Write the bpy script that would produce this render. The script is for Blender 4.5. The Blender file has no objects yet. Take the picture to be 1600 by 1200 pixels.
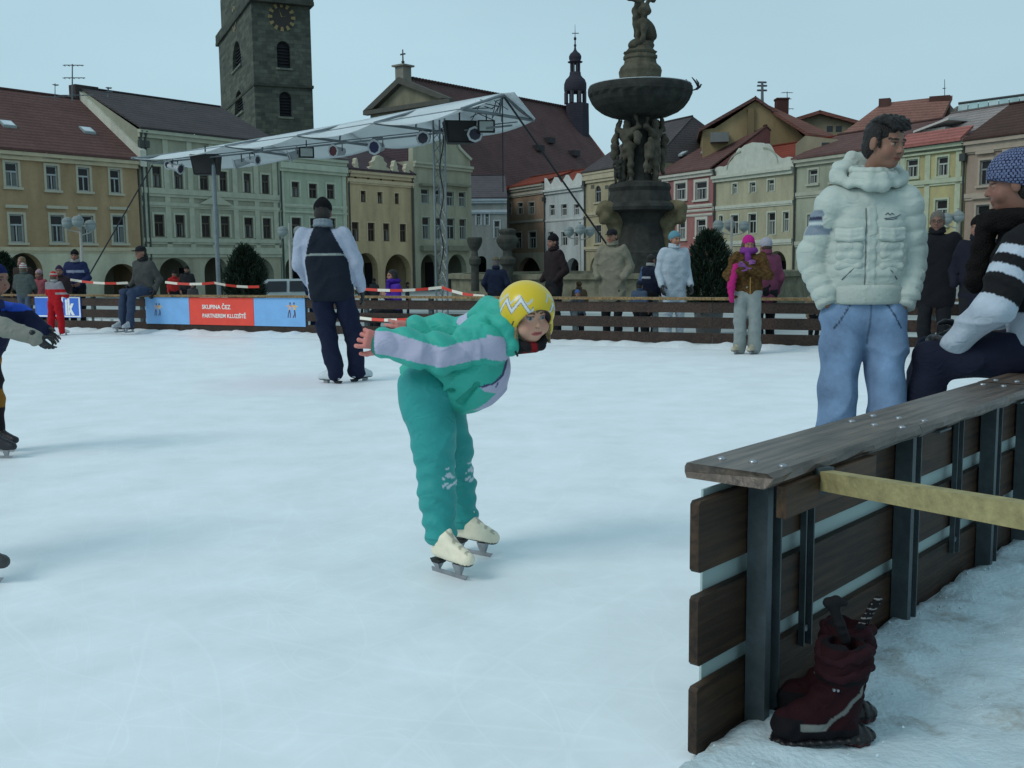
import bpy, math, random
import numpy as np
from mathutils import Vector, Matrix
random.seed(7); np.random.seed(7)
S = bpy.context.scene
COL = S.collection
# ------------------------------------------------------------------ camera
F = 1600.0                      # focal length in pixels of the 1600 px wide photograph
CAMH = 1.2
PITCH = math.atan(188 / F); ROLL = math.radians(0.6)
cam_d = bpy.data.cameras.new('camera'); cam = bpy.data.objects.new('camera', cam_d); COL.objects.link(cam)
cam_d.sensor_width = 36; cam_d.lens = 36 * F / 1600; cam_d.clip_start = .05; cam_d.clip_end = 1500
RM = Matrix.Rotation(math.pi / 2 - PITCH, 3, 'X') @ Matrix.Rotation(-ROLL, 3, 'Z')
cam.location = (0, 0, CAMH); cam.rotation_euler = RM.to_euler()
S.camera = cam
# ------------------------------------------------------------------ sky, sun, exposure
w = bpy.data.worlds.new('World'); S.world = w; w.use_nodes = True
nt = w.node_tree; nt.nodes.clear()
out = nt.nodes.new('ShaderNodeOutputWorld'); bg = nt.nodes.new('ShaderNodeBackground')
sky = nt.nodes.new('ShaderNodeTexSky'); sky.sky_type = 'NISHITA'; sky.sun_disc = False
sky.sun_elevation = math.radians(38); sky.sun_rotation = math.radians(-120)
tc = nt.nodes.new('ShaderNodeTexCoord'); no = nt.nodes.new('ShaderNodeTexNoise')
no.inputs['Scale'].default_value = 1.6; no.inputs['Detail'].default_value = 4; no.inputs['Roughness'].default_value = .45
mp = nt.nodes.new('ShaderNodeMapping'); mp.inputs['Scale'].default_value = (1, 1, 3)
cr = nt.nodes.new('ShaderNodeValToRGB')
cr.color_ramp.elements[0].position = .3; cr.color_ramp.elements[1].position = .72
cr.color_ramp.elements[0].color = (3.35, 4.95, 5.75, 1); cr.color_ramp.elements[1].color = (4.2, 6.1, 6.95, 1)
mx = nt.nodes.new('ShaderNodeMixRGB'); mx.inputs[0].default_value = .9
nt.links.new(tc.outputs['Generated'], mp.inputs[0]); nt.links.new(mp.outputs[0], no.inputs[0])
nt.links.new(no.outputs['Fac'], cr.inputs[0]); nt.links.new(sky.outputs[0], mx.inputs[1]); nt.links.new(cr.outputs[0], mx.inputs[2])
sx = nt.nodes.new('ShaderNodeSeparateXYZ'); nt.links.new(tc.outputs['Generated'], sx.inputs[0])
ga = nt.nodes.new('ShaderNodeMath'); ga.operation = 'MULTIPLY_ADD'; ga.inputs[1].default_value = -.12; ga.inputs[2].default_value = 1.03; nt.links.new(sx.outputs[0], ga.inputs[0])
gb = nt.nodes.new('ShaderNodeVectorMath'); gb.operation = 'SCALE'; nt.links.new(mx.outputs[0], gb.inputs[0]); nt.links.new(ga.outputs[0], gb.inputs['Scale'])
nt.links.new(gb.outputs[0], bg.inputs[0]); bg.inputs[1].default_value = .1; nt.links.new(bg.outputs[0], out.inputs[0])
sd = bpy.data.lights.new('sun', 'SUN'); sd.energy = .95; sd.angle = math.radians(24); sd.color = (1, .97, .9)
so = bpy.data.objects.new('sun', sd); COL.objects.link(so)
so.rotation_euler = (math.radians(48), 0, math.radians(-60))
S.view_settings.view_transform = 'Standard'; S.view_settings.look = 'None'
S.view_settings.exposure = .13; S.view_settings.gamma = 1
# ------------------------------------------------------------------ helpers
def V(*a): return np.array(a, float)
def nrm(a): a = np.asarray(a, float); return a / (np.linalg.norm(a) + 1e-9)
def ray(px, py): return np.array(RM @ Vector(((px - 800) / F, (600 - py) / F, -1)))
def P(px, py, Y):                       # world point seen at pixel, at distance Y in front
    d = ray(px, py); return V(0, 0, CAMH) + d * (Y / d[1])
def G(px, py, z=0):
    d = ray(px, py); return V(0, 0, CAMH) + d * ((z - CAMH) / d[2])
def lin(c):
    c = np.asarray(c, float) / 255
    return np.where(c < .04045, c / 12.92, ((c + .055) / 1.055) ** 2.4)
LIGHT = V(.40, .55, .60)
def A(r, g, b, k=1.0):                  # surface colour from its look under this blue-green daylight
    return tuple(np.clip(lin((r, g, b)) / LIGHT * k, .004, .85))
MATS = {}
FG = .92
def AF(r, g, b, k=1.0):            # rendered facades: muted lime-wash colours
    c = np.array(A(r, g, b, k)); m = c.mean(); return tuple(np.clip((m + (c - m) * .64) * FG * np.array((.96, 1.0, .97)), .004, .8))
def AP(r, g, b, k=1.0): return tuple(np.array(A(r, g, b, k)) * (.58, .64, .64))
def mat(name, col=None, rough=.8, bump=0, bscale=30, var=0, vscale=3, metal=0, spec=.3, sheen=0, sss=0, extra=None):
    if name in MATS: return MATS[name]
    m = bpy.data.materials.new(name); m.use_nodes = True; t = m.node_tree; b = t.nodes['Principled BSDF']
    L = t.links.new
    b.inputs['Roughness'].default_value = rough; b.inputs['Metallic'].default_value = metal
    b.inputs['Specular IOR Level'].default_value = spec
    if sss:
        b.inputs['Subsurface Weight'].default_value = sss; b.inputs['Subsurface Radius'].default_value = (.02, .008, .004)
    tc = t.nodes.new('ShaderNodeTexCoord')
    geo = t.nodes.new('ShaderNodeNewGeometry')
    src = None
    if col is None:
        a = t.nodes.new('ShaderNodeAttribute'); a.attribute_name = 'Col'; src = a.outputs['Color']
    else:
        r = t.nodes.new('ShaderNodeRGB'); r.outputs[0].default_value = (*col[:3], 1); src = r.outputs[0]
    if var:
        n = t.nodes.new('ShaderNodeTexNoise'); n.inputs['Scale'].default_value = vscale; n.inputs['Detail'].default_value = 6
        n.inputs['Roughness'].default_value = .65
        L(geo.outputs['Position'], n.inputs[0])
        mr = t.nodes.new('ShaderNodeMapRange'); mr.inputs[1].default_value = .3; mr.inputs[2].default_value = .7
        mr.inputs[3].default_value = 1 - var; mr.inputs[4].default_value = 1 + var * .6
        L(n.outputs['Fac'], mr.inputs[0])
        x = t.nodes.new('ShaderNodeVectorMath'); x.operation = 'SCALE'; L(src, x.inputs[0]); L(mr.outputs[0], x.inputs['Scale'])
        src = x.outputs[0]
    hgt = None
    if bump:
        n = t.nodes.new('ShaderNodeTexNoise'); n.inputs['Scale'].default_value = bscale; n.inputs['Detail'].default_value = 5
        L(geo.outputs['Position'], n.inputs[0]); hgt = n.outputs['Fac']
    if extra: src, hgt = extra(t, geo, src, hgt)
    if hgt is not None:
        bp = t.nodes.new('ShaderNodeBump'); bp.inputs['Strength'].default_value = min(1, bump or .3); bp.inputs['Distance'].default_value = .02 if bscale > 5 else .05
        L(hgt, bp.inputs['Height']); L(bp.outputs[0], b.inputs['Normal'])
    L(src, b.inputs['Base Color'])
    MATS[name] = m; return m
def tag(o, label, cat, group=None, kind=None):
    if label: o['label'] = label
    if cat: o['category'] = cat
    if group: o['group'] = group
    if kind: o['kind'] = kind
    return o
def empty(name, loc, label=None, cat=None, group=None):
    o = bpy.data.objects.new(name, None); COL.objects.link(o); o.location = Vector([float(v) for v in loc]); o.empty_display_size = .1
    return tag(o, label, cat, group)
def wloc(o):
    l = V(0, 0, 0)
    while o is not None: l = l + np.array(o.location); o = o.parent
    return l
def link_mesh(name, me, parent=None, mats=(), smooth=False):
    for m in mats: me.materials.append(m)
    if smooth: me.polygons.foreach_set('use_smooth', [True] * len(me.polygons))
    o = bpy.data.objects.new(name, me); COL.objects.link(o)
    if parent is not None: o.parent = parent
    return o
class MB:
    """collects faces in world coordinates, links them as one mesh"""
    def __init__(s): s.v = []; s.f = []; s.mi = []; s.c = []; s.col = (1, 1, 1); s.m = 0
    def vert(s, p): s.v.append(tuple(p)); s.c.append(tuple(s.col[:3])); return len(s.v) - 1
    def face(s, pts):
        s.f.append([s.vert(p) for p in pts]); s.mi.append(s.m)
    def hexa(s, p):  # 8 points: bottom 4 ccw, top 4 ccw
        i = [s.vert(q) for q in p]
        for q in ((3, 2, 1, 0), (4, 5, 6, 7), (0, 1, 5, 4), (1, 2, 6, 5), (2, 3, 7, 6), (3, 0, 4, 7)):
            s.f.append([i[k] for k in q]); s.mi.append(s.m)
    def box(s, fr, u0, u1, n0, n1, z0, z1):
        s.hexa([fr(u0, n0, z0), fr(u1, n0, z0), fr(u1, n1, z0), fr(u0, n1, z0), fr(u0, n0, z1), fr(u1, n0, z1), fr(u1, n1, z1), fr(u0, n1, z1)])
    def poly(s, fr, pts, n0, n1):      # (u,z) outline extruded from n0 to n1
        a = [s.vert(fr(u, n1, z)) for u, z in pts]; b = [s.vert(fr(u, n0, z)) for u, z in pts]
        s.f.append(a); s.mi.append(s.m); s.f.append(b[::-1]); s.mi.append(s.m)
        k = len(pts)
        for i in range(k):
            j = (i + 1) % k; s.f.append([a[j], a[i], b[i], b[j]]); s.mi.append(s.m)
    def tube(s, a, b, r0, r1=None, seg=8, caps=True):
        a = np.asarray(a, float); b = np.asarray(b, float); r1 = r0 if r1 is None else r1
        d = nrm(b - a); x = nrm(np.cross(d, V(0, 0, 1) if abs(d[2]) < .9 else V(1, 0, 0))); y = np.cross(d, x)
        ra = []; rb = []
        for k in range(seg):
            t = 2 * math.pi * k / seg; e = x * math.cos(t) + y * math.sin(t)
            ra.append(s.vert(a + e * r0)); rb.append(s.vert(b + e * r1))
        for k in range(seg):
            j = (k + 1) % seg; s.f.append([ra[k], ra[j], rb[j], rb[k]]); s.mi.append(s.m)
        if caps: s.f.append(ra[::-1]); s.mi.append(s.m); s.f.append(rb); s.mi.append(s.m)
    def path(s, pts, r, seg=6):
        for a, b in zip(pts[:-1], pts[1:]): s.tube(a, b, r, r, seg)
    def lathe(s, c, prof, seg=24, sq=0):
        rings = []
        for r, z in prof:
            ring = []
            for k in range(seg):
                t = 2 * math.pi * (k + .5) / seg; rr = r
                if sq:
                    q = max(abs(math.cos(t)), abs(math.sin(t))); rr = r / q * (1) * sq + r * (1 - sq)
                ring.append(s.vert((c[0] + rr * math.cos(t), c[1] + rr * math.sin(t), c[2] + z)))
            rings.append(ring)
        for A_, B_ in zip(rings[:-1], rings[1:]):
            for k in range(seg):
                j = (k + 1) % seg; s.f.append([A_[k], A_[j], B_[j], B_[k]]); s.mi.append(s.m)
        s.f.append(rings[0][::-1]); s.mi.append(s.m); s.f.append(rings[-1]); s.mi.append(s.m)
    def build(s, name, mats, parent=None, smooth=False):
        if not isinstance(mats, (list, tuple)): mats = [mats]
        o0 = wloc(parent) if parent is not None else V(0, 0, 0)
        me = bpy.data.meshes.new(name)
        me.from_pydata([tuple(np.asarray(p) - o0) for p in s.v], [], s.f); 
        if len(mats) > 1: me.polygons.foreach_set('material_index', s.mi)
        ca = me.color_attributes.new('Col', 'FLOAT_COLOR', 'POINT')
        ca.data.foreach_set('color', np.c_[np.array(s.c), np.ones(len(s.c))].astype(np.float32).ravel())
        me.update(); return link_mesh(name, me, parent, mats, smooth)
    def thing(s, name, mats, label, cat, group=None, smooth=False, kind=None):
        """one-mesh thing with its origin at its base"""
        a = np.array(s.v); o0 = V((a[:, 0].min() + a[:, 0].max()) / 2, (a[:, 1].min() + a[:, 1].max()) / 2, a[:, 2].min())
        s.v = [tuple(p - o0) for p in a]; o = s.build(name, mats, None, smooth); o.location = Vector(list(map(float, o0)))
        return tag(o, label, cat, group, kind)
def frame2(O, u):
    u = nrm(V(u[0], u[1], 0)); n = V(u[1], -u[0], 0); O = V(*O)
    def fr(a, b, z): return O + u * a + n * b + V(0, 0, z)
    fr.O = O; fr.u = u; fr.n = n
    return fr
# ------------------------------------------------------------------ signed-distance modelling
def rotm(fwd, up=(0, 0, 1)):           # columns: right, forward, up
    f = nrm(fwd); r = nrm(np.cross(f, up)); u = np.cross(r, f); return np.array([r, f, u]).T
class SDF:
    def __init__(s, k=.02): s.pr = []; s.k = k; s.cuts = []
    def cap(s, a, b, ra, rb=None, k=None, bulge=None, flat=None, neg=False):
        s.pr.append(('c', np.asarray(a, float), np.asarray(b, float), ra, ra if rb is None else rb, k, bulge, flat, neg)); return s
    def ell(s, c, r, R=None, k=None, neg=False):
        s.pr.append(('e', np.asarray(c, float), np.asarray(r, float), R, k, neg)); return s
    def chain(s, pts, rs, **kw):
        for i in range(len(pts) - 1): s.cap(pts[i], pts[i + 1], rs[i], rs[i + 1], **kw)
        return s
    def plane(s, p, n, k=0): s.cuts.append((np.asarray(p, float), nrm(n), k)); return s   # keeps the side opposite n
    def bounds(s):
        lo = V(9e9, 9e9, 9e9); hi = -lo
        for q in s.pr:
            if q[-1]: continue
            if q[0] == 'c':
                r = max(q[3], q[4]) * (1.0) + (q[6][1] if q[6] else 0)
                lo = np.minimum(lo, np.minimum(q[1], q[2]) - r); hi = np.maximum(hi, np.maximum(q[1], q[2]) + r)
            else:
                r = q[2].max(); lo = np.minimum(lo, q[1] - r); hi = np.maximum(hi, q[1] + r)
        return lo, hi
    def field(s, vox, disp=None, pad=.02):
        lo, hi = s.bounds(); lo = lo - pad - 2 * vox; hi = hi + pad + 2 * vox
        n = np.ceil((hi - lo) / vox).astype(int) + 1
        ax = [lo[i] + vox * np.arange(n[i]) for i in range(3)]
        Fd = np.full(n, 1.0)
        for q in s.pr:
            neg = q[-1]; k = (q[5] if q[0] == 'c' else q[4]); k = s.k if k is None else k
            if q[0] == 'c':
                r = max(q[3], q[4]) + (q[6][1] if q[6] else 0); l = np.minimum(q[1], q[2]) - r; h = np.maximum(q[1], q[2]) + r
            else: r = q[2].max(); l = q[1] - r; h = q[1] + r
            m = k * 1.2 + 3 * vox
            i0 = np.clip(((l - m - lo) / vox).astype(int), 0, n - 1); i1 = np.clip(((h + m - lo) / vox).astype(int) + 2, 1, n)
            if (i1 <= i0).any(): continue
            X, Y, Z = np.meshgrid(ax[0][i0[0]:i1[0]], ax[1][i0[1]:i1[1]], ax[2][i0[2]:i1[2]], indexing='ij')
            if q[0] == 'c':
                a, b = q[1], q[2]; ba = b - a; L2 = ba @ ba + 1e-12
                px, py, pz = X - a[0], Y - a[1], Z - a[2]
                if q[7] is not None:
                    fa, fs = nrm(q[7][0]), q[7][1]; dd = (px * fa[0] + py * fa[1] + pz * fa[2]) * (fs - 1)
                    px = px + dd * fa[0]; py = py + dd * fa[1]; pz = pz + dd * fa[2]
                    ba = ba + (ba @ fa) * (fs - 1) * fa; L2 = ba @ ba + 1e-12
                t = np.clip((px * ba[0] + py * ba[1] + pz * ba[2]) / L2, 0, 1)
                rr = q[3] + (q[4] - q[3]) * t
                if q[6]: rr = rr + q[6][1] * (np.abs(np.sin(math.pi * (q[6][0] * t + (q[6][2] if len(q[6]) > 2 else 0)))) ** .45)
                d = np.sqrt((px - ba[0] * t) ** 2 + (py - ba[1] * t) ** 2 + (pz - ba[2] * t) ** 2) - rr
            else:
                c, r3, R = q[1], q[2], q[3]
                px, py, pz = X - c[0], Y - c[1], Z - c[2]
                if R is not None:
                    px, py, pz = (R[0, 0] * px + R[1, 0] * py + R[2, 0] * pz, R[0, 1] * px + R[1, 1] * py + R[2, 1] * pz, R[0, 2] * px + R[1, 2] * py + R[2, 2] * pz)
                k0 = np.sqrt((px / r3[0]) ** 2 + (py / r3[1]) ** 2 + (pz / r3[2]) ** 2) + 1e-9
                k1 = np.sqrt((px / r3[0] ** 2) ** 2 + (py / r3[1] ** 2) ** 2 + (pz / r3[2] ** 2) ** 2) + 1e-9
                d = k0 * (k0 - 1) / k1
            sub = Fd[i0[0]:i1[0], i0[1]:i1[1], i0[2]:i1[2]]
            if neg:
                hh = np.clip(.5 - .5 * (sub + d) / k, 0, 1); new = sub * (1 - hh) - d * hh + k * hh * (1 - hh)
            else:
                hh = np.clip(.5 + .5 * (d - sub) / k, 0, 1); new = d * (1 - hh) + sub * hh - k * hh * (1 - hh)
            Fd[i0[0]:i1[0], i0[1]:i1[1], i0[2]:i1[2]] = new
        if s.cuts or disp:
            X, Y, Z = np.meshgrid(*ax, indexing='ij')
            if disp: Fd = Fd + disp(X, Y, Z)
            for p, nn, k in s.cuts:
                Fd = np.maximum(Fd, (X - p[0]) * nn[0] + (Y - p[1]) * nn[1] + (Z - p[2]) * nn[2])
        Fd[0] = 1; Fd[-1] = 1; Fd[:, 0] = 1; Fd[:, -1] = 1; Fd[:, :, 0] = 1; Fd[:, :, -1] = 1
        return Fd, lo
    def mesh(s, vox, disp=None):
        Fd, lo = s.field(vox, disp); return nets(Fd, lo, vox)
def nets(Fd, lo, vox):
    ins = Fd < 0; n = np.array(Fd.shape)
    c = np.zeros(n - 1, int)
    for i in (0, 1):
        for j in (0, 1):
            for k in (0, 1): c += ins[i:n[0] - 1 + i, j:n[1] - 1 + j, k:n[2] - 1 + k]
    act = (c > 0) & (c < 8); I = np.argwhere(act); idx = -np.ones(n - 1, int); idx[act] = np.arange(len(I))
    acc = np.zeros((len(I), 3)); cnt = np.zeros(len(I))
    cor = [(i, j, k) for i in (0, 1) for j in (0, 1) for k in (0, 1)]
    fv = {q: Fd[I[:, 0] + q[0], I[:, 1] + q[1], I[:, 2] + q[2]] for q in cor}
    for a in cor:
        for d in range(3):
            if a[d]: continue
            b = list(a); b[d] = 1; b = tuple(b); fa, fb = fv[a], fv[b]
            m = (fa < 0) != (fb < 0); t = np.where(m, fa / np.where(m, fa - fb, 1), 0)
            for e in range(3): acc[:, e] += m * (a[e] + (t if e == d else 0))
            cnt += m
    vv = lo + vox * (I + acc / cnt[:, None])
    faces = []
    for d in range(3):
        sl0 = [slice(1, -1)] * 3; sl1 = [slice(1, -1)] * 3; sl0[d] = slice(0, -1); sl1[d] = slice(1, None)
        a = ins[tuple(sl0)]; b = ins[tuple(sl1)]
        E = np.argwhere(a != b); off = np.ones(3, int); off[d] = 0; E = E + off
        e1 = np.zeros(3, int); e2 = np.zeros(3, int); e1[(d + 1) % 3] = 1; e2[(d + 2) % 3] = 1
        q = [E - e1 - e2, E - e2, E, E - e1]; ids = np.stack([idx[tuple(x.T)] for x in q], 1)
        fl = ins[tuple(E.T)]
        ids = np.where(fl[:, None], ids, ids[:, ::-1]); faces.append(ids)
    return vv, np.concatenate(faces)
def sob(name, parts, material, parent, colf=(.5, .5, .5)):
    """parts: list of (verts, faces); colf: colour or function(verts)->rgb; one mesh object"""
    if not isinstance(parts, list): parts = [parts]
    vs = []; fs = []; k = 0
    for v, f in parts: vs.append(v); fs.append(f + k); k += len(v)
    v = np.concatenate(vs); f = np.concatenate(fs)
    col = colf(v) if callable(colf) else np.tile(np.array(colf[:3], float), (len(v), 1))
    o0 = wloc(parent) if parent is not None else V(0, 0, 0)
    me = bpy.data.meshes.new(name); lv = (v - o0).astype(np.float32)
    me.vertices.add(len(v)); me.vertices.foreach_set('co', lv.ravel())
    me.loops.add(len(f) * 4); me.loops.foreach_set('vertex_index', f.astype(np.int32).ravel())
    me.polygons.add(len(f)); me.polygons.foreach_set('loop_start', np.arange(0, 4 * len(f), 4, dtype=np.int32))
    try: me.polygons.foreach_set('loop_total', np.full(len(f), 4, np.int32))
    except Exception: pass
    me.update(calc_edges=True)
    ca = me.color_attributes.new('Col', 'FLOAT_COLOR', 'POINT')
    ca.data.foreach_set('color', np.c_[col, np.ones(len(v))].astype(np.float32).ravel())
    return link_mesh(name, me, parent, [material], True)
def crease(amp, f=10, seed=0, d=(1, .3, 1)):
    r = np.random.RandomState(seed); ph = r.rand(8) * 6
    def g(X, Y, Z):
        wx = X + .03 * np.sin(Z * 17 + ph[0]) + .02 * np.sin(Y * 23 + ph[1]); wz = Z + .03 * np.sin(X * 19 + ph[2]) + .015 * np.sin(X * 41 + Z * 13 + ph[3])
        a = 1 - np.abs(np.sin((wx * d[0] + Y * d[1] + wz * d[2]) * f + ph[4])); b = 1 - np.abs(np.sin((wx * d[2] * .8 - wz * d[0] * .9 + Y * .3) * f * 1.3 + ph[5]))
        m = .5 + .5 * np.sin(X * 9 + Z * 7 + ph[6]); return -amp * (a ** 3 * m + b ** 3 * (1 - m) * .8) + amp * .4
    return g
def folds(amp, f=22, seed=0, diag=(1, .4, 1.2)):
    r = np.random.RandomState(seed); ph = r.rand(6) * 6
    def d(X, Y, Z):
        w1 = X * f * diag[0] + Y * f * diag[1] + Z * f * diag[2]
        return amp * (np.sin(w1 + 1.7 * np.sin(Z * f * .5 + ph[0]) + ph[1]) * .6 + np.sin(Z * f * 1.7 - X * f * .6 + 2 * np.sin(X * f * .7 + ph[2]) + ph[3]) * .5 + .4 * np.sin(Y * f * 1.4 + Z * f * .8 + ph[4]))
    return d
# ------------------------------------------------------------------ materials
def _wrinkle(t, geo, src, hgt):
    L = t.links.new; n = t.nodes.new('ShaderNodeTexNoise'); n.inputs['Scale'].default_value = 13; n.inputs['Detail'].default_value = 3; n.inputs['Distortion'].default_value = 1.6
    try: n.noise_type = 'RIDGED_MULTIFRACTAL'
    except Exception: pass
    mpn = t.nodes.new('ShaderNodeMapping'); mpn.inputs['Scale'].default_value = (1, 1, 1.5); L(geo.outputs['Position'], mpn.inputs[0]); L(mpn.outputs[0], n.inputs[0])
    a = t.nodes.new('ShaderNodeMath'); a.operation = 'MULTIPLY'; a.inputs[1].default_value = .55; L(n.outputs['Fac'], a.inputs[0])
    b_ = t.nodes.new('ShaderNodeMath'); b_.operation = 'MULTIPLY_ADD'; b_.inputs[1].default_value = .12; L(hgt, b_.inputs[0]); L(a.outputs[0], b_.inputs[2]); return src, b_.outputs[0]
m_cloth = mat('cloth', None, .85, .6, 260, .12, 14, spec=.15, extra=_wrinkle)
m_knit = mat('knit', None, .95, .8, 130, .15, 60, spec=.1)
m_shiny = mat('shell_fabric', None, .55, .5, 160, .08, 10, spec=.3, extra=_wrinkle)
m_skin = mat('skin', None, .55, .1, 200, .06, 20, spec=.3, sss=.08)
m_hair = mat('hair', None, .55, .7, 160, .35, 60, spec=.4)
m_plastic = mat('plastic', None, .28, 0, 1, 0, spec=.5)
m_leather = mat('leather', None, .45, .15, 80, .1, 20, spec=.4)
m_steel = mat('steel', (.35, .36, .38), .3, .1, 60, .25, 20, metal=.85)
m_galv = mat('galvanised_steel', (.085, .105, .112), .5, .1, 40, .35, 9, metal=.45)
m_paint = mat('painted', None, .6, .1, 30, .1, 5)
m_trim = mat('trim_plaster', None, .85, .15, 12, .16, 1.6)
m_white = mat('white_sheet', (.62, .66, .66), .6, 0, 1, .08, 3)
def _plaster(t, geo, src, hgt):
    L = t.links.new
    n = t.nodes.new('ShaderNodeTexNoise'); n.inputs['Scale'].default_value = .9; n.inputs['Detail'].default_value = 8
    mpn = t.nodes.new('ShaderNodeMapping'); mpn.inputs['Scale'].default_value = (1, 1, .25)
    L(geo.outputs['Position'], mpn.inputs[0]); L(mpn.outputs[0], n.inputs[0])
    mr = t.nodes.new('ShaderNodeMapRange'); mr.inputs[1].default_value = .35; mr.inputs[2].default_value = .7; mr.inputs[3].default_value = 1.06; mr.inputs[4].default_value = .74
    L(n.outputs['Fac'], mr.inputs[0])
    x = t.nodes.new('ShaderNodeVectorMath'); x.operation = 'SCALE'; L(src, x.inputs[0]); L(mr.outputs[0], x.inputs['Scale'])
    return x.outputs[0], hgt
m_plaster = mat('plaster', None, .92, .2, 6, .08, 4, spec=.1, extra=_plaster)
def _tiles(t, geo, src, hgt):
    L = t.links.new
    w_ = t.nodes.new('ShaderNodeTexWave'); w_.bands_direction = 'Z'; w_.inputs['Scale'].default_value = 1.3; w_.inputs['Distortion'].default_value = .6
    w_.inputs['Detail'].default_value = 2
    L(geo.outputs['Position'], w_.inputs[0])
    n = t.nodes.new('ShaderNodeTexNoise'); n.inputs['Scale'].default_value = 5; n.inputs['Detail'].default_value = 8; n.inputs['Roughness'].default_value = .8
    L(geo.outputs['Position'], n.inputs[0])
    a = t.nodes.new('ShaderNodeMath'); a.operation = 'MULTIPLY_ADD'; a.inputs[1].default_value = .25; L(w_.outputs['Fac'], a.inputs[0]); L(n.outputs['Fac'], a.inputs[2])
    mr = t.nodes.new('ShaderNodeMapRange'); mr.inputs[1].default_value = .35; mr.inputs[2].default_value = .95; mr.inputs[3].default_value = .6; mr.inputs[4].default_value = 1.4
    L(a.outputs[0], mr.inputs[0])
    x = t.nodes.new('ShaderNodeVectorMath'); x.operation = 'SCALE'; L(src, x.inputs[0]); L(mr.outputs[0], x.inputs['Scale'])
    return x.outputs[0], w_.outputs['Fac']
m_roof = mat('roof_tiles', None, .85, .4, 20, .18, .6, spec=.1, extra=_tiles)
def _ashlar(t, geo, src, hgt):
    L = t.links.new
    b = t.nodes.new('ShaderNodeTexBrick'); b.inputs['Scale'].default_value = 1; b.inputs['Brick Width'].default_value = 1.5; b.inputs['Row Height'].default_value = .55
    b.inputs['Color1'].default_value = (.75, .75, .75, 1); b.inputs['Color2'].default_value = (1.35, 1.3, 1.2, 1); b.inputs['Mortar'].default_value = (.8, .8, .8, 1); b.inputs['Mortar Size'].default_value = .03
    sp = t.nodes.new('ShaderNodeSeparateXYZ'); L(geo.outputs['Position'], sp.inputs[0])
    ad = t.nodes.new('ShaderNodeMath'); ad.operation = 'ADD'; L(sp.outputs[0], ad.inputs[0]); L(sp.outputs[1], ad.inputs[1])
    cb = t.nodes.new('ShaderNodeCombineXYZ'); L(ad.outputs[0], cb.inputs[0]); L(sp.outputs[2], cb.inputs[1]); L(cb.outputs[0], b.inputs[0])
    x = t.nodes.new('ShaderNodeVectorMath'); x.operation = 'MULTIPLY'; L(src, x.inputs[0]); L(b.outputs[0], x.inputs[1])
    return x.outputs[0], hgt
m_ashlar = mat('dark_ashlar', None, .95, .5, 3, .3, .8, spec=.1, extra=_ashlar)
m_stone = mat('weathered_stone', None, .9, .7, 9, .45, 2.2, spec=.15)
m_glass = mat('window_glass', None, .2, 0, 1, .3, .7, spec=.3)
def _wood(t, geo, src, hgt):
    L = t.links.new
    mpn = t.nodes.new('ShaderNodeMapping'); mpn.inputs['Scale'].default_value = (2.5, 45, 45); mp0 = t.nodes.new('ShaderNodeMapping'); mp0.inputs['Rotation'].default_value = (0, 0, math.radians(-48.1))
    n = t.nodes.new('ShaderNodeTexNoise'); n.inputs['Scale'].default_value = 1; n.inputs['Detail'].default_value = 5; n.inputs['Distortion'].default_value = .4
    L(geo.outputs['Position'], mp0.inputs[0]); L(mp0.outputs[0], mpn.inputs[0]); L(mpn.outputs[0], n.inputs[0])
    mr = t.nodes.new('ShaderNodeMapRange'); mr.inputs[1].default_value = .32; mr.inputs[2].default_value = .68; mr.inputs[3].default_value = .45; mr.inputs[4].default_value = 1.6
    L(n.outputs['Fac'], mr.inputs[0])
    x = t.nodes.new('ShaderNodeVectorMath'); x.operation = 'SCALE'; L(src, x.inputs[0]); L(mr.outputs[0], x.inputs['Scale'])
    return x.outputs[0], n.outputs['Fac']
m_wood = mat('wood', None, .6, .25, 20, .42, 3.5, spec=.35, extra=_wood)
m_woodwet = mat('wet_wood', None, .38, .2, 20, .35, 4, spec=.5, extra=_wood)
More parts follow.
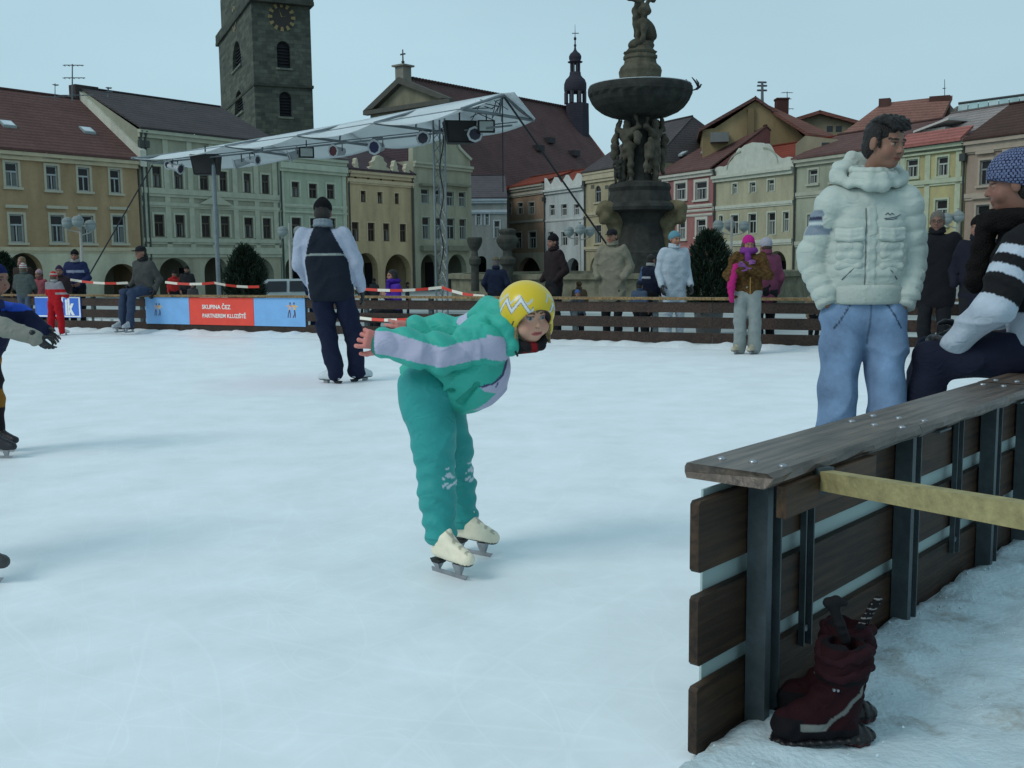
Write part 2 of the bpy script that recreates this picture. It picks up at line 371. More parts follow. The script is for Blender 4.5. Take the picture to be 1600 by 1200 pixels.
def _ice(t, geo, src, hgt):
    L = t.links.new
    # scratches: stretched noise in several directions, frost patches
    hs = []
    for rot, sc in ((.5, 1), (1.2, 1.3), (-.8, .8), (2.2, 1.6)):
        mpn = t.nodes.new('ShaderNodeMapping'); mpn.inputs['Scale'].default_value = (1.2 * sc, 22 * sc, 1); mp0 = t.nodes.new('ShaderNodeMapping'); mp0.inputs['Rotation'].default_value = (0, 0, rot)
        n = t.nodes.new('ShaderNodeTexNoise'); n.inputs['Scale'].default_value = 1; n.inputs['Detail'].default_value = 3; n.inputs['Distortion'].default_value = .5
        L(geo.outputs['Position'], mp0.inputs[0]); L(mp0.outputs[0], mpn.inputs[0]); L(mpn.outputs[0], n.inputs[0])
        mr = t.nodes.new('ShaderNodeMapRange'); mr.inputs[1].default_value = .58; mr.inputs[2].default_value = .78; L(n.outputs['Fac'], mr.inputs[0]); hs.append(mr.outputs[0])
    s_ = hs[0]
    for h in hs[1:]:
        a = t.nodes.new('ShaderNodeMath'); a.operation = 'MAXIMUM'; L(s_, a.inputs[0]); L(h, a.inputs[1]); s_ = a.outputs[0]
    for rot, sc_ in ((.2, .9), (1.3, 1.3), (2.3, .7), (.8, 1.9)):
        mpn = t.nodes.new('ShaderNodeMapping'); mpn.inputs['Scale'].default_value = (.3 * sc_, 1.3 * sc_, 1); mp0 = t.nodes.new('ShaderNodeMapping'); mp0.inputs['Rotation'].default_value = (0, 0, rot); mp0.inputs['Location'].default_value = (rot * 7, 3, 0)
        n = t.nodes.new('ShaderNodeTexNoise'); n.inputs['Scale'].default_value = 1; n.inputs['Detail'].default_value = .5; L(geo.outputs['Position'], mp0.inputs[0]); L(mp0.outputs[0], mpn.inputs[0]); L(mpn.outputs[0], n.inputs[0])
        m1 = t.nodes.new('ShaderNodeMath'); m1.operation = 'MULTIPLY'; m1.inputs[1].default_value = 9; L(n.outputs['Fac'], m1.inputs[0])
        m2_ = t.nodes.new('ShaderNodeMath'); m2_.operation = 'FRACT'; L(m1.outputs[0], m2_.inputs[0]); m3 = t.nodes.new('ShaderNodeMath'); m3.operation = 'SUBTRACT'; m3.inputs[1].default_value = .5; L(m2_.outputs[0], m3.inputs[0])
        m4 = t.nodes.new('ShaderNodeMath'); m4.operation = 'ABSOLUTE'; L(m3.outputs[0], m4.inputs[0]); m5 = t.nodes.new('ShaderNodeMapRange'); m5.inputs[1].default_value = .0; m5.inputs[2].default_value = .03; m5.inputs[3].default_value = 1; m5.inputs[4].default_value = 0; L(m4.outputs[0], m5.inputs[0])
        a = t.nodes.new('ShaderNodeMath'); a.operation = 'MAXIMUM'; L(s_, a.inputs[0]); L(m5.outputs[0], a.inputs[1]); s_ = a.outputs[0]
    pn = t.nodes.new('ShaderNodeTexNoise'); pn.inputs['Scale'].default_value = 2.3; pn.inputs['Roughness'].default_value = .62; pn.inputs['Detail'].default_value = 7; L(geo.outputs['Position'], pn.inputs[0])
    mr = t.nodes.new('ShaderNodeMapRange'); mr.inputs[1].default_value = .32; mr.inputs[2].default_value = .68; mr.inputs[3].default_value = .89; mr.inputs[4].default_value = 1.01; L(pn.outputs['Fac'], mr.inputs[0])
    sc = t.nodes.new('ShaderNodeMath'); sc.operation = 'MULTIPLY_ADD'; sc.inputs[1].default_value = .035; L(s_, sc.inputs[0]); L(mr.outputs[0], sc.inputs[2])
    x = t.nodes.new('ShaderNodeVectorMath'); x.operation = 'SCALE'; L(src, x.inputs[0]); L(sc.outputs[0], x.inputs['Scale'])
    # pink dye spot in the ice
    vm = t.nodes.new('ShaderNodeVectorMath'); vm.operation = 'SUBTRACT'; L(geo.outputs['Position'], vm.inputs[0]); g0 = G(440, 598); vm.inputs[1].default_value = (g0[0], g0[1], 0)
    vs = t.nodes.new('ShaderNodeVectorMath'); vs.operation = 'MULTIPLY'; vs.inputs[1].default_value = (1, .8, 1); L(vm.outputs[0], vs.inputs[0])
    ln = t.nodes.new('ShaderNodeVectorMath'); ln.operation = 'LENGTH'; L(vs.outputs[0], ln.inputs[0])
    m2 = t.nodes.new('ShaderNodeMapRange'); m2.inputs[1].default_value = .2; m2.inputs[2].default_value = 1.0; m2.inputs[3].default_value = .4; m2.inputs[4].default_value = 0; L(ln.outputs['Value'], m2.inputs[0])
    mm = t.nodes.new('ShaderNodeMath'); mm.operation = 'MULTIPLY'; L(m2.outputs[0], mm.inputs[0]); L(pn.outputs['Fac'], mm.inputs[1])
    mxx = t.nodes.new('ShaderNodeMixRGB'); L(mm.outputs[0], mxx.inputs[0]); L(x.outputs[0], mxx.inputs[1]); mxx.inputs[2].default_value = (.75, .4, .5, 1)
    return mxx.outputs[0], s_
m_ice = mat('ice_surface', (.86, .905, .93), .5, .03, 20, .03, 3, spec=.3, extra=_ice)
def _snow(t, geo, src, hgt):
    L = t.links.new
    n = t.nodes.new('ShaderNodeTexNoise'); n.inputs['Scale'].default_value = 5; n.inputs['Detail'].default_value = 8; n.inputs['Roughness'].default_value = .7
    L(geo.outputs['Position'], n.inputs[0])
    mr = t.nodes.new('ShaderNodeMapRange'); mr.inputs[1].default_value = .53; mr.inputs[2].default_value = .70; mr.inputs[3].default_value = 0; mr.inputs[4].default_value = .7; L(n.outputs['Fac'], mr.inputs[0])
    mxx = t.nodes.new('ShaderNodeMixRGB'); L(mr.outputs[0], mxx.inputs[0]); L(src, mxx.inputs[1]); mxx.inputs[2].default_value = (.28, .25, .2, 1)
    return mxx.outputs[0], hgt
m_snow = mat('trodden_snow', (.57, .69, .74), .85, .35, 60, .12, 7, spec=.2, extra=_snow)
m_pave = mat('paving', (.34, .37, .36), .85, .4, 6, .45, .35, spec=.2)
# ------------------------------------------------------------------ ground, ice, snow
O_N = V(.450, 2.385, 0); D_N = nrm(V(.668, .744, 0))             # near fence start and direction
FN = frame2(O_N, D_N)                                           # n axis points outwards (towards the snow)
FAR0 = V(-20, 15.75 + .48 * 20, 0); FAR1 = V(8.85, 15.75 - .48 * 8.85, 0); FD = nrm(FAR1 - FAR0)
FF = frame2(FAR0, FD)                                           # n axis points to the camera (ice side)
def far_u(px):                                                  # fence coordinate seen at pixel column px
    s_ = (px - 800) / F; Yy = 15.75 / (1 + .48 * s_); X = s_ * Yy; return (X + 20) / FD[0]
def farp(px, n=0, z=0): return FF(far_u(px), n, z)
def gz(x, y):                                                   # height of the square around the rink
    d = max(0, (y - (15.75 - .48 * x)) / 1.11)
    return -.06 - min(1.3, .022 * max(0, d - 2))
b = MB()
NX = 60; xs = np.linspace(-260, 260, NX + 1); ys = np.concatenate([np.linspace(-60, 12, 6), np.linspace(16, 120, 36), np.linspace(140, 600, 10)])
ids = {}
for i, x in enumerate(xs):
    for j, y in enumerate(ys): ids[i, j] = b.vert((x, y, gz(x, y)))
for i in range(NX):
    for j in range(len(ys) - 1): b.f.append([ids[i, j], ids[i + 1, j], ids[i + 1, j + 1], ids[i, j + 1]]); b.mi.append(0)
o = b.build('town_square_ground', m_pave, None, True); tag(o, None, None, None, 'structure')
b = MB(); a0 = FN(-8, .03, 0); a1 = FN(12.3, .03, 0)
icepts = [(-30, -8, 0), tuple(a0), tuple(a1), tuple(FAR1), tuple(FAR0), (-30, 25, 0)]
top = [b.vert(p) for p in icepts]; bot = [b.vert((p[0], p[1], -.05)) for p in icepts]
b.f.append(top); b.mi.append(0)
for i in range(6):
    j = (i + 1) % 6; b.f.append([top[i], bot[i], bot[j], top[j]]); b.mi.append(0)
o = b.build('ice_rink', m_ice); tag(o, None, None, None, 'structure')
def vnoise(x, y, f, seed=0):
    r = np.random.RandomState(seed); s_ = 0
    for k in range(9):
        a = r.rand() * 6.28; ff = f * (1 + k * .45); s_ = s_ + np.sin((x * math.cos(a) + y * math.sin(a)) * ff + r.rand() * 6.28) / (1 + .35 * k)
    return s_ / 3
def grid(fr, u0, u1, nu, n0, n1, nn, zf, name, m, kind):
    U, N = np.meshgrid(np.linspace(u0, u1, nu + 1), np.linspace(n0, n1, nn + 1) if not callable(n0) else n0(), indexing='ij')
    Z = zf(U, N); pts = fr.O[None, None] + U[..., None] * fr.u + N[..., None] * fr.n; pts[..., 2] += Z
    v = pts.reshape(-1, 3); I = np.arange((nu + 1) * (nn + 1)).reshape(nu + 1, nn + 1)
    f = np.stack([I[:-1, :-1], I[:-1, 1:], I[1:, 1:], I[1:, :-1]], -1).reshape(-1, 4)
    o = sob(name, (v, f), m, None, (1, 1, 1)); tag(o, None, None, None, kind); return o
def zs(U, N):
    z = .016 * np.abs(vnoise(U, N, 16, 1)) + .018 * vnoise(U, N, 5, 2) + .007 * np.abs(vnoise(U, N, 45, 3)) + .012
    z += .05 * np.clip((N - .25) / 1.2, 0, 1) + .05 * np.exp(-((N - .12) / .1) ** 2) * (.5 + .5 * vnoise(U, N, 6, 4)) * 1.0
    return np.where(N < .02, -.03, z)
grid(FN, -3.2, 7.5, 360, .0, 4.5, 170, zs, 'trodden_snow_ground', m_snow, 'structure')
def zb(U, N):
    h = .085 + .03 * vnoise(U, N * 0, 3, 5) + .02 * vnoise(U, N * 0, 11, 6)
    e = np.clip(1 - np.abs(N - .05) / (.30 + .06 * vnoise(U, 0 * N, 2.2, 8)), 0, 1); return h * e ** .8 - .02 + .012 * vnoise(U, N, 9, 7) * e
grid(FF, 3, 32, 700, -.35, .5, 18, zb, 'snow_edge_along_far_fence', mat('clean_snow', (.72, .77, .8), .8, .6, 30, .08, 8), 'structure')
# ------------------------------------------------------------------ near fence with bench-like top
WOODD = (.040, .0205, .0098); WOODT = A(66, 66, 60, .75)
near = empty('rink_fence', FN(0, 0, 0), 'near rink fence of dark boards on steel posts with a wide worn bench rail', 'fence')
segs = [(-.035, 1.19), (1.197, 2.43), (2.437, 3.7), (3.707, 4.95), (4.957, 6.2), (6.207, 9.2), (9.207, 12.2)]
for si, (s0, s1) in enumerate(segs):
    for z0, z1 in ((.012, .182), (.237, .407), (.467, .640)):
        b = MB(); b.col = np.array(WOODD) * random.uniform(.7, 1.3)
        e = random.uniform(-.004, .004) if si else 0
        # board with softened edges
        c = .008
        pts = [(s0 + c, z0), (s1 - c, z0), (s1, z0 + c), (s1, z1 - c), (s1 - c, z1), (s0 + c, z1), (s0, z1 - c), (s0, z0 + c)]
        b.poly(FN, pts, -.012 + e, .012 + e); b.build('board', m_wood, near)
b = MB(); b.col = (.36, .46, .45); b.box(FN, .03, 12.2, -.022, -.016, .03, .655); b.build('lining_sheet', mat('lining', None, .5, 0, 1, .1, 2), near)
def rail(s0, s1, o_=0):
    b = MB(); b.col = WOODT; c = .012; fr = FN; w0, w1 = -.085, .155; z0, z1 = .674, .712
    prof = [(w0 + c, z0), (w1 - c, z0), (w1, z0 + c), (w1, z1 - c), (w1 - c, z1), (w0 + c, z1), (w0, z1 - c), (w0, z0 + c)]
    n = int((s1 - s0) / .06) + 2; ring = []
    for i in range(n):
        s_ = s0 + (s1 - s0) * i / (n - 1); rr = []
        for k, (w_, z_) in enumerate(prof):
            j = .0035 * math.sin(s_ * 23 + k) + (.006 * random.random() if k in (1, 2, 3) else 0)
            e = 0
            if i == 0: e = .01 * (1 if w_ in (w0, w1) else 0)
            rr.append(b.vert(fr(s_ + e, w_ - (j if k in (1, 2, 3) else 0), z_ + o_)))
        ring.append(rr)
    for a_, c_ in zip(ring[:-1], ring[1:]):
        for k in range(8):
            j = (k + 1) % 8; b.f.append([a_[k], a_[j], c_[j], c_[k]]); b.mi.append(0)
    b.f.append(ring[0]); b.mi.append(0); b.f.append(ring[-1][::-1]); b.mi.append(0)
    r = b.build('bench_rail', m_woodwet, near)
    for s_ in (s0 + .09, s1 - .09):
        for w_ in (-.03, .05, .13):
            q = MB(); q.col = (.2, .2, .2); q.lathe(FN(s_ + random.uniform(-.02, .02), w_, z1 + o_), [(.0001, -.004), (.011, -.004), (.011, .003), (.006, .006), (.0001, .0065)], 10); q.build('bolt', m_steel, r, True)
rail(.045, .98); rail(.984, 2.2, -.002); rail(2.204, 4.6); rail(4.604, 8.4, -.002); rail(8.404, 12.2)
def cpost(s_, w_=.078, d=.055, zt=.673):
    b = MB(); t = .006; n0 = .016
    b.box(FN, s_, s_ + w_, n0, n0 + t, -.05, zt); b.box(FN, s_, s_ + t, n0 + t, n0 + d, -.05, zt); b.box(FN, s_ + w_ - t, s_ + w_, n0 + t, n0 + d, -.05, zt)
    b.box(FN, s_ + t, s_ + w_ * .36, n0 + d - t, n0 + d, -.05, zt)
    p = b.build('post', m_galv, near)
    q = MB(); q.box(FN, s_ - .01, s_ + w_ + .01, n0, n0 + .14, zt - .0065, zt - .0005); q.build('bracket', m_galv, p)
    for z_ in (.1, .32, .55):
        q = MB(); c = FN(s_ + w_ / 2, n0 + .0062, z_); q.tube(c, c + FN.n * .008, .009, .009, 6); q.build('bolt', m_steel, p)
for s_ in (.19, 1.14, 1.97, 2.42, 3.6, 4.9, 6.15, 7.5, 9, 10.5, 12): cpost(s_)
for s_ in (.485, 1.675, 2.9, 4.2, 5.5):
    b = MB(); b.box(FN, s_, s_ + .035, .0145, .02, .14, .655); b.box(FN, s_ + .029, s_ + .035, .02, .04, .14, .655); b.box(FN, s_, s_ + .006, .02, .032, .14, .655); st = b.build('strap', m_galv, near)
    q = MB(); c = FN(s_ + .016, .0202, .19); q.tube(c, c + FN.n * .012, .01, .01, 6); q.build('bolt', m_steel, st)
# cross bearer under the end of the rail and pale beam fixed to it
b = MB(); b.col = np.array(WOODD) * 1.4; b.box(FN, .1, .62, .14, .165, .598, .6732); b.build('bearer', m_wood, near)
b = MB(); b.col = A(108, 116, 84, .85)
pa = P(1287, 750, 2.5); pb = P(1700, 822, 1.78)
d = nrm(pb - pa); hd = nrm(V(-d[1], d[0], 0)); hh = .024
up = np.cross(hd, d); up = up if up[2] > 0 else -up
b.hexa([pa - hd * .019 - up * hh, pa + hd * .019 - up * hh, pb + hd * .019 - up * hh * 1.05, pb - hd * .019 - up * hh * 1.05, pa - hd * .019 + up * hh, pa + hd * .019 + up * hh, pb + hd * .019 + up * hh * 1.05, pb - hd * .019 + up * hh * 1.05])
bm = b.thing('wooden_beam', mat('raw_timber', None, .75, .3, 60, .3, 22), 'pale yellow timber beam reaching from the near bench rail out over the snow', 'beam')
q = MB(); c = pa; q.hexa([c + d * a_ + hd * s1 * .023 + up * z_ for z_ in (-.032, .032) for a_, s1 in ((-.012, -1), (.012, -1), (.012, 1), (-.012, 1))])
q.build('bracket', m_galv, bm)
# ------------------------------------------------------------------ far fence
far = empty('rink_fence', FF(0, 0, 0), 'long dark brown three board rink fence across the far side of the ice', 'fence')
FW = (.042, .0235, .0165)
u = 3.0
while u < 32.0:
    u2 = min(u + 2.48, 32.02)
    for z0, z1 in ((.05, .2), (.265, .42), (.485, .63)):
        b = MB(); b.col = np.array(FW) * random.uniform(.8, 1.15); b.box(FF, u + .004, u2 - .004, -.012, .014, z0, z1); b.build('board', m_wood, far)
    b = MB(); b.col = A(95, 88, 60, .75); b.box(FF, u + .003, u2 - .003, -.11, .06, .664, .70); b.build('top_rail', m_wood, far)
    for uu in (u + .35, u + 1.6):
        b = MB(); b.box(FF, uu, uu + .07, -.075, -.014, -.08, .662); b.build('post', m_galv, far)
    u = u2
b = MB(); b.col = (.5, .55, .55)
for p0, p1, z0, z1 in ((139, 158, .2, .245), (161, 173, .2, .245), (178, 202, .2, .245)):
    b = MB(); b.col = (.7, .75, .75); b.box(FF, far_u(p0), far_u(p1), -.02, -.016, .195, .262); b.build('lining_sheet', m_paint, far)
def ad(p0, p1, z0, z1, col, name, label, cat='sign'):
    b = MB(); b.col = col; b.box(FF, far_u(p0), far_u(p1), .017, .03, z0, z1)
    return b.thing(name, m_paint, label, cat)
def text(s, u, z, size, col, parent, n=.0335, bold=0, sx=1.0, align='LEFT', fr=FF, ex=.0015):
    c = bpy.data.curves.new('lettering', 'FONT'); c.body = s; c.size = size; c.extrude = ex; c.align_x = align; c.offset = bold; c.resolution_u = 3
    t = bpy.data.objects.new('tmp', c); COL.objects.link(t)
    dg = bpy.context.evaluated_depsgraph_get(); me = bpy.data.meshes.new_from_object(t.evaluated_get(dg)); bpy.data.objects.remove(t)
    o0 = wloc(parent); M3 = np.array([fr.u * sx, V(0, 0, 1), fr.n]).T; base = fr(u, n, z) - o0
    for v in me.vertices: v.co = Vector(M3 @ np.array(v.co) + base)
    ca = me.color_attributes.new('Col', 'FLOAT_COLOR', 'POINT'); ca.data.foreach_set('color', np.tile([*col, 1], (len(me.vertices), 1)).astype(np.float32).ravel())
    me.materials.clear(); return link_mesh('lettering', me, parent, [m_paint])
BL = A(92, 150, 200, .8); RD = A(172, 66, 56, .8)
def skaters(parent, px, z, s_):
    """tiny printed pair of figures, arms linked"""
    u0 = far_u(px); b = MB()
    def st(pts, w_, col):
        b.col = col
        for (a, c), (d_, e) in zip(pts[:-1], pts[1:]):
            q = nrm(V(d_ - a, e - c, 0)); pp = (-q[1] * w_, q[0] * w_)
            b.poly(FF, [((u0 + (a + pp[0]) * s_), z + (c + pp[1]) * s_), ((u0 + (d_ + pp[0]) * s_), z + (e + pp[1]) * s_), ((u0 + (d_ - pp[0]) * s_), z + (e - pp[1]) * s_), ((u0 + (a - pp[0]) * s_), z + (c - pp[1]) * s_)], .0302, .0312)
    for dx, sh, cl in ((-.35, .1, A(150, 130, 110)), (.35, -.06, A(170, 140, 70))):
        dk = A(60, 60, 80)
        st([(dx, -.1), (dx - .2 * (1 if dx < 0 else .1), -.6), (dx - .25, -1)], .07, dk); st([(dx, -.1), (dx + .1, -.6), (dx + .05, -1)], .06, dk)
        st([(dx, -.1), (dx + sh, .45)], .13, cl); st([(dx + sh, .42), (dx + .5, .25)], .05, cl); st([(dx + sh, .42), (dx - .5, .3)], .05, cl); st([(dx + sh, .5), (dx + sh, .75)], .1, dk)
    b.build('printed_skaters', m_paint, parent)
s1 = ad(232, 299.5, .17, .655, BL, 'banner', 'light blue banner with printed skating pair beside the seated man')
skaters(s1, 251, .45, .13)
s2 = ad(300, 400, .17, .655, RD, 'banner', 'red banner with two lines of pale lettering on the far fence')
text('SKUPINA ČEZ', far_u(320), .455, .105, A(205, 185, 185), s2, bold=.002, sx=1.0); text('PARTNEREM KLUZIŠTĚ', far_u(320), .30, .1, A(205, 185, 185), s2, bold=.002, sx=.97)
s3 = ad(400.5, 480, .17, .655, BL, 'banner', 'light blue banner with printed skating pair beside the standing man\'s legs')
skaters(s3, 460, .47, .15)
s4 = ad(60, 131, .255, .66, A(40, 85, 165), 'sign', 'blue sign with the big white letters ik on the left end of the fence')
b = MB(); b.col = A(190, 215, 225)
ua, ub = far_u(60) + .01, far_u(131) - .01
for q in ((ua, ub, .265, .29), (ua, ub, .63, .652), (far_u(102), far_u(104), .29, .63), (ub - .035, ub, .29, .63)): b.box(FF, q[0], q[1], .0305, .0335, q[2], q[3])
b.build('white_border', m_paint, s4); text('ik', far_u(107), .32, .42, A(200, 225, 235), s4, bold=.02, sx=.72)
# barrier tape
def tape(pts, label, w_=.024, pitch=.25):
    mt = mat('tape', None, .4, 0, 1); b = MB(); red = A(160, 58, 50, .8); wh = A(190, 200, 195, .75); k = 0
    for a, c in zip(pts[:-1], pts[1:]):
        L_ = np.linalg.norm(c - a); n = max(2, int(L_ / pitch)); 
        for i in range(n):
            t0, t1 = i / n, (i + 1) / n; p, q = a + (c - a) * t0, a + (c - a) * t1
            sg = .10 * L_ / 4; p = p - V(0, 0, 4 * sg * t0 * (1 - t0)); q = q - V(0, 0, 4 * sg * t1 * (1 - t1))
            b.col = red if k % 2 else wh; k += 1; tw = .3 * math.sin(k * .8); hv = V(0, math.sin(tw) * w_, w_ * math.cos(tw))
            for s_ in (0, .002):
                o_ = V(0, s_, 0); b.face([p - hv + o_, q - hv + o_, q + hv + o_, p + hv + o_])
    return b.thing('barrier_tape', mt, label, 'tape', 'red and white tape around the rink')
tape([P(110, 437, 21), P(200, 442, 20.5)], 'red and white tape stretched left of the seated man')
tape([P(258, 441, 20.5), P(335, 442, 20), P(405, 448, 19.4)], 'red and white tape between the seated man and the small cone bush')
tape([P(552, 450, 18), P(690, 449, 17), P(757, 463, 16)], 'red and white tape running behind the fence past the woman in the purple scarf')
tape([farp(566, .07, .34), farp(645, .07, .33)], 'short red and white tape on the fence boards behind the child\'s hands', .025, .2)
# ------------------------------------------------------------------ houses round the square
class Row:
    def __init__(s, O, u): s.fr = frame2(V(O[0], O[1], 0), u)
    def hit(s, px, py, n=0):
        d = ray(px, py); o = V(0, 0, CAMH) - s.fr.O - s.fr.n * n; t = -(o @ s.fr.n) / (d @ s.fr.n); p = V(0, 0, CAMH) + d * t
        return (p - s.fr.O) @ s.fr.u, p[2]
LR = Row((-30.6, 70), (.6, .8)); RR = Row((29.2, 72), (.454, -.891))
DARKG = A(30, 35, 38, .7)
BASEZ = -1.75
def wall_mesh(fr, u0, u1, z0, z1, holes, depth=.25, n=0):
    """front face with rectangular or arched openings and their reveals"""
    b = MB(); us = sorted({u0, u1, *[h[0] for h in holes], *[h[1] for h in holes]}); zs_ = sorted({z0, z1, *[h[2] for h in holes], *[h[3] for h in holes]})
    for a, c in zip(us[:-1], us[1:]):
        for d, e in zip(zs_[:-1], zs_[1:]):
            mu, mz = (a + c) / 2, (d + e) / 2
            if any(h[0] < mu < h[1] and h[2] < mz < h[3] for h in holes): continue
            b.face([fr(a, n, d), fr(c, n, d), fr(c, n, e), fr(a, n, e)])
    for h in holes:
        a, c, d, e = h[:4]; dp = h[5] if len(h) > 5 else depth
        if len(h) > 4 and h[4]:
            pts = []; mu = (a + c) / 2; r = (c - a) / 2; zz = e - r * h[4]
            for k in range(13):
                t = math.pi * k / 12; x = math.cos(t); y = math.sin(t)
                if h[4] > 1.05: y = y ** .8
                pts.append((mu - r * x, zz + r * h[4] * y))
            for (p, q) in zip(pts[:-1], pts[1:]):
                b.face([fr(p[0], n, p[1]), fr(q[0], n, q[1]), fr(q[0], n, e), fr(p[0], n, e)]) if q[1] < e - 1e-6 or p[1] < e - 1e-6 else None
                b.face([fr(p[0], n, p[1]), fr(p[0], n - dp, p[1]), fr(q[0], n - dp, q[1]), fr(q[0], n, q[1])])
            sides = [(a, d, a, zz), (c, zz, c, d)]
        else: sides = [(a, d, a, e), (a, e, c, e), (c, e, c, d), (c, d, a, d)]
        for q in sides: b.face([fr(q[0], n, q[1]), fr(q[0], n - dp, q[1]), fr(q[2], n - dp, q[3]), fr(q[2], n, q[3])])
    return b
def house(name, row, px0, px1, py_eave, col, wins=(), arches=(), label='', low=None, low_py=None, trim=None, cornices=(), roof=None, frames=(.55, .6, .6),
          lintel=False, sill=True, surround=.16, depth=11, ridge_py=None, ridge_n=-5.5, roofcol=None, top_z=None, pil=(), ov=.45, attic=None, pipes=(), surcol=None, hip=(0, 0), extra=None):
    fr = row.fr; mid = (px0 + px1) / 2
    u0 = row.hit(px0, 340)[0]; u1 = row.hit(px1, 340)[0]; zt = row.hit(mid, py_eave)[1] if top_z is None else top_z
    root = empty(name, fr(u0, 0, BASEZ), label, 'house', 'arcaded houses round the square')
    frames = tuple(x * .68 for x in frames)
    trim = trim if trim is not None else tuple(np.clip(np.array(col) * 1.25 + .03, 0, .8))
    surcol = surcol or trim
    H = []; rects = []
    for w_ in wins:
        x0, y0, x1, y1 = w_[:4]; a = row.hit(x0, y0)[0]; c = row.hit(x1, y0)[0]; m_ = (x0 + x1) / 2
        e = row.hit(m_, y0)[1]; d = row.hit(m_, y1)[1]; ar = w_[4] if len(w_) > 4 else 0
        rects.append((a, c, d, e, ar)); H.append((a, c, d, e, ar))
    AR = []
    for x0, x1, yc, rt in arches:
        a = row.hit(x0, yc)[0]; c = row.hit(x1, yc)[0]; e = row.hit((x0 + x1) / 2, yc)[1]; a = max(a, u0 + .1); c = min(c, u1 - .1)
        AR.append((a, c, e)); H.append((a, c, BASEZ, e, rt, .7))
    b = wall_mesh(fr, u0, u1, BASEZ, zt, H); b.col = col
    if low_py:
        zl = row.hit(mid, low_py)[1]
        v = np.array(b.v)
    b.c = [tuple(col)] * len(b.v)
    # sides and back
    b.col = tuple(np.array(col) * .9); D = depth
    for q in ((u0, 0, u0, -D), (u1, -D, u1, 0), (u0, -D, u1, -D)):
        b.face([fr(q[0], q[1], BASEZ), fr(q[2], q[3], BASEZ), fr(q[2], q[3], zt), fr(q[0], q[1], zt)])
    b.face([fr(u0, 0, zt), fr(u1, 0, zt), fr(u1, -D, zt), fr(u0, -D, zt)])
    b.build('wall', m_plaster, root)
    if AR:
        q = MB(); q.col = tuple(np.array(low or col) * .55)  # shade inside the arcade is painted in as a darker plaster colour
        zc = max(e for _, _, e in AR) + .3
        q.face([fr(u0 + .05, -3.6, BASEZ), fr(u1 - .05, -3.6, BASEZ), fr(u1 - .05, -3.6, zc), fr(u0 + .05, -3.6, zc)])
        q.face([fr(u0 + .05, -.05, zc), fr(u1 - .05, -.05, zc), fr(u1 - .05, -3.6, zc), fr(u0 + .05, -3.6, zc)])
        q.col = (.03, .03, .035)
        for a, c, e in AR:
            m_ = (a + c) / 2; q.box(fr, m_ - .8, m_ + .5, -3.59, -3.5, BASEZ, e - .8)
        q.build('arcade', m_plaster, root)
    if low_py:   # different colour of the ground floor: thin render layer proud of the wall
        Hl = [(a - .0, c + .0, BASEZ, e, h[4], .03) for (a, c, e), h in zip(AR, [x for x in H if x[2] == BASEZ])]
        q = wall_mesh(fr, u0 + .004, u1 - .004, BASEZ, zl, Hl, .03, .03); q.c = [tuple(low or col)] * len(q.v)
        q.col = tuple(low or col); q.face([fr(u0, 0, zl), fr(u1, 0, zl), fr(u1, .03, zl), fr(u0, .03, zl)]); q.build('ground_floor_render', m_plaster, root)
    t = MB(); t.col = trim
    for cy, th, pr in cornices:
        z = row.hit(mid, cy)[1]; t.box(fr, u0 + .003, u1 - .003, .002, pr, z - th / 2, z + th / 2)
        t.box(fr, u0 + .003, u1 - .003, .002, pr * .6, z - th, z - th / 2 - .002)
    t.box(fr, u0 - .02, u1 + .02, .002, .38, zt - .26, zt - .02); t.box(fr, u0 + .005, u1 - .005, .002, .2, zt - .55, zt - .262)
    for p in pil:
        a = row.hit(p, 330)[0]; zl_ = row.hit(p, low_py or 392)[1] + .03; t.box(fr, a - .22, a + .22, .002, .09, zl_, zt - .56)
    t.build('cornice', m_trim, root)
    for k, (a, c, d, e, ar) in enumerate(rects):
        f = MB(); s_ = .085; f.col = surcol; g = surround; pr = .05 + .003 * (k % 2)
        if g and not ar:
            f.box(fr, a - g, a - .001, .002, pr, d, e + g); f.box(fr, c + .001, c + g, .002, pr, d, e + g); f.box(fr, a - .001, c + .001, .002, pr, e + .001, e + g)
        if sill: f.box(fr, a - g - .08, c + g + .08, .002, .16, d - .16, d - .002)
        if lintel: f.box(fr, a - g - .1, c + g + .1, .002, .2, e + g + .25, e + g + .45)
        f.col = frames; n0, n1 = -.17, -.1
        f.box(fr, a, a + s_, n0, n1, d, e); f.box(fr, c - s_, c, n0, n1, d, e); f.box(fr, a + s_, c - s_, n0, n1, d, d + s_); f.box(fr, a + s_, c - s_, n0, n1, e - s_, e)
        zt2 = d + (e - d) * .63; f.box(fr, a + s_, c - s_, n0, n1 + .02, zt2 - .05, zt2 + .06); m_ = (a + c) / 2; f.box(fr, m_ - .04, m_ + .04, n0 + .002, n1, d + s_, zt2 - .052)
        fo = f.build('window', m_paint, root)
        p = MB(); r_ = random.uniform(.6, 1.5); p.col = tuple(np.array(DARKG) * r_); p.face([fr(a, -.15, d), fr(c, -.15, d), fr(c, -.15, e), fr(a, -.15, e)])
        p.build('pane', m_glass, fo)
        if random.random() < .6:   # net curtains
            p = MB(); wv = (c - a) * random.uniform(.18, .3); p.col = (.16, .17, .16)
            for q in ((a + s_, a + wv + s_), (c - wv - s_, c - s_)): p.box(fr, q[0], q[1], -.148, -.142, d + s_, zt2 - .05)
            p.build('curtain', m_paint, fo)
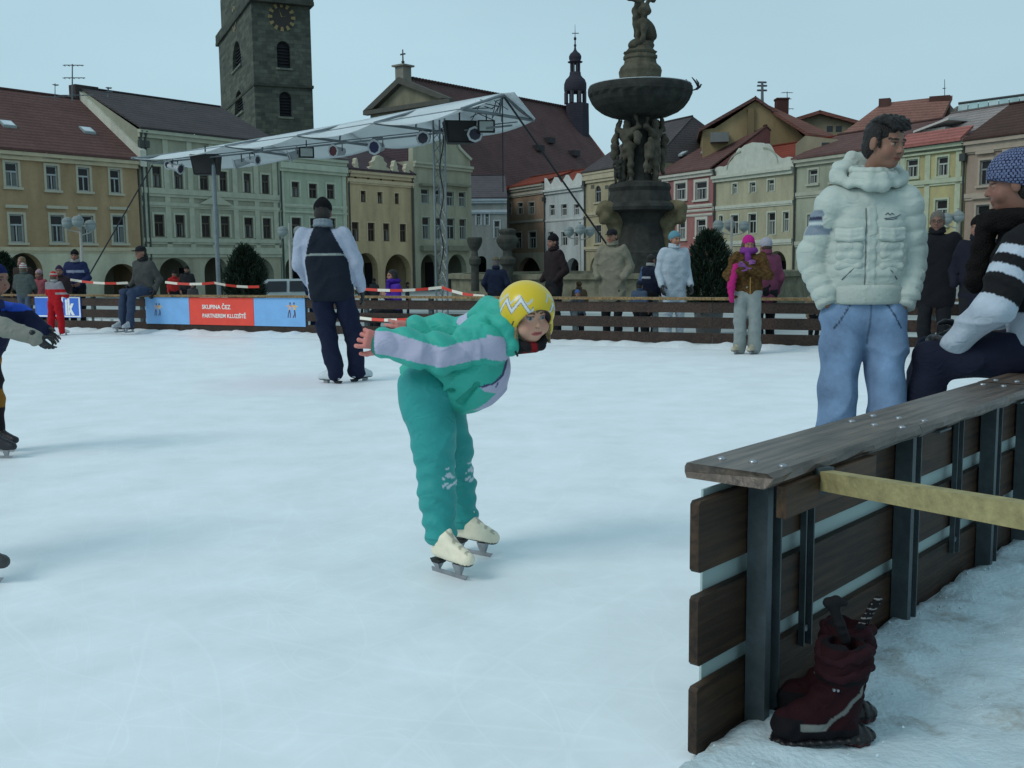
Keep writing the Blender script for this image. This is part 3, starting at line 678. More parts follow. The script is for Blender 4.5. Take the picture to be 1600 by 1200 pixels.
    if roof:
        rc = roofcol or AF(66, 50, 50); r = MB(); r.col = rc; zr = row.hit(mid, ridge_py, ridge_n)[1] if ridge_py else zt + 4; ze = zt + .0
        hl, hr = hip; T = .14; B_ = 2 * ridge_n - .4
        def slab(q):
            r.hexa([np.array(x) for x in q] + [np.array(x) + V(0, 0, T) for x in q])
        e0, e1, r0, r1 = fr(u0 - .05, ov, ze), fr(u1 + .05, ov, ze), fr(u0 - .05 + hl, ridge_n, zr), fr(u1 + .05 - hr, ridge_n, zr); b0, b1 = fr(u0 - .05, B_, ze), fr(u1 + .05, B_, ze)
        slab([e0, e1, r1, r0]); slab([r0, r1, b1, b0])
        if hl: r.face([e0, r0, b0])
        if hr: r.face([e1, b1, r1])
        ro = r.build('roof', m_roof, root)
        for u_, hh in ((u0, hl), (u1, hr)):
            if not hh: g = MB(); g.col = tuple(np.array(col) * .95); g.face([fr(u_, 0, zt), fr(u_, ridge_n, zr - .01), fr(u_, 2 * ridge_n, zt)]); g.build('gable', m_plaster, root)
        q = MB(); q.col = tuple(np.array(rc) * .6); c0 = fr(u0 + hl, ridge_n, zr + T + .03); c1 = fr(u1 - hr, ridge_n, zr + T + .03); q.tube(c0, c1, .11, .11, 6); q.build('ridge_tiles', m_roof, ro)
    else: ro = None; zr = zt
    for p in pipes:
        a = row.hit(p, 330)[0]; q = MB(); q.col = AF(45, 55, 58); q.tube(fr(a, .13, BASEZ), fr(a, .13, zt - .6), .075, .075, 8); q.tube(fr(a, .13, zt - .6), fr(a, .3, zt - .1), .08, .13, 8)
        q.box(fr, a - .22, a + .22, .06, .34, zt - 1.3, zt - .8) if random.random() < .5 else None
        q.build('drainpipe', m_paint, root)
    return dict(root=root, fr=fr, u0=u0, u1=u1, zt=zt, zr=zr, roof=ro, row=row)
def W(l, y0, y1): return [(a, y0, c, y1) for a, c in l]
def skylight(h, px, py, w_=.9, l_=.7):
    fr = h['fr']; rn = h.get('rn', -5.5); best = None
    for n in np.linspace(.3, rn, 60):
        u_, z_ = h['row'].hit(px, py, n); zz = h['zt'] + (h['zr'] - h['zt']) * (.45 - n) / (.45 - rn)
        if best is None or abs(z_ - zz) < best[0]: best = (abs(z_ - zz), u_, n, zz)
    _, u_, n, z = best; sl = (h['zr'] - h['zt']) / (.45 - rn); b = MB(); b.col = (.25, .3, .3)
    def q(u, k, dz): nn = n - k; return fr(u, nn, z + k * sl + dz)
    b.hexa([q(u_ - w_ / 2, -l_ / 2, .13), q(u_ + w_ / 2, -l_ / 2, .13), q(u_ + w_ / 2, l_ / 2, .13), q(u_ - w_ / 2, l_ / 2, .13), q(u_ - w_ / 2, -l_ / 2, .3), q(u_ + w_ / 2, -l_ / 2, .3), q(u_ + w_ / 2, l_ / 2, .26), q(u_ - w_ / 2, l_ / 2, .26)])
    o_ = b.build('skylight', m_paint, h['root']); p = MB(); p.col = (.6, .66, .7)
    p.face([q(u_ - w_ / 2 + .07, -l_ / 2 + .07, .305), q(u_ + w_ / 2 - .07, -l_ / 2 + .07, .305), q(u_ + w_ / 2 - .07, l_ / 2 - .07, .27), q(u_ - w_ / 2 + .07, l_ / 2 - .07, .27)]); p.build('pane', m_glass, o_)
def chimney(h, px, py_top, n, w_=.9, col=(.2, .12, .09), h_=2.2):
    fr = h['fr']; u_, z = h['row'].hit(px, py_top, n); b = MB(); b.col = col; b.box(fr, u_ - w_ / 2, u_ + w_ / 2, n - .35, n + .35, z - h_, z - .12); b.col = tuple(np.array(col) * .7); b.box(fr, u_ - w_ / 2 - .08, u_ + w_ / 2 + .08, n - .43, n + .43, z - .118, z)
    b.build('chimney', m_plaster, h['roof'] or h['root'])
GREY = A(56, 62, 66, .75); BROWN = A(70, 60, 60, .8); ORR = A(100, 58, 48, .62)
cL1 = AF(128, 114, 74); cL2 = AF(112, 128, 112); cL3 = AF(118, 146, 128); cL4 = AF(142, 134, 92); cL5 = AF(116, 130, 112)
h1 = house('town_house', LR, -75, 218, 240, cL1, W([(7, 27)], 254, 292) + [(-36, 250, -17, 288), (-36, 334, -15, 379), (71, 259, 89, 297), (121, 262, 139, 299), (171, 265, 187, 302), (14, 335, 36, 379), (78, 336, 99, 379), (126, 337, 145, 380), (175, 337, 195, 380)],
      [(-60, -8, 395, 1.0), (9, 65, 395, 1.0), (160, 221, 412, 1.25)], 'ochre yellow arcaded house with a brown tiled roof at the left edge', AF(138, 152, 130), 388, AF(140, 142, 112), [(389, .25, .12)],
      True, roofcol=BROWN, ridge_py=151, ridge_n=-7, lintel=True, surcol=AF(130, 140, 122), pipes=(), depth=14)
h1['rn'] = -7
skylight(h1, 12, 198); skylight(h1, 137, 208); skylight(h1, -40, 192)
# white fire wall between the two roofs
fr = LR.fr; u_ = h1['u1']
b = MB(); b.col = AF(140, 158, 150)
pp = [fr(u_, .5, h1['zt'] - .4), fr(u_, -7, h1['zr'] - .4), fr(u_, -7, h1['zr'] + .75), fr(u_, .5, h1['zt'] + .75)]
b.hexa([pp[0], pp[0] + fr.u * .5, pp[1] + fr.u * .5, pp[1], pp[3], pp[3] + fr.u * .5, pp[2] + fr.u * .5, pp[2]]); b.build('fire_wall', m_plaster, h1['root'])
b = MB(); b.col = (.06, .05, .05); b.box(fr, u_ - .3, u_ + 1.6, -7.8, -6.9, h1['zr'] - .5, h1['zr'] + 1.2); b.build('chimney', m_plaster, h1['roof'])
h2 = house('town_house', LR, 222, 436, 214, cL2, [(237, 260, 251, 293), (271, 263, 285, 295), (311, 266, 325, 297), (342, 268, 354, 299), (380, 271, 391, 301), (408, 273, 420, 303),
      (240, 335, 256, 370), (273, 336, 288, 371), (314, 337, 328, 371), (344, 338, 358, 371), (381, 340, 395, 372), (410, 341, 423, 373)],
      [(247, 297, 403, .9), (318, 355, 402, 1.0), (380, 427, 402, .95)], 'pale grey stuccoed house with long dark roof and a small triangular pediment', AF(120, 132, 112), 393, AF(124, 142, 126), [(303, .4, .18), (322, .25, .12), (376, .3, .15), (392, .5, .25)],
      True, roofcol=GREY, ridge_py=168, ridge_n=-7, sill=False, pil=(229, 262, 299, 333, 368, 401, 430), pipes=(224, 231), depth=14, frames=(.12, .1, .08))
b = MB(); b.col = AF(126, 142, 126); u_a = LR.hit(309, 325)[0]; u_b = LR.hit(360, 325)[0]; z_ = LR.hit(335, 320)[1]
b.poly(fr, [(u_a, z_), (u_b, z_), ((u_a + u_b) / 2, z_ + .75)], .19, .34); b.build('pediment', m_trim, h2['root'])
h3 = house('town_house', LR, 437.5, 542, 246, cL3, [(455, 284, 467, 308), (482, 287, 495, 310), (510, 288, 522, 311), (455, 340, 470, 372), (484, 341, 496, 373), (511, 341, 524, 373)],
      [(445, 477, 400, 1.0), (492, 532, 400, 1.0)], 'pale mint green arcaded house behind the standing man\'s head', None, None, AF(128, 152, 136), [(262, .5, .35), (322, .2, .1), (332, .12, .14), (381, .2, .12)],
      True, roofcol=AF(70, 74, 78), ridge_py=222, ridge_n=-6, sill=False, pil=(441, 538), pipes=(439,), frames=(.15, .12, .1))
h4 = house('town_house', LR, 543.5, 646, 270, cL4, [(563, 298, 571, 316), (589, 300, 597, 318), (616, 302, 623, 319), (549, 347, 560, 377), (574, 348, 585, 377), (598, 349, 608, 377), (624, 350, 634, 378)],
      [(553, 590, 395, 1.0), (601, 642, 397, 1.0)], 'warm yellow arcaded house with carved parapet figures along its roof edge', None, None, AF(146, 142, 106), [(285, .3, .2)],
      True, roofcol=A(52, 52, 58, .9), ridge_py=236, ridge_n=-5, sill=False, surround=.1, pipes=(643, 545), frames=(.15, .1, .07))
for k, (p0, p1, y_) in enumerate([(550, 557, 247), (572, 606, 243), (609, 619, 251), (628, 637, 256)]):
    a = LR.hit(p0, 250)[0]; c = LR.hit(p1, 250)[0]; zt_ = LR.hit((p0 + p1) / 2, y_)[1]; q = MB(); q.col = AF(130, 140, 118); z0 = h4['zt'] + .01; m_ = (a + c) / 2; w_ = (c - a) / 2
    H_ = max(.6, zt_ - z0); pts = [(-1, 0), (1, 0), (.95, .25), (.6, .35), (.7, .55), (.42, .7), (.35, .9), (0, 1), (-.35, .9), (-.42, .7), (-.7, .55), (-.6, .35), (-.95, .25)]
    q.poly(fr, [(m_ + w_ * x, z0 + H_ * z) for x, z in pts], -.12, .3); q.build('parapet_ornament', m_trim, h4['root'])
for p in (555, 575, 595, 614):
    a, z = LR.hit(p, 281 - (614 - p) * .07 if 0 else 277 + (p - 555) * .06); q = MB(); q.col = (.03, .025, .02); q.tube(fr(a, .002, z), fr(a, .02, z), .16, .16, 10); q.build('vent_hole', m_paint, h4['root'])
h5 = house('town_house', LR, 647.5, 737, 256, cL5, [(657, 295, 670, 318), (677, 296, 687, 319), (697, 299, 709, 322), (716, 300, 727, 323), (659, 339, 671, 374), (679, 340, 689, 374), (697, 341, 710, 374), (717, 342, 728, 374)],
      [(657, 686, 397, 1.0), (699, 729, 397, 1.0)], 'grey green arcaded house with a curved gable behind the right stage pole', None, None, AF(122, 138, 122), [(262, .2, .15)],
      None, sill=False, surround=.08, frames=(.45, .5, .48), pipes=())
# projecting bay edges and the gable
b = MB(); b.col = tuple(np.array(cL5) * .6)
for p0, p1 in ((655, 690), (695, 732)):
    a, c = LR.hit(p0, 340)[0], LR.hit(p1, 340)[0]
    for y_, th in ((290, .22), (388, .5)):
        b = MB(); b.col = tuple(np.array(cL5) * .6); z_ = LR.hit((p0 + p1) / 2, y_)[1]; b.box(fr, a, c, .06, .5, z_ - th / 2, z_ + th / 2); b.build('bay_ledge', m_trim, h5['root'])
zt5 = h5['zt']; a, c = h5['u0'], h5['u1']; b = MB(); b.col = cL5; zz = LR.hit(665, 205)[1]; L_ = c - a
pts = [(a, zt5 - .01), (c, zt5 - .01), (c - .1, zt5 + .6), (c - .1 * L_, zt5 + 1.0), (c - .22 * L_, zt5 + 1.6), (c - .33 * L_, zt5 + 2.9), (c - .36 * L_, zz), (a + .1, zz), (a + .02, zt5 + .8)]
b.poly(fr, pts, -.6, -.05); b.build('gable', m_plaster, h5['root'])
b = MB(); b.col = AF(130, 145, 132)
for (p, q) in zip(pts[2:6], pts[3:7]): b.poly(fr, [(p[0] - .0, p[1] + .02), (p[0] + .18, p[1] + .22), (q[0] + .18, q[1] + .22), (q[0], q[1] + .02)], -.7, .15)
b.build('gable_scroll', m_trim, h5['root'])
b = MB(); b.col = A(54, 54, 60, .9); D1 = -12
b.hexa([fr(a, -.7, zt5), fr(c - .5, -.7, zt5), fr(c - .5, D1, zt5), fr(a, D1, zt5), fr(a + .2, -.7, zz - .4), fr(a + .6 * L_, -.7, zz - .4), fr(a + .6 * L_, D1, zz - .4), fr(a + .2, D1, zz - .4)]); b.build('roof', m_roof, h5['root'])
# small houses in the gap at the corner (a third row further back)
CR = Row((-3.5, 118), (1, .05))
h6 = house('town_house', CR, 734, 792, 310, AF(100, 118, 122), [(758, 300 + 32, 764, 352), (772, 345, 781, 372), (744, 330, 751, 352)], [(744, 760, 400, 1)], 'small blue grey house tucked in the corner gap of the square', None, None, AF(120, 150, 170), [(330, .3, .2)], True, roofcol=AF(60, 62, 72), ridge_py=276, ridge_n=-5, sill=False, surround=.1)
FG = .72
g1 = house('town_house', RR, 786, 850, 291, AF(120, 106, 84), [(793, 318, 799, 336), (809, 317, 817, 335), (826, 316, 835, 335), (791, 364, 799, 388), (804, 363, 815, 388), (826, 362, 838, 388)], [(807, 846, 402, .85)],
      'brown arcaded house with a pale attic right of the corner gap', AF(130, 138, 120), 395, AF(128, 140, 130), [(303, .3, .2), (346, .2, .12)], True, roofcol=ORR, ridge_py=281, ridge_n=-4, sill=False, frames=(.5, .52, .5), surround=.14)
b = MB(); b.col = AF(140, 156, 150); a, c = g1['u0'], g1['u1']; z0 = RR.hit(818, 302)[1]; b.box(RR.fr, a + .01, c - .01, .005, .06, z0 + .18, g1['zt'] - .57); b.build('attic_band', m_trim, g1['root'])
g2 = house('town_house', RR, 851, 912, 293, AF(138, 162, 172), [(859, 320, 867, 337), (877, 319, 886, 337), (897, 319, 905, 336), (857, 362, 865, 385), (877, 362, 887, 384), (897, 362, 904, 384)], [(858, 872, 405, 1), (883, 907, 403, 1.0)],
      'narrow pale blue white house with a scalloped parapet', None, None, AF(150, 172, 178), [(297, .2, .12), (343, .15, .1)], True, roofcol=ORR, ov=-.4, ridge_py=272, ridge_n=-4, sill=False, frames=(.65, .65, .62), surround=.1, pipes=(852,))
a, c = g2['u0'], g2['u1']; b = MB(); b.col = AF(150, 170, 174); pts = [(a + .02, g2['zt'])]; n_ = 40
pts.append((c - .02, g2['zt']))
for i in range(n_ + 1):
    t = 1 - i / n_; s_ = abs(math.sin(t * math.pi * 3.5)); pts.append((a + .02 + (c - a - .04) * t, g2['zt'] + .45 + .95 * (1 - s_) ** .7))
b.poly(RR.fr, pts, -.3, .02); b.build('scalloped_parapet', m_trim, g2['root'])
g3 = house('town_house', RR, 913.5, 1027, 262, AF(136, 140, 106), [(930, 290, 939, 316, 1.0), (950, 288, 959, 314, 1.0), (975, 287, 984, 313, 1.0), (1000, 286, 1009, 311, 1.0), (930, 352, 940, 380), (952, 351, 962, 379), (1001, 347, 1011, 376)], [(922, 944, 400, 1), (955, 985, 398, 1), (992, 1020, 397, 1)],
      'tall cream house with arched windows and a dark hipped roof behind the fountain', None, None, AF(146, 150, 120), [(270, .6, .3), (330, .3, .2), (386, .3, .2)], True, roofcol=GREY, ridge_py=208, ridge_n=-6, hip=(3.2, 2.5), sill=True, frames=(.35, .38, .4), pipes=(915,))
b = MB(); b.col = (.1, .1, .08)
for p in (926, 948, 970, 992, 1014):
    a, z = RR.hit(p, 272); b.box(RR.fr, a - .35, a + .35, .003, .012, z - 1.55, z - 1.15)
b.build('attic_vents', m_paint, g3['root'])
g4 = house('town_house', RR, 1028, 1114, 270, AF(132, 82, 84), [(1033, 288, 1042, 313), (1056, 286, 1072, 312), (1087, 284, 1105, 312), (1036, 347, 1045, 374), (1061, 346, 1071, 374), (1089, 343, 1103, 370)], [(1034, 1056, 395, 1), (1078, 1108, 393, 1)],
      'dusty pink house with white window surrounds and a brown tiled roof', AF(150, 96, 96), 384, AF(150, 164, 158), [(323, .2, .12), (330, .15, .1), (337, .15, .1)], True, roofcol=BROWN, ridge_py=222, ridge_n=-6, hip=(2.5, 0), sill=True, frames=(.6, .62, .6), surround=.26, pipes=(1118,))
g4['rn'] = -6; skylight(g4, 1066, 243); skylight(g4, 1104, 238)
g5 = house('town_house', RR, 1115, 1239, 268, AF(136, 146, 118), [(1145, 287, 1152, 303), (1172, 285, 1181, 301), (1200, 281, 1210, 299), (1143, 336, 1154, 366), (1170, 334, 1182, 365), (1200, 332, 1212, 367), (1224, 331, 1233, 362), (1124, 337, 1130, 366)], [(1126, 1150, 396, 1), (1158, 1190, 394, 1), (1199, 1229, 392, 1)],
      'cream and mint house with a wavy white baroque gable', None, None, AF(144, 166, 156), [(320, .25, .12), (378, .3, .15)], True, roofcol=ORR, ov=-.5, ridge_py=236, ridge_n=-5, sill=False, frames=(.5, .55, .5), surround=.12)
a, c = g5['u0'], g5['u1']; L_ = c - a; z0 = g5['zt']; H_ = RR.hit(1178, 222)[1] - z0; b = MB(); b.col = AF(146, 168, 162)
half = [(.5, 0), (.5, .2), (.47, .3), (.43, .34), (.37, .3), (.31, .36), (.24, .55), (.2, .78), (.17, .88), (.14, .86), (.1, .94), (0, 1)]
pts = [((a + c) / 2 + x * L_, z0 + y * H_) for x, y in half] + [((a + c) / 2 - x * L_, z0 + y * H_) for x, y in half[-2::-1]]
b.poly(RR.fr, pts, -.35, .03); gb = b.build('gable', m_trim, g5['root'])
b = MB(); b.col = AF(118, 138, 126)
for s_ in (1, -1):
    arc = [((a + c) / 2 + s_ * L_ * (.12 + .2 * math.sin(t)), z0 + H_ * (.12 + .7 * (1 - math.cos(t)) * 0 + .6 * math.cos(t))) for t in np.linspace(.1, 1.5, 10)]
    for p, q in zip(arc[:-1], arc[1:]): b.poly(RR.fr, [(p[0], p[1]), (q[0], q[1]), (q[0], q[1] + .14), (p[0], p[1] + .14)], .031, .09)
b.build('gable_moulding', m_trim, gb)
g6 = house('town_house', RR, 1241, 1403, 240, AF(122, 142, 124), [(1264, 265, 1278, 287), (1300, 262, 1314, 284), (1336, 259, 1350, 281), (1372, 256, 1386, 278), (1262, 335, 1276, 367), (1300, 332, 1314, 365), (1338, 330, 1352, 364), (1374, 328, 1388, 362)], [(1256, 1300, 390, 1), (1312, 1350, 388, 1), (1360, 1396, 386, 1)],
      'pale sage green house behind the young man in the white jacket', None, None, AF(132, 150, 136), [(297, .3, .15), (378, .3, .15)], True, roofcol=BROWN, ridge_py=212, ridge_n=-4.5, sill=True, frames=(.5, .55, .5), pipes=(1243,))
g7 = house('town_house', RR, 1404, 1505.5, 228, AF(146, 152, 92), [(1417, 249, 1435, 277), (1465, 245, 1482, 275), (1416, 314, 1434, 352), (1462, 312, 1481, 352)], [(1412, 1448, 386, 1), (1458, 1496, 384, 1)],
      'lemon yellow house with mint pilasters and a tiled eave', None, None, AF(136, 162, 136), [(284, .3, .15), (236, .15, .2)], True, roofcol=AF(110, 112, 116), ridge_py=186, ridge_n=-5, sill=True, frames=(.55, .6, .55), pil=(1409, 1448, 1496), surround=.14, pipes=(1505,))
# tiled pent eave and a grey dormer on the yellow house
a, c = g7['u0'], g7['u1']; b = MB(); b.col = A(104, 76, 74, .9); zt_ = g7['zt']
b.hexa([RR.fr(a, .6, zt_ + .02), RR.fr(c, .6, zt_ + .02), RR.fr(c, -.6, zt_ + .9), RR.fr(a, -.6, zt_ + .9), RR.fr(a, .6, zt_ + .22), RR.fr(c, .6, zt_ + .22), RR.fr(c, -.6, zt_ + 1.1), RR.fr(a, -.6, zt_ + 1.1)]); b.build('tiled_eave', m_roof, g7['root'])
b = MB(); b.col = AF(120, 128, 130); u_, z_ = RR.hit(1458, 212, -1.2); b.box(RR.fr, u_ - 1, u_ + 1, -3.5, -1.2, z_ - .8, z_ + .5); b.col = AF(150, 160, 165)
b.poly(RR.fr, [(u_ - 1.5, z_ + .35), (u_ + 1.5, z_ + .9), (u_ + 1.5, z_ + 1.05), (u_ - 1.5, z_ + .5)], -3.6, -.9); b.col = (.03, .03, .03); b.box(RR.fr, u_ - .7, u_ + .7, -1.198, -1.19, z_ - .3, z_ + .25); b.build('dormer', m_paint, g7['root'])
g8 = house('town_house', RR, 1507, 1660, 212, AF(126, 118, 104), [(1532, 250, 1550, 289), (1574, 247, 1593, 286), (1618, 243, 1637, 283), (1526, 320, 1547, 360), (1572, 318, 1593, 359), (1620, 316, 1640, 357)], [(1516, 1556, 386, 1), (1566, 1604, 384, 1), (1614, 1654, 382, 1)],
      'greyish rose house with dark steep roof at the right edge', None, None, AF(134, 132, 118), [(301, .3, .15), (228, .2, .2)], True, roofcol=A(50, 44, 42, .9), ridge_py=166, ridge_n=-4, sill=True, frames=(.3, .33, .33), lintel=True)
# ------------------------------------------------------------------ buildings behind the right-hand row: solid blocks from their outlines
def block(name, Y, pts, depth, col, label, mats=None, ang=0, parent=None, cat='building'):
    """closed outline (pixels) standing at distance Y, extruded away; returns root and frame"""
    root = parent
    if root is None:
        p0 = P(pts[0][0], 430, Y); root = empty(name, (p0[0], p0[1], -1.5), label, cat)
    f2 = frame2((0, Y, 0), (math.cos(ang), math.sin(ang)));
    rw = Row((0, Y), (math.cos(ang), math.sin(ang)))
    q = [rw.hit(x, y) for x, y in pts]; b = MB(); b.col = col; b.poly(rw.fr, q, -depth, 0); return root, rw, b
root, rw, b = block('gabled_house', 100, [(1098, 330), (1098, 203), (1117, 200), (1180, 158), (1216, 176), (1258, 216), (1258, 330)], 14, AF(124, 116, 72), 'mustard yellow gabled house with antenna masts rising behind the pink and mint houses', ang=-.15); b.build('wall', m_plaster, root)
for p, q in (((1092, 207), (1181, 156)), ((1179, 156), (1262, 214))):
    a, c = rw.hit(*p), rw.hit(*q); b = MB(); b.col = BROWN; b.poly(rw.fr, [a, c, (c[0], c[1] + .3), (a[0], a[1] + .3)], -14.5, .5); b.build('roof', m_roof, root)
b = MB(); b.col = AF(96, 88, 56); a = rw.hit(1168, 170); c = rw.hit(1176, 300); b.box(rw.fr, a[0], c[0], .01, .35, c[1], a[1]); b.build('chimney_breast', m_plaster, root)
b = MB(); b.col = AF(90, 105, 110); a = rw.hit(1120, 206); c = rw.hit(1136, 330); b.box(rw.fr, a[0] - .6, c[0], .02, 1.4, rw.hit(1128, 224)[1], a[1] - .2); b.build('lean_to', m_plaster, root)
def mast(px, py0, py1, Y, label, cross=((.2, .5), (.5, .35)), name='antenna', th=.035):
    b = MB(); b.col = (.12, .14, .15); p0 = P(px, py0, Y); p1 = P(px, py1, Y); b.tube(p0, p1, th, th * .7, 6); H_ = p1[2] - p0[2]
    for t, w_ in cross:
        c = V(p1[0], p1[1], p1[2] - H_ * t); b.tube(c - V(w_, 0, -.03), c + V(w_ * 1.1, .3, .06), th * .6, th * .6, 5)
        for k in range(5): x = -w_ + 2 * w_ * k / 4; b.tube(c + V(x, -.2, 0), c + V(x, .25, 0), .018, .018, 4)
    return b.thing(name, m_paint, label, 'antenna')
mast(1191, 165, 129, 99, 'thick cluster mast on the yellow gabled house', ((.0, .4), (.15, .45), (.35, .45)), th=.16)
b = MB(); b.col = AF(70, 44, 42); pq = P(1221, 176, 98); t_ = P(1221, 154, 98); b.lathe((pq[0], pq[1], pq[2] - 1.5), [(.75, 0), (.75, t_[2] - pq[2] + 1.3), (.85, t_[2] - pq[2] + 1.35), (.85, t_[2] - pq[2] + 1.5)], 4); b.build('chimney', m_plaster, root)
mast(1230, 182, 143, 98, 'thin aerial beside the square brick chimney', ((.05, .5), (.3, .4), (.7, .6)), th=.05)
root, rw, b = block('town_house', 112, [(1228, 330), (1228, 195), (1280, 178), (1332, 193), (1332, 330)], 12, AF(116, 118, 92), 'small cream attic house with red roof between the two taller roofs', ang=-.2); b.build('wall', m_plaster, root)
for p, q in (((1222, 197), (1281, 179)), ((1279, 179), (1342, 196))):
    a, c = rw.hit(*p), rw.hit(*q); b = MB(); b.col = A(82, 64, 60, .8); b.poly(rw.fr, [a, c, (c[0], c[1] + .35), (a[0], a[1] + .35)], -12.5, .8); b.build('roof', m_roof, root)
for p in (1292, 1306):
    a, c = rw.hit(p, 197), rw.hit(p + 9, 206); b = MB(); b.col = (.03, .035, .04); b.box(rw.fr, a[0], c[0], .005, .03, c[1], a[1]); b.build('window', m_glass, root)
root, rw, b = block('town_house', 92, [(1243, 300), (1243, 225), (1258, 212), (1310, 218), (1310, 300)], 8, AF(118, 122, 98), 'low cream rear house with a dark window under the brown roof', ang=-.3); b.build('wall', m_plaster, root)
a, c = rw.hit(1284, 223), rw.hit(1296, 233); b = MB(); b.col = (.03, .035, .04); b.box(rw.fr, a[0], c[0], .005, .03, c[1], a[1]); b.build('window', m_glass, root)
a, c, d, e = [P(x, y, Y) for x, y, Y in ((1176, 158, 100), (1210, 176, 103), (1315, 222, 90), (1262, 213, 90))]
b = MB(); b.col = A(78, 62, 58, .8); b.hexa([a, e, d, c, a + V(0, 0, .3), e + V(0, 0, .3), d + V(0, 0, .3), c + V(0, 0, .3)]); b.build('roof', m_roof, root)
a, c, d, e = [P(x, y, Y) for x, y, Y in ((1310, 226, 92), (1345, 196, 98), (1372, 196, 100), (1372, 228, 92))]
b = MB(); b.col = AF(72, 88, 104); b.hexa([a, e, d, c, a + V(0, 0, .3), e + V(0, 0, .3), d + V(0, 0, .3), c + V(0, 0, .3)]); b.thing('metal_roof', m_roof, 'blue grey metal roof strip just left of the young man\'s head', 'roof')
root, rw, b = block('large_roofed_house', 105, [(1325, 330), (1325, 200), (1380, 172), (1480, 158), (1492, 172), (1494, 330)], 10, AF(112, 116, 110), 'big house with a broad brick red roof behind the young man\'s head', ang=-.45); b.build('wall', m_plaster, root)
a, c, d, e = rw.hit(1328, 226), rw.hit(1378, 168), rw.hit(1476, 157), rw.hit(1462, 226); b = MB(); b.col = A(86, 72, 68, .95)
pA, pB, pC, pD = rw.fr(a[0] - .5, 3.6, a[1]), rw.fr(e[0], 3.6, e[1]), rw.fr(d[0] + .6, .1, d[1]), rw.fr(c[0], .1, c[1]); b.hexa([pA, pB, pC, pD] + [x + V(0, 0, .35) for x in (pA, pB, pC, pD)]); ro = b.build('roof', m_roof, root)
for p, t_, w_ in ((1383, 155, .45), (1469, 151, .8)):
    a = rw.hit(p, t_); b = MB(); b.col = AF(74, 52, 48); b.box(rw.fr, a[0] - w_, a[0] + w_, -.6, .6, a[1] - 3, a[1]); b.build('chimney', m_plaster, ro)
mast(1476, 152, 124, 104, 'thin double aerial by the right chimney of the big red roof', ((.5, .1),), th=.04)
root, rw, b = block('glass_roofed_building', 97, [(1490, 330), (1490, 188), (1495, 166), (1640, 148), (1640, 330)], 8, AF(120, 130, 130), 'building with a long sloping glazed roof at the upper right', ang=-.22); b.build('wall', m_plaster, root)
a, c, d, e = rw.hit(1487, 200), rw.hit(1497, 165), rw.hit(1640, 146), rw.hit(1640, 182)
for k in range(9):
    t0, t1 = k / 9 + .004, (k + 1) / 9 - .004
    def L2(p, q, t): return (p[0] + (q[0] - p[0]) * t, p[1] + (q[1] - p[1]) * t)
    q = [L2(a, e, t0), L2(a, e, t1), L2(c, d, t1), L2(c, d, t0)]; p4 = [rw.fr(q[0][0], 1.6, q[0][1]), rw.fr(q[1][0], 1.6, q[1][1]), rw.fr(q[2][0], .1, q[2][1]), rw.fr(q[3][0], .1, q[3][1])]
    b = MB(); b.col = (.32, .45, .45) if k % 3 else (.4, .5, .5); b.hexa(p4 + [x + V(0, 0, .12) for x in p4]); b.build('roof_glazing', m_glass, root)
b = MB(); b.col = (.06, .06, .06); b.tube(rw.fr(c[0], .1, c[1] + .15), rw.fr(d[0], .1, d[1] + .15), .12, .12, 6); b.build('ridge_cap', m_paint, root)
# white lean roof right of the fountain
a, c, d, e = [P(x, y, Y) for x, y, Y in ((1030, 262, 106), (1036, 208, 112), (1130, 222, 112), (1120, 262, 104))]
b = MB(); b.col = AF(150, 170, 168); b.hexa([x - V(0, 0, 5) for x in (a, e, d, c)] + [a, e, d, c]); b.thing('rear_house', m_plaster, 'pale rear wall and roof showing between the fountain and the brown roof', 'building')
# ------------------------------------------------------------------ black tower
TY = 150; tc_ = P(412, 412, TY); ang = math.radians(30)
# right face frame starts at the shared corner
corner = P(397, 130, TY); corner[2] = 0; rf = frame2((corner[0], corner[1], 0), (math.cos(-.0) * math.cos(math.radians(24)), math.sin(math.radians(24)))); SZ = 9.2
lf_u = -rf.n; lfo = corner + (-rf.n) * 0
tower = empty('stone_tower', (tc_[0], tc_[1] + 4, -1.5), 'tall dark stone clock tower with arched belfry openings', 'tower')
rwR = Row((corner[0], corner[1]), rf.u[:2]); 
lf = frame2((corner[0] - rf.n[0] * -0, corner[1], 0), rf.n[:2] * 1.0)   # left face runs away from the corner
luv = V(-math.sin(math.radians(24)) * 1, math.cos(math.radians(24)), 0); LW = 9.2
LW = -Row((corner[0], corner[1]), (luv[0], luv[1])).hit(344, 130)[0]; LW = abs(LW); LO = corner + luv * LW; rwL = Row((LO[0], LO[1]), (-luv[0], -luv[1]))
STO = A(56, 70, 68, .85)
def tz(py): return P(412, py, TY)[2]
z_top = tz(3); z_c = tz(131)
us0, us1 = 0, rwR.hit(488, 130)[0]
holesR = []; 
for x0, x1, y0, y1 in ((432, 453, 64, 106), (436, 455, 143, 182)):
    holesR.append((rwR.hit(x0, y0)[0], rwR.hit(x1, y0)[0], rwR.hit(442, y1)[1], rwR.hit(442, y0)[1], 1.0, .9))
b = wall_mesh(rwR.fr, 0, us1, -1.5, z_top, holesR); b.c = [STO] * len(b.v)
holesL = []
LWp = LW
for x0, x1, y0, y1 in ((361.5, 376, 63, 107), (365, 379.5, 143, 181)):
    holesL.append((rwL.hit(x0, y0)[0], rwL.hit(x1, y0)[0], rwL.hit(370, y1)[1], rwL.hit(370, y0)[1], 1.0, .9))
b2 = wall_mesh(rwL.fr, 0, LW, -1.5, z_top, holesL)
k0 = len(b.v); b.v += b2.v; b.c += [STO] * len(b2.v); b.f += [[i + k0 for i in f] for f in b2.f]; b.mi += b2.mi
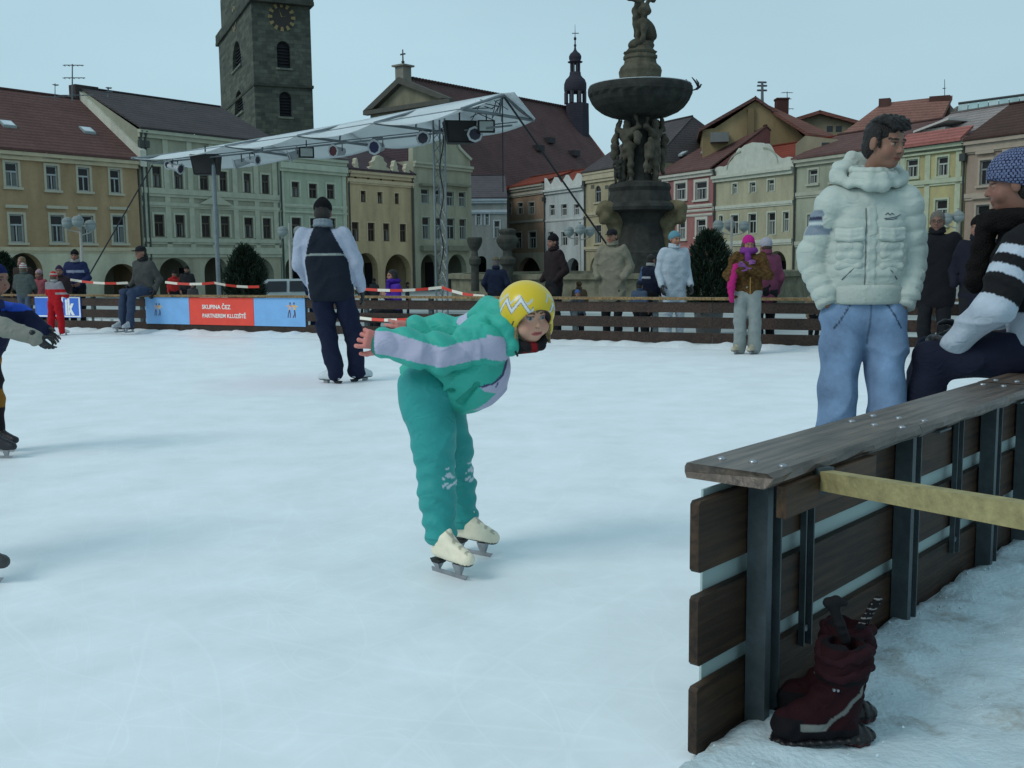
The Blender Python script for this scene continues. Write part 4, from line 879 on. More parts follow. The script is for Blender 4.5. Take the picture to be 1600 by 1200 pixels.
b.col = STO
bk = rwR.fr(us1, 0, 0); bl = LO; b3 = bl + (bk - corner)
for p, q in ((bk, b3), (b3, bl)): b.face([V(p[0], p[1], -1.5), V(q[0], q[1], -1.5), V(q[0], q[1], z_top), V(p[0], p[1], z_top)])
b.build('shaft', m_ashlar, tower)
for rw_, hs in ((rwR, holesR), (rwL, holesL)):
    for h in hs:
        q = MB(); q.col = (.012, .014, .02)
        q.face([rw_.fr(h[0], -.8, h[2]), rw_.fr(h[1], -.8, h[2]), rw_.fr(h[1], -.8, h[3]), rw_.fr(h[0], -.8, h[3])])
        for k in range(7): z = h[2] + (h[3] - h[2]) * (k + .5) / 8.5; q.box(rw_.fr, h[0], h[1], -.7, -.45, z, z + .08)
        q.build('louvre', m_paint, tower); q = MB(); q.col = tuple(np.array(STO) * 1.8); q.box(rw_.fr, h[0] - .2, h[1] + .2, .004, .25, h[2] - .3, h[2] - .02); q.build('sill', m_ashlar, tower)
cen = (corner + b3) / 2
def ring(z0, z1, out_, name, col):
    q = MB(); q.col = col; pts = []
    for p in (corner, bk, b3, bl):
        d = p - cen; d[2] = 0; d = d * (1 + out_ / np.linalg.norm(d) * 1.41); pts.append(cen + d)
    q.hexa([V(p[0], p[1], z0) for p in pts] + [V(p[0], p[1], z1) for p in pts]); q.build(name, m_ashlar, tower)
ring(z_c - .2, z_c + .2, .3, 'string_course', tuple(np.array(STO) * .7)); ring(z_top, z_top + .5, .9, 'gallery', tuple(np.array(STO) * .7)); ring(z_top + .5, z_top + 1.7, .8, 'parapet', tuple(np.array(STO) * .8)); ring(z_top + 1.7, z_top + 7, -1, 'upper_storey', STO)
for rw_, px, py, sc in ((rwR, 440, 27, 1), (rwL, 366, 30, 1)):
    u_, z_ = rw_.hit(px, py); q = MB(); q.col = AF(48, 50, 46, .8); q.tube(rw_.fr(u_, .003, z_), rw_.fr(u_, .06, z_), 1.75, 1.75, 28); ck = q.build('clock_face', m_paint, tower)
    q = MB(); q.col = AF(122, 116, 50, .9)
    for k in range(12):
        t = k * math.pi / 6; r0, r1 = 1.35, 1.95; w_ = .16
        pts = [(u_ + math.cos(t) * r0 - math.sin(t) * w_, z_ + math.sin(t) * r0 + math.cos(t) * w_), (u_ + math.cos(t) * r0 + math.sin(t) * w_, z_ + math.sin(t) * r0 - math.cos(t) * w_),
               (u_ + math.cos(t) * r1 + math.sin(t) * w_ * 1.6, z_ + math.sin(t) * r1 - math.cos(t) * w_ * 1.6), (u_ + math.cos(t) * r1 - math.sin(t) * w_ * 1.6, z_ + math.sin(t) * r1 + math.cos(t) * w_ * 1.6)]
        q.poly(rw_.fr, pts, .061, .09)
    q.build('numeral', m_paint, ck); q = MB(); q.col = AF(122, 116, 50, .9)
    for t, l_ in ((1.9, 1.2), (.35, .8)): q.poly(rw_.fr, [(u_ - .07, z_), (u_ + math.cos(t) * l_, z_ + math.sin(t) * l_), (u_ + .07, z_)], .095, .11)
    q.build('clock_hand', m_paint, ck)
# ------------------------------------------------------------------ church: nave roof, pedimented front, lantern turret
ch = empty('church', (-8, 135, -1.5), 'large church with a steep dark slate roof and a pedimented front topped by a cross', 'church')
R1 = P(634, 126, 130); R2 = P(893, 172, 157); R2[2] = R1[2]; rdir = nrm(V(*(R2 - R1)[:2], 0)); cf = frame2((R1[0], R1[1], 0), rdir[:2]); Lr = np.linalg.norm((R2 - R1)[:2]); ZR = R1[2]
SL = A(60, 54, 56, .85)
def slab4(b, q, T=.3): q = [np.array(x) for x in q]; b.hexa(q + [x + V(0, 0, T) for x in q])
ze_ = 10.5; hw = 10.5
b = MB(); b.col = SL; slab4(b, [cf(.5, hw, ze_), cf(Lr, hw, ze_), cf(Lr, 0, ZR), cf(.5, 0, ZR)]); slab4(b, [cf(.5, 0, ZR), cf(Lr, 0, ZR), cf(Lr, -hw, ze_), cf(.5, -hw, ze_)]); rf_ = b.build('roof', m_roof, ch)
b = MB(); b.col = A(104, 56, 48, .7); slab4(b, [cf(Lr + .02, hw, ze_), cf(Lr + 6.5, hw * .75, ze_), cf(Lr + 2.3, 0, ZR - 2.5), cf(Lr + .02, 0, ZR + .05)]); slab4(b, [cf(Lr + .02, 0, ZR + .05), cf(Lr + 2.3, 0, ZR - 2.5), cf(Lr + 6.5, -hw * .75, ze_), cf(Lr + .02, -hw, ze_)])
b.face([cf(Lr + 6.5, hw * .75, ze_), cf(Lr + 6.5, -hw * .75, ze_), cf(Lr + 2.3, 0, ZR - 2.5)]); slab4(b, [cf(.5, hw + .1, ze_ - .3), cf(Lr, hw + .1, ze_ - .3), cf(Lr, hw - 1.0, ze_ + 1.15), cf(.5, hw - 1.0, ze_ + 1.15)], .4); b.build('red_tiled_edge', m_roof, ch)
b = MB(); b.col = tuple(np.array(SL) * .5)
for k in range(60): u_ = .5 + (Lr - .8) * k / 60; b.box(cf, u_, u_ + .32, -.18, .18, ZR + .3, ZR + .62)
b.build('ridge_crest', m_roof, rf_)
b = MB(); b.col = AF(96, 104, 96, .9); b.box(cf, .4, Lr + 6, -hw + .3, hw - .3, -1.5, ze_); b.build('wall', m_plaster, ch)
for px, py in ((838, 234), (894, 242), (855, 222)):   # little roof vents
    b = MB(); b.col = (.02, .02, .025)
    for n in np.linspace(0, hw, 80):
        pass
    rr = Row((R1[0], R1[1]), rdir[:2]); best = min(((abs(rr.hit(px, py, n)[1] - (ZR + (ze_ - ZR) * n / hw)), n) for n in np.linspace(.2, hw, 80))); n = best[1]; u_, z_ = rr.hit(px, py, n)
    b.box(cf, u_ - .7, u_ + .7, n - .4, n + .9, z_ - .2, z_ + .55); b.build('roof_vent', m_paint, rf_)
# front: plane through R1 perpendicular to the ridge
ff = frame2((R1[0], R1[1], 0), (cf.n[0], cf.n[1])); FRW = Row((R1[0], R1[1]), (cf.n[0], cf.n[1]))
pz = lambda x, y: FRW.hit(x, y)
PL, PR_, PK = pz(577, 172), pz(712, 166), pz(632, 122)
b = MB(); b.col = AF(108, 116, 96, .9); b.poly(ff, [(PL[0] + .5, -1.5), (PR_[0] - .5, -1.5), (PR_[0] - .5, PL[1] - .6), (PK[0], PK[1] - .4), (PL[0] + .5, PL[1] - .6)], -.4, .3); b.build('front_wall', m_plaster, ch)
b = MB(); b.col = AF(70, 78, 74, .8); zl = PL[1]; T = .55
b.poly(ff, [(PL[0], zl - .2), (PK[0], PK[1]), (PK[0], PK[1] - T * 1.4), (PL[0] + 1.7, zl - .1)], .301, 1.1); b.poly(ff, [(PK[0], PK[1]), (PR_[0], zl - .2), (PR_[0] - 1.7, zl - .1), (PK[0], PK[1] - T * 1.4)], .301, 1.1)
b.poly(ff, [(PL[0], zl - .75), (PR_[0], zl - .75), (PR_[0], zl - .22), (PL[0], zl - .22)], .301, 1.12); b.build('pediment', m_trim, ch)
b = MB(); b.col = AF(104, 112, 104, .9); c0 = PK; b.box(ff, c0[0] - .7, c0[0] + .7, -.5, .9, c0[1] - .6, c0[1] + 1.3); b.box(ff, c0[0] - 1.0, c0[0] + 1.0, -.8, 1.2, c0[1] + 1.3, c0[1] + 1.5); fin = b.build('finial_block', m_trim, ch)
b = MB(); b.col = (.05, .05, .05); b.tube(ff(c0[0], .2, c0[1] + 1.5), ff(c0[0], .2, c0[1] + 3.4), .1, .07, 8); b.box(ff, c0[0] - .42, c0[0] + .42, .15, .25, c0[1] + 2.75, c0[1] + 2.92); b.lathe(ff(c0[0], .2, c0[1] + 1.9), [(.05, -.25), (.24, 0), (.05, .25)], 8); b.build('cross', m_paint, fin)
# turret
def lathe_px(cx, Y, prof, col, name, material, parent, seg=8, sm=False):
    s_ = Y / F; b = MB(); b.col = col; b.lathe((P(cx, 200, Y)[0], Y, 0), [(r * s_, P(cx, y, Y)[2]) for y, r in prof], seg); return b.build(name, material, parent, sm)
TUR = A(40, 46, 56, .8); TYY = 155; ccx = 899
tu = empty('lantern_turret', (P(ccx, 200, TYY)[0], TYY, 12), 'slender slate onion domed lantern turret riding on the end of the church roof', 'turret')
lathe_px(ccx + 3, TYY, [(290, 19), (200, 19), (172, 18.5), (163, 18.5), (162, 16)], TUR, 'base', m_roof, tu)
for k in range(8):
    t = math.pi * 2 * (k + .5) / 8; s_ = TYY / F; c = P(ccx, 200, TYY); x, y = c[0] + 15 * s_ * math.cos(t), c[1] + 15 * s_ * math.sin(t); b = MB(); b.col = TUR; b.tube((x, y, P(ccx, 162, TYY)[2]), (x, y, P(ccx, 144, TYY)[2]), .3, .3, 6); b.build('lantern_post', m_paint, tu)
    x, y = c[0] + 6.5 * s_ * math.cos(t), c[1] + 6.5 * s_ * math.sin(t); b = MB(); b.col = TUR; b.tube((x, y, P(ccx, 114, TYY)[2]), (x, y, P(ccx, 99, TYY)[2]), .17, .17, 6); b.build('lantern_post', m_paint, tu)
lathe_px(ccx, TYY, [(145, 15.5), (143, 17), (138, 17.5), (131, 17.3), (125, 15), (121, 11), (118, 9), (113, 8.5), (112.9, 7)], TUR, 'onion_dome', m_roof, tu, 12, True)
lathe_px(ccx, TYY, [(100, 7.5), (98.5, 8), (97.5, 11.5), (96.5, 11.5), (95.5, 8), (92, 9.5), (88, 9.6), (84, 7.5), (81, 4), (78, 2), (73, 1.2), (72, 2), (70, 2), (69, 1), (63, .9), (62, 2), (59, 2), (57.5, .6), (38, .2)], TUR, 'spire', m_roof, tu, 12, True)
b = MB(); b.col = (.06, .06, .06); c = P(ccx, 52, TYY); b.tube(c - V(.5, 0, 0), c + V(.5, 0, 0), .06, .06, 6); b.build('cross', m_paint, tu)
# ------------------------------------------------------------------ fountain
FY = 50.0; fs = FY / F; fc = P(999, 412, FY); ST = A(64, 72, 66, .7); STD = A(40, 48, 48, .8)
fo = empty('fountain', (fc[0], fc[1], -.9), 'tall baroque stone fountain with figures carrying a wide bowl and a statue on top', 'fountain')
fz = lambda py: P(999, py, FY)[2]
def lp(prof, name, col=ST, seg=32, sq=0, dx=0, par=fo, m=m_stone, sm=False):
    b = MB(); b.col = col; b.lathe((fc[0] + dx * fs, fc[1], 0), [(r * fs, fz(y)) for y, r in prof], seg, sq); return b.build(name, m, par, sm)
lp([(440, 62), (395, 60), (392, 50), (385, 48), (350, 38), (340, 42), (334, 46), (330, 63), (325, 64), (320, 60), (316, 50), (300, 46), (294, 48), (288, 46), (286, 40), (284, 30)], 'pedestal', STD, 16)
lp([(286, 22), (270, 18), (240, 15), (210, 16), (188, 22), (182, 30)], 'column', STD, 16)
b = MB(); b.col = STD
prof = [(186, 20), (182, 44), (176, 58), (168, 68), (160, 74), (153, 77), (148, 79), (143, 79.5), (138, 79), (135.5, 76), (137, 72), (141, 60)]
b.lathe((fc[0], fc[1], 0), [(r * fs, fz(y)) for y, r in prof], 48)
for i, v in enumerate(b.v):      # gadroons under the rim
    k = i // 48; a = (i % 48)
    if 1 <= k <= 5 and a % 2: b.v[i] = (fc[0] + (v[0] - fc[0]) * .965, fc[1] + (v[1] - fc[1]) * .965, v[2])
bowl = b.build('bowl', m_stone, fo); b = MB(); b.col = (.55, .6, .62); b.lathe((fc[0], fc[1], 0), [(60 * fs, fz(141)), (72 * fs, fz(136.5)), (77.5 * fs, fz(134.9)), (77.6 * fs, fz(134.2)), (60 * fs, fz(136))], 48); b.build('snow_on_rim', mat('clean_snow'), bowl)
lp([(138, 36), (134, 36), (128, 34), (126, 31), (118, 32), (112, 33), (106, 31), (100, 25), (94, 24), (92, 26), (88, 26), (86, 23), (82, 26), (81, 23), (75, 18), (72, 15)], 'upper_pedestal', A(64, 72, 64, .75), 12)
def statue(parent, base, H, yaw, arms, name, extra=None, col=ST, lean=0, seed=0):
    """weathered stone figure, base at feet"""
    s_ = H / 1.75; f = V(math.sin(yaw), -math.cos(yaw), 0); r = V(f[1], -f[0], 0) * -1; U = V(0, 0, 1)
    def q(x, y, z): return base + r * x * s_ + f * (y + lean * z) * s_ + U * z * s_
    a = SDF(.05 * s_)
    for sd_, ph in ((-1, .1), (1, -.06)):
        a.chain([q(sd_ * .1, ph, .05), q(sd_ * .11, .04 + ph * .6, .48), q(sd_ * .1, 0, .93)], [.07 * s_, .085 * s_, .12 * s_]); a.cap(q(sd_ * .1, ph, .04), q(sd_ * .1, ph + .15, .03), .055 * s_, .04 * s_)
        el, wr = arms[0 if sd_ < 0 else 1]; a.chain([q(sd_ * .2, 0, 1.42), q(*el), q(*wr)], [.085 * s_, .065 * s_, .05 * s_])
    a.cap(q(0, 0, .95), q(0, 0, 1.15), .15 * s_, .14 * s_); a.cap(q(-.1, 0, 1.32), q(.1, 0, 1.32), .15 * s_); a.ell(q(0, .02, 1.62), V(.1, .11, .13) * s_); a.cap(q(0, 0, 1.4), q(0, 0, 1.55), .07 * s_)
    a.cap(q(.12, -.05, 1.0), q(-.16, .08, .55), .1 * s_, .07 * s_); a.cap(q(-.16, .08, .7), q(-.05, -.12, .3), .09 * s_, .06 * s_)
    if extra: extra(a, q, s_)
    return sob(name, a.mesh(.033 * s_, folds(.02 * s_, 14 / s_, seed)), m_stone, parent, col)
for k, yw in enumerate((-50, 50, 140, 220)):      # four bearers under the bowl
    t = math.radians(yw); R_ = 27 * fs; base = V(fc[0] + math.sin(t) * R_, fc[1] - math.cos(t) * R_, fz(287)); H_ = (fz(184) - fz(287)) / 1.02
    statue(fo, base, H_ * .98, t, [((-.42, -.02, 1.5), (-.3, -.05, 1.74)), ((.42, -.02, 1.5), (.3, .02, 1.78))], 'bearer_figure', lambda a, q, s_: (a.ell(q(.42, .05, 1.2), V(.12, .12, .2) * s_), a.ell(q(-.4, .1, .9), V(.12, .1, .3) * s_), a.cap(q(-.45, 0, .3), q(-.4, 0, 1.0), .07 * s_)), ST, 0, k)
for yw, dx in ((-60, 0), (60, 0), (0, 0)):            # scrolls and monsters on the plinth
    t = math.radians(yw); R_ = 46 * fs; c = V(fc[0] + math.sin(t) * R_, fc[1] - math.cos(t) * R_ * .9, 0); a = SDF(.12)
    pts = []
    for j in range(12): th = j * .62; rr = (20 - j * 1.4) * fs; pts.append(c + V(math.sin(t) * rr * math.cos(th), -math.cos(t) * rr * math.cos(th), fz(345) + rr * math.sin(th)))
    for p_, q_ in zip(pts[:-1], pts[1:]): a.cap(p_, q_, .28)
    a.cap(c + V(0, 0, fz(395)), c + V(0, 0, fz(350)), .35, .3); a.ell(c + V(math.sin(t) * .5, -math.cos(t) * .5, fz(328)), (.5, .45, .45))
    if yw: sob('scroll_figure', a.mesh(.07, folds(.05, 6, yw + 100)), m_stone, fo, A(80, 86, 70, .8))
statue(fo, V(fc[0] - 36 * fs, fc[1] - .7, fz(288)), 1.3, -.6, [((-.3, 0, 1.2), (-.2, .2, 1.0)), ((.3, 0, 1.3), (.35, .1, 1.6))], 'putto_figure', None, STD, 0, 9)
# top statue: man over a lion
statue(fo, V(fc[0] - 1.2 * fs, fc[1], fz(73)), 3.1, .35, [((-.38, .15, 1.2), (-.12, .35, 1.05)), ((.3, .2, 1.2), (.05, .38, 1.1))], 'crowning_statue',
       lambda a, q, s_: (a.cap(q(.0, .3, .55), q(.32, -.05, .35), .16 * s_, .2 * s_), a.ell(q(-.05, .4, .85), V(.17, .17, .18) * s_), a.chain([q(.3, 0, .4), q(.38, -.05, .12)], [.13 * s_, .08 * s_]), a.chain([q(-.05, .38, .55), q(-.12, .42, .08)], [.1 * s_, .07 * s_]), a.cap(q(.2, .1, .0), q(-.2, .1, .0), .16 * s_)), A(58, 66, 60, .72), 0, 4)
lp([(76, 17), (71, 16), (68, 14)], 'statue_plinth', ST, 12)
# basin
b = MB(); b.col = A(76, 86, 76); RB = 8.6; seg = 16; cz0, cz1 = -1.3, P(999, 427, 42)[2]
b.lathe((fc[0] - .6, fc[1], 0), [(RB, cz0), (RB, cz1 - .25), (RB + .15, cz1 - .22), (RB + .15, cz1), (RB - .5, cz1), (RB - .5, cz0 + .2)], seg); b.build('basin_wall', m_stone, fo)
for px in (742, 793):      # carved vases standing by the basin
    Yv = 43; sc = Yv / F; c = P(px, 412, Yv); b = MB(); b.col = A(50, 60, 58, .7); w_ = 17 if px > 780 else 12
    b.lathe((c[0], c[1], 0), [(r * sc, P(px, y, Yv)[2]) for y, r in ((455, w_ * .55), (416, w_ * .5), (412, w_ * .75), (405, w_ * .8), (400, w_ * .45), (392, w_ * .4), (385, w_ * .8), (378, w_), (374, w_ * 1.02), (371, w_ * .95), (366 if px > 780 else 371, w_ * .6))], 16)
    if px > 780: b.lathe((c[0], c[1], 0), [(r * sc, P(px, y, Yv)[2]) for y, r in ((371, 9), (362, 14), (359, 14), (357, 8))], 12)
    b.thing('stone_vase', m_stone, 'wide carved stone vase by the fountain basin, above the yellow helmet' if px > 780 else 'narrow stone vase by the fountain basin, left of the man in the flat cap', 'vase', None, False)
def bird(p, yaw, fly, label):
    f = V(math.cos(yaw), math.sin(yaw), 0); r = V(-f[1], f[0], 0); U = V(0, 0, 1); a = SDF(.03)
    a.cap(p + U * .02, p + f * .2 + U * .14, .09, .08); a.ell(p + f * .27 + U * .25, (.06, .06, .06)); a.cap(p + f * .3 + U * .25, p + f * .4 + U * .23, .02, .008); a.cap(p - f * .02, p - f * .3 - U * .06, .06, .04)
    if fly:
        for s_ in (-1, 1): a.chain([p + f * .1 + U * .12, p + r * s_ * .3 + U * .42, p - f * .2 + r * s_ * .45 + U * .7], [.07, .06, .03])
    else:
        for s_ in (-1, 1): a.cap(p + r * s_ * .03 + f * .05, p + r * s_ * .03 + f * .08 - U * .14, .02, .015)
    v, f_ = a.mesh(.02); v = p + (v - p) * .7; root = empty('bird', p, label, 'bird'); sob('body', (v, f_), m_cloth, root, (.03, .03, .035)); 
bird(P(1066, 131, FY - .6), .2, False, 'dark pigeon perched on the right rim of the fountain bowl')
bird(P(1089, 139, FY - 1), -.5, True, 'dark pigeon flying off just right of the fountain bowl')
# ------------------------------------------------------------------ stage canopy
SC = 1.15
def SP(px, py, Y): return P(px, py, Y * SC)
E_ = [SP(721, 170, 18.5), SP(585, 192, 20.2), SP(465, 212, 22.1), SP(352, 228, 23.9), SP(206, 247, 26.5)]
F_ = [SP(834, 188, 20.3), SP(708, 209, 22.2), SP(590, 229, 24.4), SP(462, 245, 26.4), SP(292, 261, 29)]
PK1 = SP(785, 146, 19.3)
hz = [PK1 - (E_[0] + F_[0]) / 2]
PKs = [(e + f) / 2 + hz[0] * (1, 1, .96, .85, .5)[i] for i, (e, f) in enumerate(zip(E_, F_))]
stg = empty('stage_canopy', (E_[2][0], E_[2][1] + 1, gz(E_[2][0], E_[2][1])), 'long white fabric stage canopy on a metal frame, sagging between its bars', 'canopy')
m_tarp = mat('canopy_fabric', (.84, .90, .92), .5, .3, 3, .10, 1.2, spec=.3)
_t = m_tarp.node_tree; _tr = _t.nodes.new('ShaderNodeBsdfTranslucent'); _tr.inputs[0].default_value = (.8, .82, .84, 1); _m = _t.nodes.new('ShaderNodeMixShader'); _m.inputs[0].default_value = .45
_t.links.new(_t.nodes['Principled BSDF'].outputs[0], _m.inputs[1]); _t.links.new(_tr.outputs[0], _m.inputs[2]); _t.links.new(_m.outputs[0], _t.nodes['Material Output'].inputs[0])
def sheet(Ea, Eb, Pa, Pb, nu, nv, sag, hem=0):
    v = []; 
    for i in range(nu + 1):
        for j in range(nv + 1):
            s_, t = i / nu, j / nv; p = (Ea * (1 - s_) + Eb * s_) * (1 - t) + (Pa * (1 - s_) + Pb * s_) * t
            p = p + V(0, 0, -sag * 4 * s_ * (1 - s_) * (1 - t) ** 1.2 * 1.0 - sag * .5 * math.sin(math.pi * t) - hem * (1 - t) ** 3 * 0); v.append(p)
    return v
b = MB()
def addsheet(b, v, nu, nv):
    k = [b.vert(p) for p in v]
    for i in range(nu):
        for j in range(nv): b.f.append([k[i * (nv + 1) + j], k[(i + 1) * (nv + 1) + j], k[(i + 1) * (nv + 1) + j + 1], k[i * (nv + 1) + j + 1]]); b.mi.append(0)
for i in range(4):
    addsheet(b, sheet(E_[i], E_[i + 1], PKs[i], PKs[i + 1], 10, 8, .16), 10, 8); addsheet(b, sheet(F_[i], F_[i + 1], PKs[i], PKs[i + 1], 10, 8, .16), 10, 8)
# gable flap at the right end and hanging lower skirt on the far side
flap = SP(836, 186, 19.9); addsheet(b, sheet(F_[0], flap, PKs[0], PKs[0] + V(.25, -.1, 0), 3, 4, 0), 3, 4)
cn = b.build('canopy', m_tarp, stg, True)
sol = cn.modifiers.new('thickness', 'SOLIDIFY'); sol.thickness = .012
b = MB()
for i in range(0):
    q = sheet(F_[i] - V(0, 0, .02), F_[i + 1] - V(0, 0, .02), F_[i] + V(-.1, -.25, -.45), F_[i + 1] + V(-.1, -.25, -.45), 8, 3, .1); addsheet(b, q, 8, 3)
m_alu = mat('frame_metal', (.22, .25, .27), .45, .1, 20, .2, 5, metal=.6); m_black = mat('black_metal', (.015, .016, .018), .5, 0, 1, .2, 5)
for i in range(5):
    b = MB(); b.tube(E_[i], F_[i], .035, .035, 8); b.tube(E_[i], PKs[i] - V(0, 0, .03), .03, .03, 8); b.tube(F_[i], PKs[i] - V(0, 0, .03), .03, .03, 8); m_ = (E_[i] + F_[i]) / 2; b.tube(m_, PKs[i] - V(0, 0, .03), .025, .025, 6)
    b.build('rafter', m_alu, stg)
b = MB(); 
for i in range(4): b.tube(PKs[i] - V(0, 0, .05), PKs[i + 1] - V(0, 0, .05), .03, .03, 6); b.tube(E_[i], E_[i + 1] - V(0, 0, .0), .012, .012, 5)
b.build('ridge_bar', m_alu, stg)
# lamp truss below the canopy
TA, TB = SP(238, 255, 26.3), SP(800, 196, 19.6); TB2, TA2 = TB + V(.12, .2, .0), TA + V(.12, .2, 0)
def TT(px):
    lo, hi = 0., 1.
    for _ in range(40):
        m_ = (lo + hi) / 2; p = TA + (TB - TA) * m_; d = np.array(RM).T @ (p - V(0, 0, CAMH)); x = 800 + F * d[0] / -d[2]
        if x < px: lo = m_
        else: hi = m_
    return TA + (TB - TA) * lo
b = MB(); b.tube(TA, TB, .022, .022, 8); n_ = 0; b.tube(TA2 + V(0, 0, .1), TB2 + V(0, 0, .1), .014, .014, 6)
for i in range(n_):
    p = TA + (TB - TA) * i / n_; q = TA + (TB - TA) * (i + 1) / n_; b.tube(p, q + V(.06, .1, .22), .01, .01, 4); b.tube(p + V(.12, .2, 0), q + V(.06, .1, .22), .01, .01, 4)
b.build('lighting_truss', m_alu, stg)
def pole(px, pytop, Y, label_r=.055, truss=False):
    t_ = P(px, pytop, Y); g = V(t_[0], t_[1], gz(t_[0], t_[1])); b = MB()
    if not truss: b.tube(g, t_, .06, .06, 10); b.box(frame2((t_[0], t_[1], 0), (1, 0)), -.25, .25, -.25, .25, g[2], g[2] + .03)
    else:
        for dx, dy in ((-.13, -.1), (.13, -.1), (0, .13)): b.tube(g + V(dx, dy, 0), t_ + V(dx, dy, 0), .024, .024, 6)
        k = int((t_[2] - g[2]) / .3)
        for i in range(k):
            z0 = g[2] + i * .3; c = [V(t_[0] + dx, t_[1] + dy, 0) for dx, dy in ((-.13, -.1), (.13, -.1), (0, .13))]
            for j in range(3): b.tube(c[j] + V(0, 0, z0), c[(j + 1) % 3] + V(0, 0, z0 + .3), .009, .009, 4)
    b.build('mast', m_alu, stg)
pole(333, 246, TT(333)[1] + .15); pole(686, 186, TT(686)[1] + .15, truss=True)
b = MB(); b.tube(SP(785, 150, 19.3), SP(786, 300, 19.5), .012, .012, 5); b.build('hanging_cable', m_black, stg); b = MB(); pts = [P(690 + 3 * math.sin(k * .9), 200 + k * 12, TT(686)[1] - .05) for k in range(20)]; b.path(pts, .014, 5); b.build('hanging_cable', m_black, stg)
b = MB(); b.tube(SP(238, 258, 26.3), P(138, 432, 27), .02, .02, 6); b.build('guy_wire', m_black, stg)
b = MB(); b.tube(SP(788, 152, 19.3), P(962, 402, 23), .022, .022, 6); b.build('guy_wire', m_black, stg)
for i in range(8):
    pass
# tangled truss end at the right peak
b = MB(); r_ = random.Random(3); c = SP(770, 178, 19.5)
for k in range(16): p = c + V(r_.uniform(-.5, .3), r_.uniform(-.4, .4), r_.uniform(-.15, .3)); q = c + V(r_.uniform(-.5, .35), r_.uniform(-.4, .4), r_.uniform(-.15, .35)); b.tube(p, q, .009, .009, 4)
b.build('cable_tangle', m_black, stg)
def par_can(px, py, dirv, label, sz=.14, L_=.34, lens=(.03, .03, .05), hang=True):
    Y = TT(px)[1] - .1; c = P(px, py, Y); d = nrm(dirv); root = empty('stage_light', c - V(0, 0, sz), label, 'spotlight', 'spotlights hanging under the stage canopy')
    b = MB(); b.col = (.4, .43, .45); bk = c - d * L_ * .8
    b.tube(bk, c - d * .03, sz * .62, sz * .8, 16); b.tube(bk - d * .06, bk, sz * .3, sz * .6, 12); b.tube(c - d * .03, c, sz * .8, sz * 1.02, 16, False); b.build('housing', m_paint, root, False)
    b = MB(); b.col = (.5, .53, .55)
    x = nrm(np.cross(d, V(0, 0, 1))); y = np.cross(x, d)
    for k in range(8):
        t0, t1 = k * math.pi / 4, (k + 1) * math.pi / 4; e0, e1 = x * math.cos(t0) + y * math.sin(t0), x * math.cos(t1) + y * math.sin(t1)
        b.hexa([c + e0 * sz * .85, c + e1 * sz * .85, c + e1 * sz * 1.15, c + e0 * sz * 1.15] + [q + d * .02 for q in (c + e0 * sz * .85, c + e1 * sz * .85, c + e1 * sz * 1.15, c + e0 * sz * 1.15)])
    b.build('gel_frame', m_paint, root); b = MB(); b.col = lens; b.tube(c - d * .025, c + d * .004, sz * .84, sz * .84, 20); b.build('lens', m_glass, root)
    b = MB(); m_ = (bk + c) / 2
    for s_ in (-1, 1): b.tube(m_ + x * s_ * sz * .85, m_ + x * s_ * sz * .85 + V(0, 0, sz * 1.3), .012, .012, 5)
    b.tube(m_ - x * sz * .85 + V(0, 0, sz * 1.3), m_ + x * sz * .85 + V(0, 0, sz * 1.3), .012, .012, 5); b.tube(m_ + V(0, 0, sz * 1.3), V(m_[0], m_[1], max(TT(px)[2], m_[2] + sz * 1.35)), .016, .016, 5); b.build('yoke', m_black, root)
par_can(742, 210, (.12, -1, .05), 'spotlight with a wide pale ring beside the big black loudspeaker', .155)
par_can(661, 216, (-.25, -1, .0), 'round spotlight facing out just left of the lattice pole', .15)
par_can(585, 230, (-.45, -1, -.12), 'dark blue lensed spotlight in the middle of the truss', .165, .4, (.02, .025, .09))
par_can(521, 236, (-.5, -.8, -.05), 'red lensed spotlight left of the middle one', .15, .45, (.1, .012, .02))
par_can(452, 245, (-1, -.35, -.35), 'long spotlight tipped down to the left over the mint green house', .14, .5)
par_can(402, 250, (.9, -.4, -.1), 'small spotlight pointing right, nearest left of the tipped one', .12, .4)
par_can(366, 257, (-1, -.3, -.3), 'spotlight pointing left just right of the thin pole', .14, .5)
par_can(282, 264, (.9, -.4, -.25), 'pale spotlight pointing right near the left loudspeaker', .14, .5)
par_can(263, 258, (-.3, -.9, -.3), 'leftmost spotlight on the truss', .12, .2)
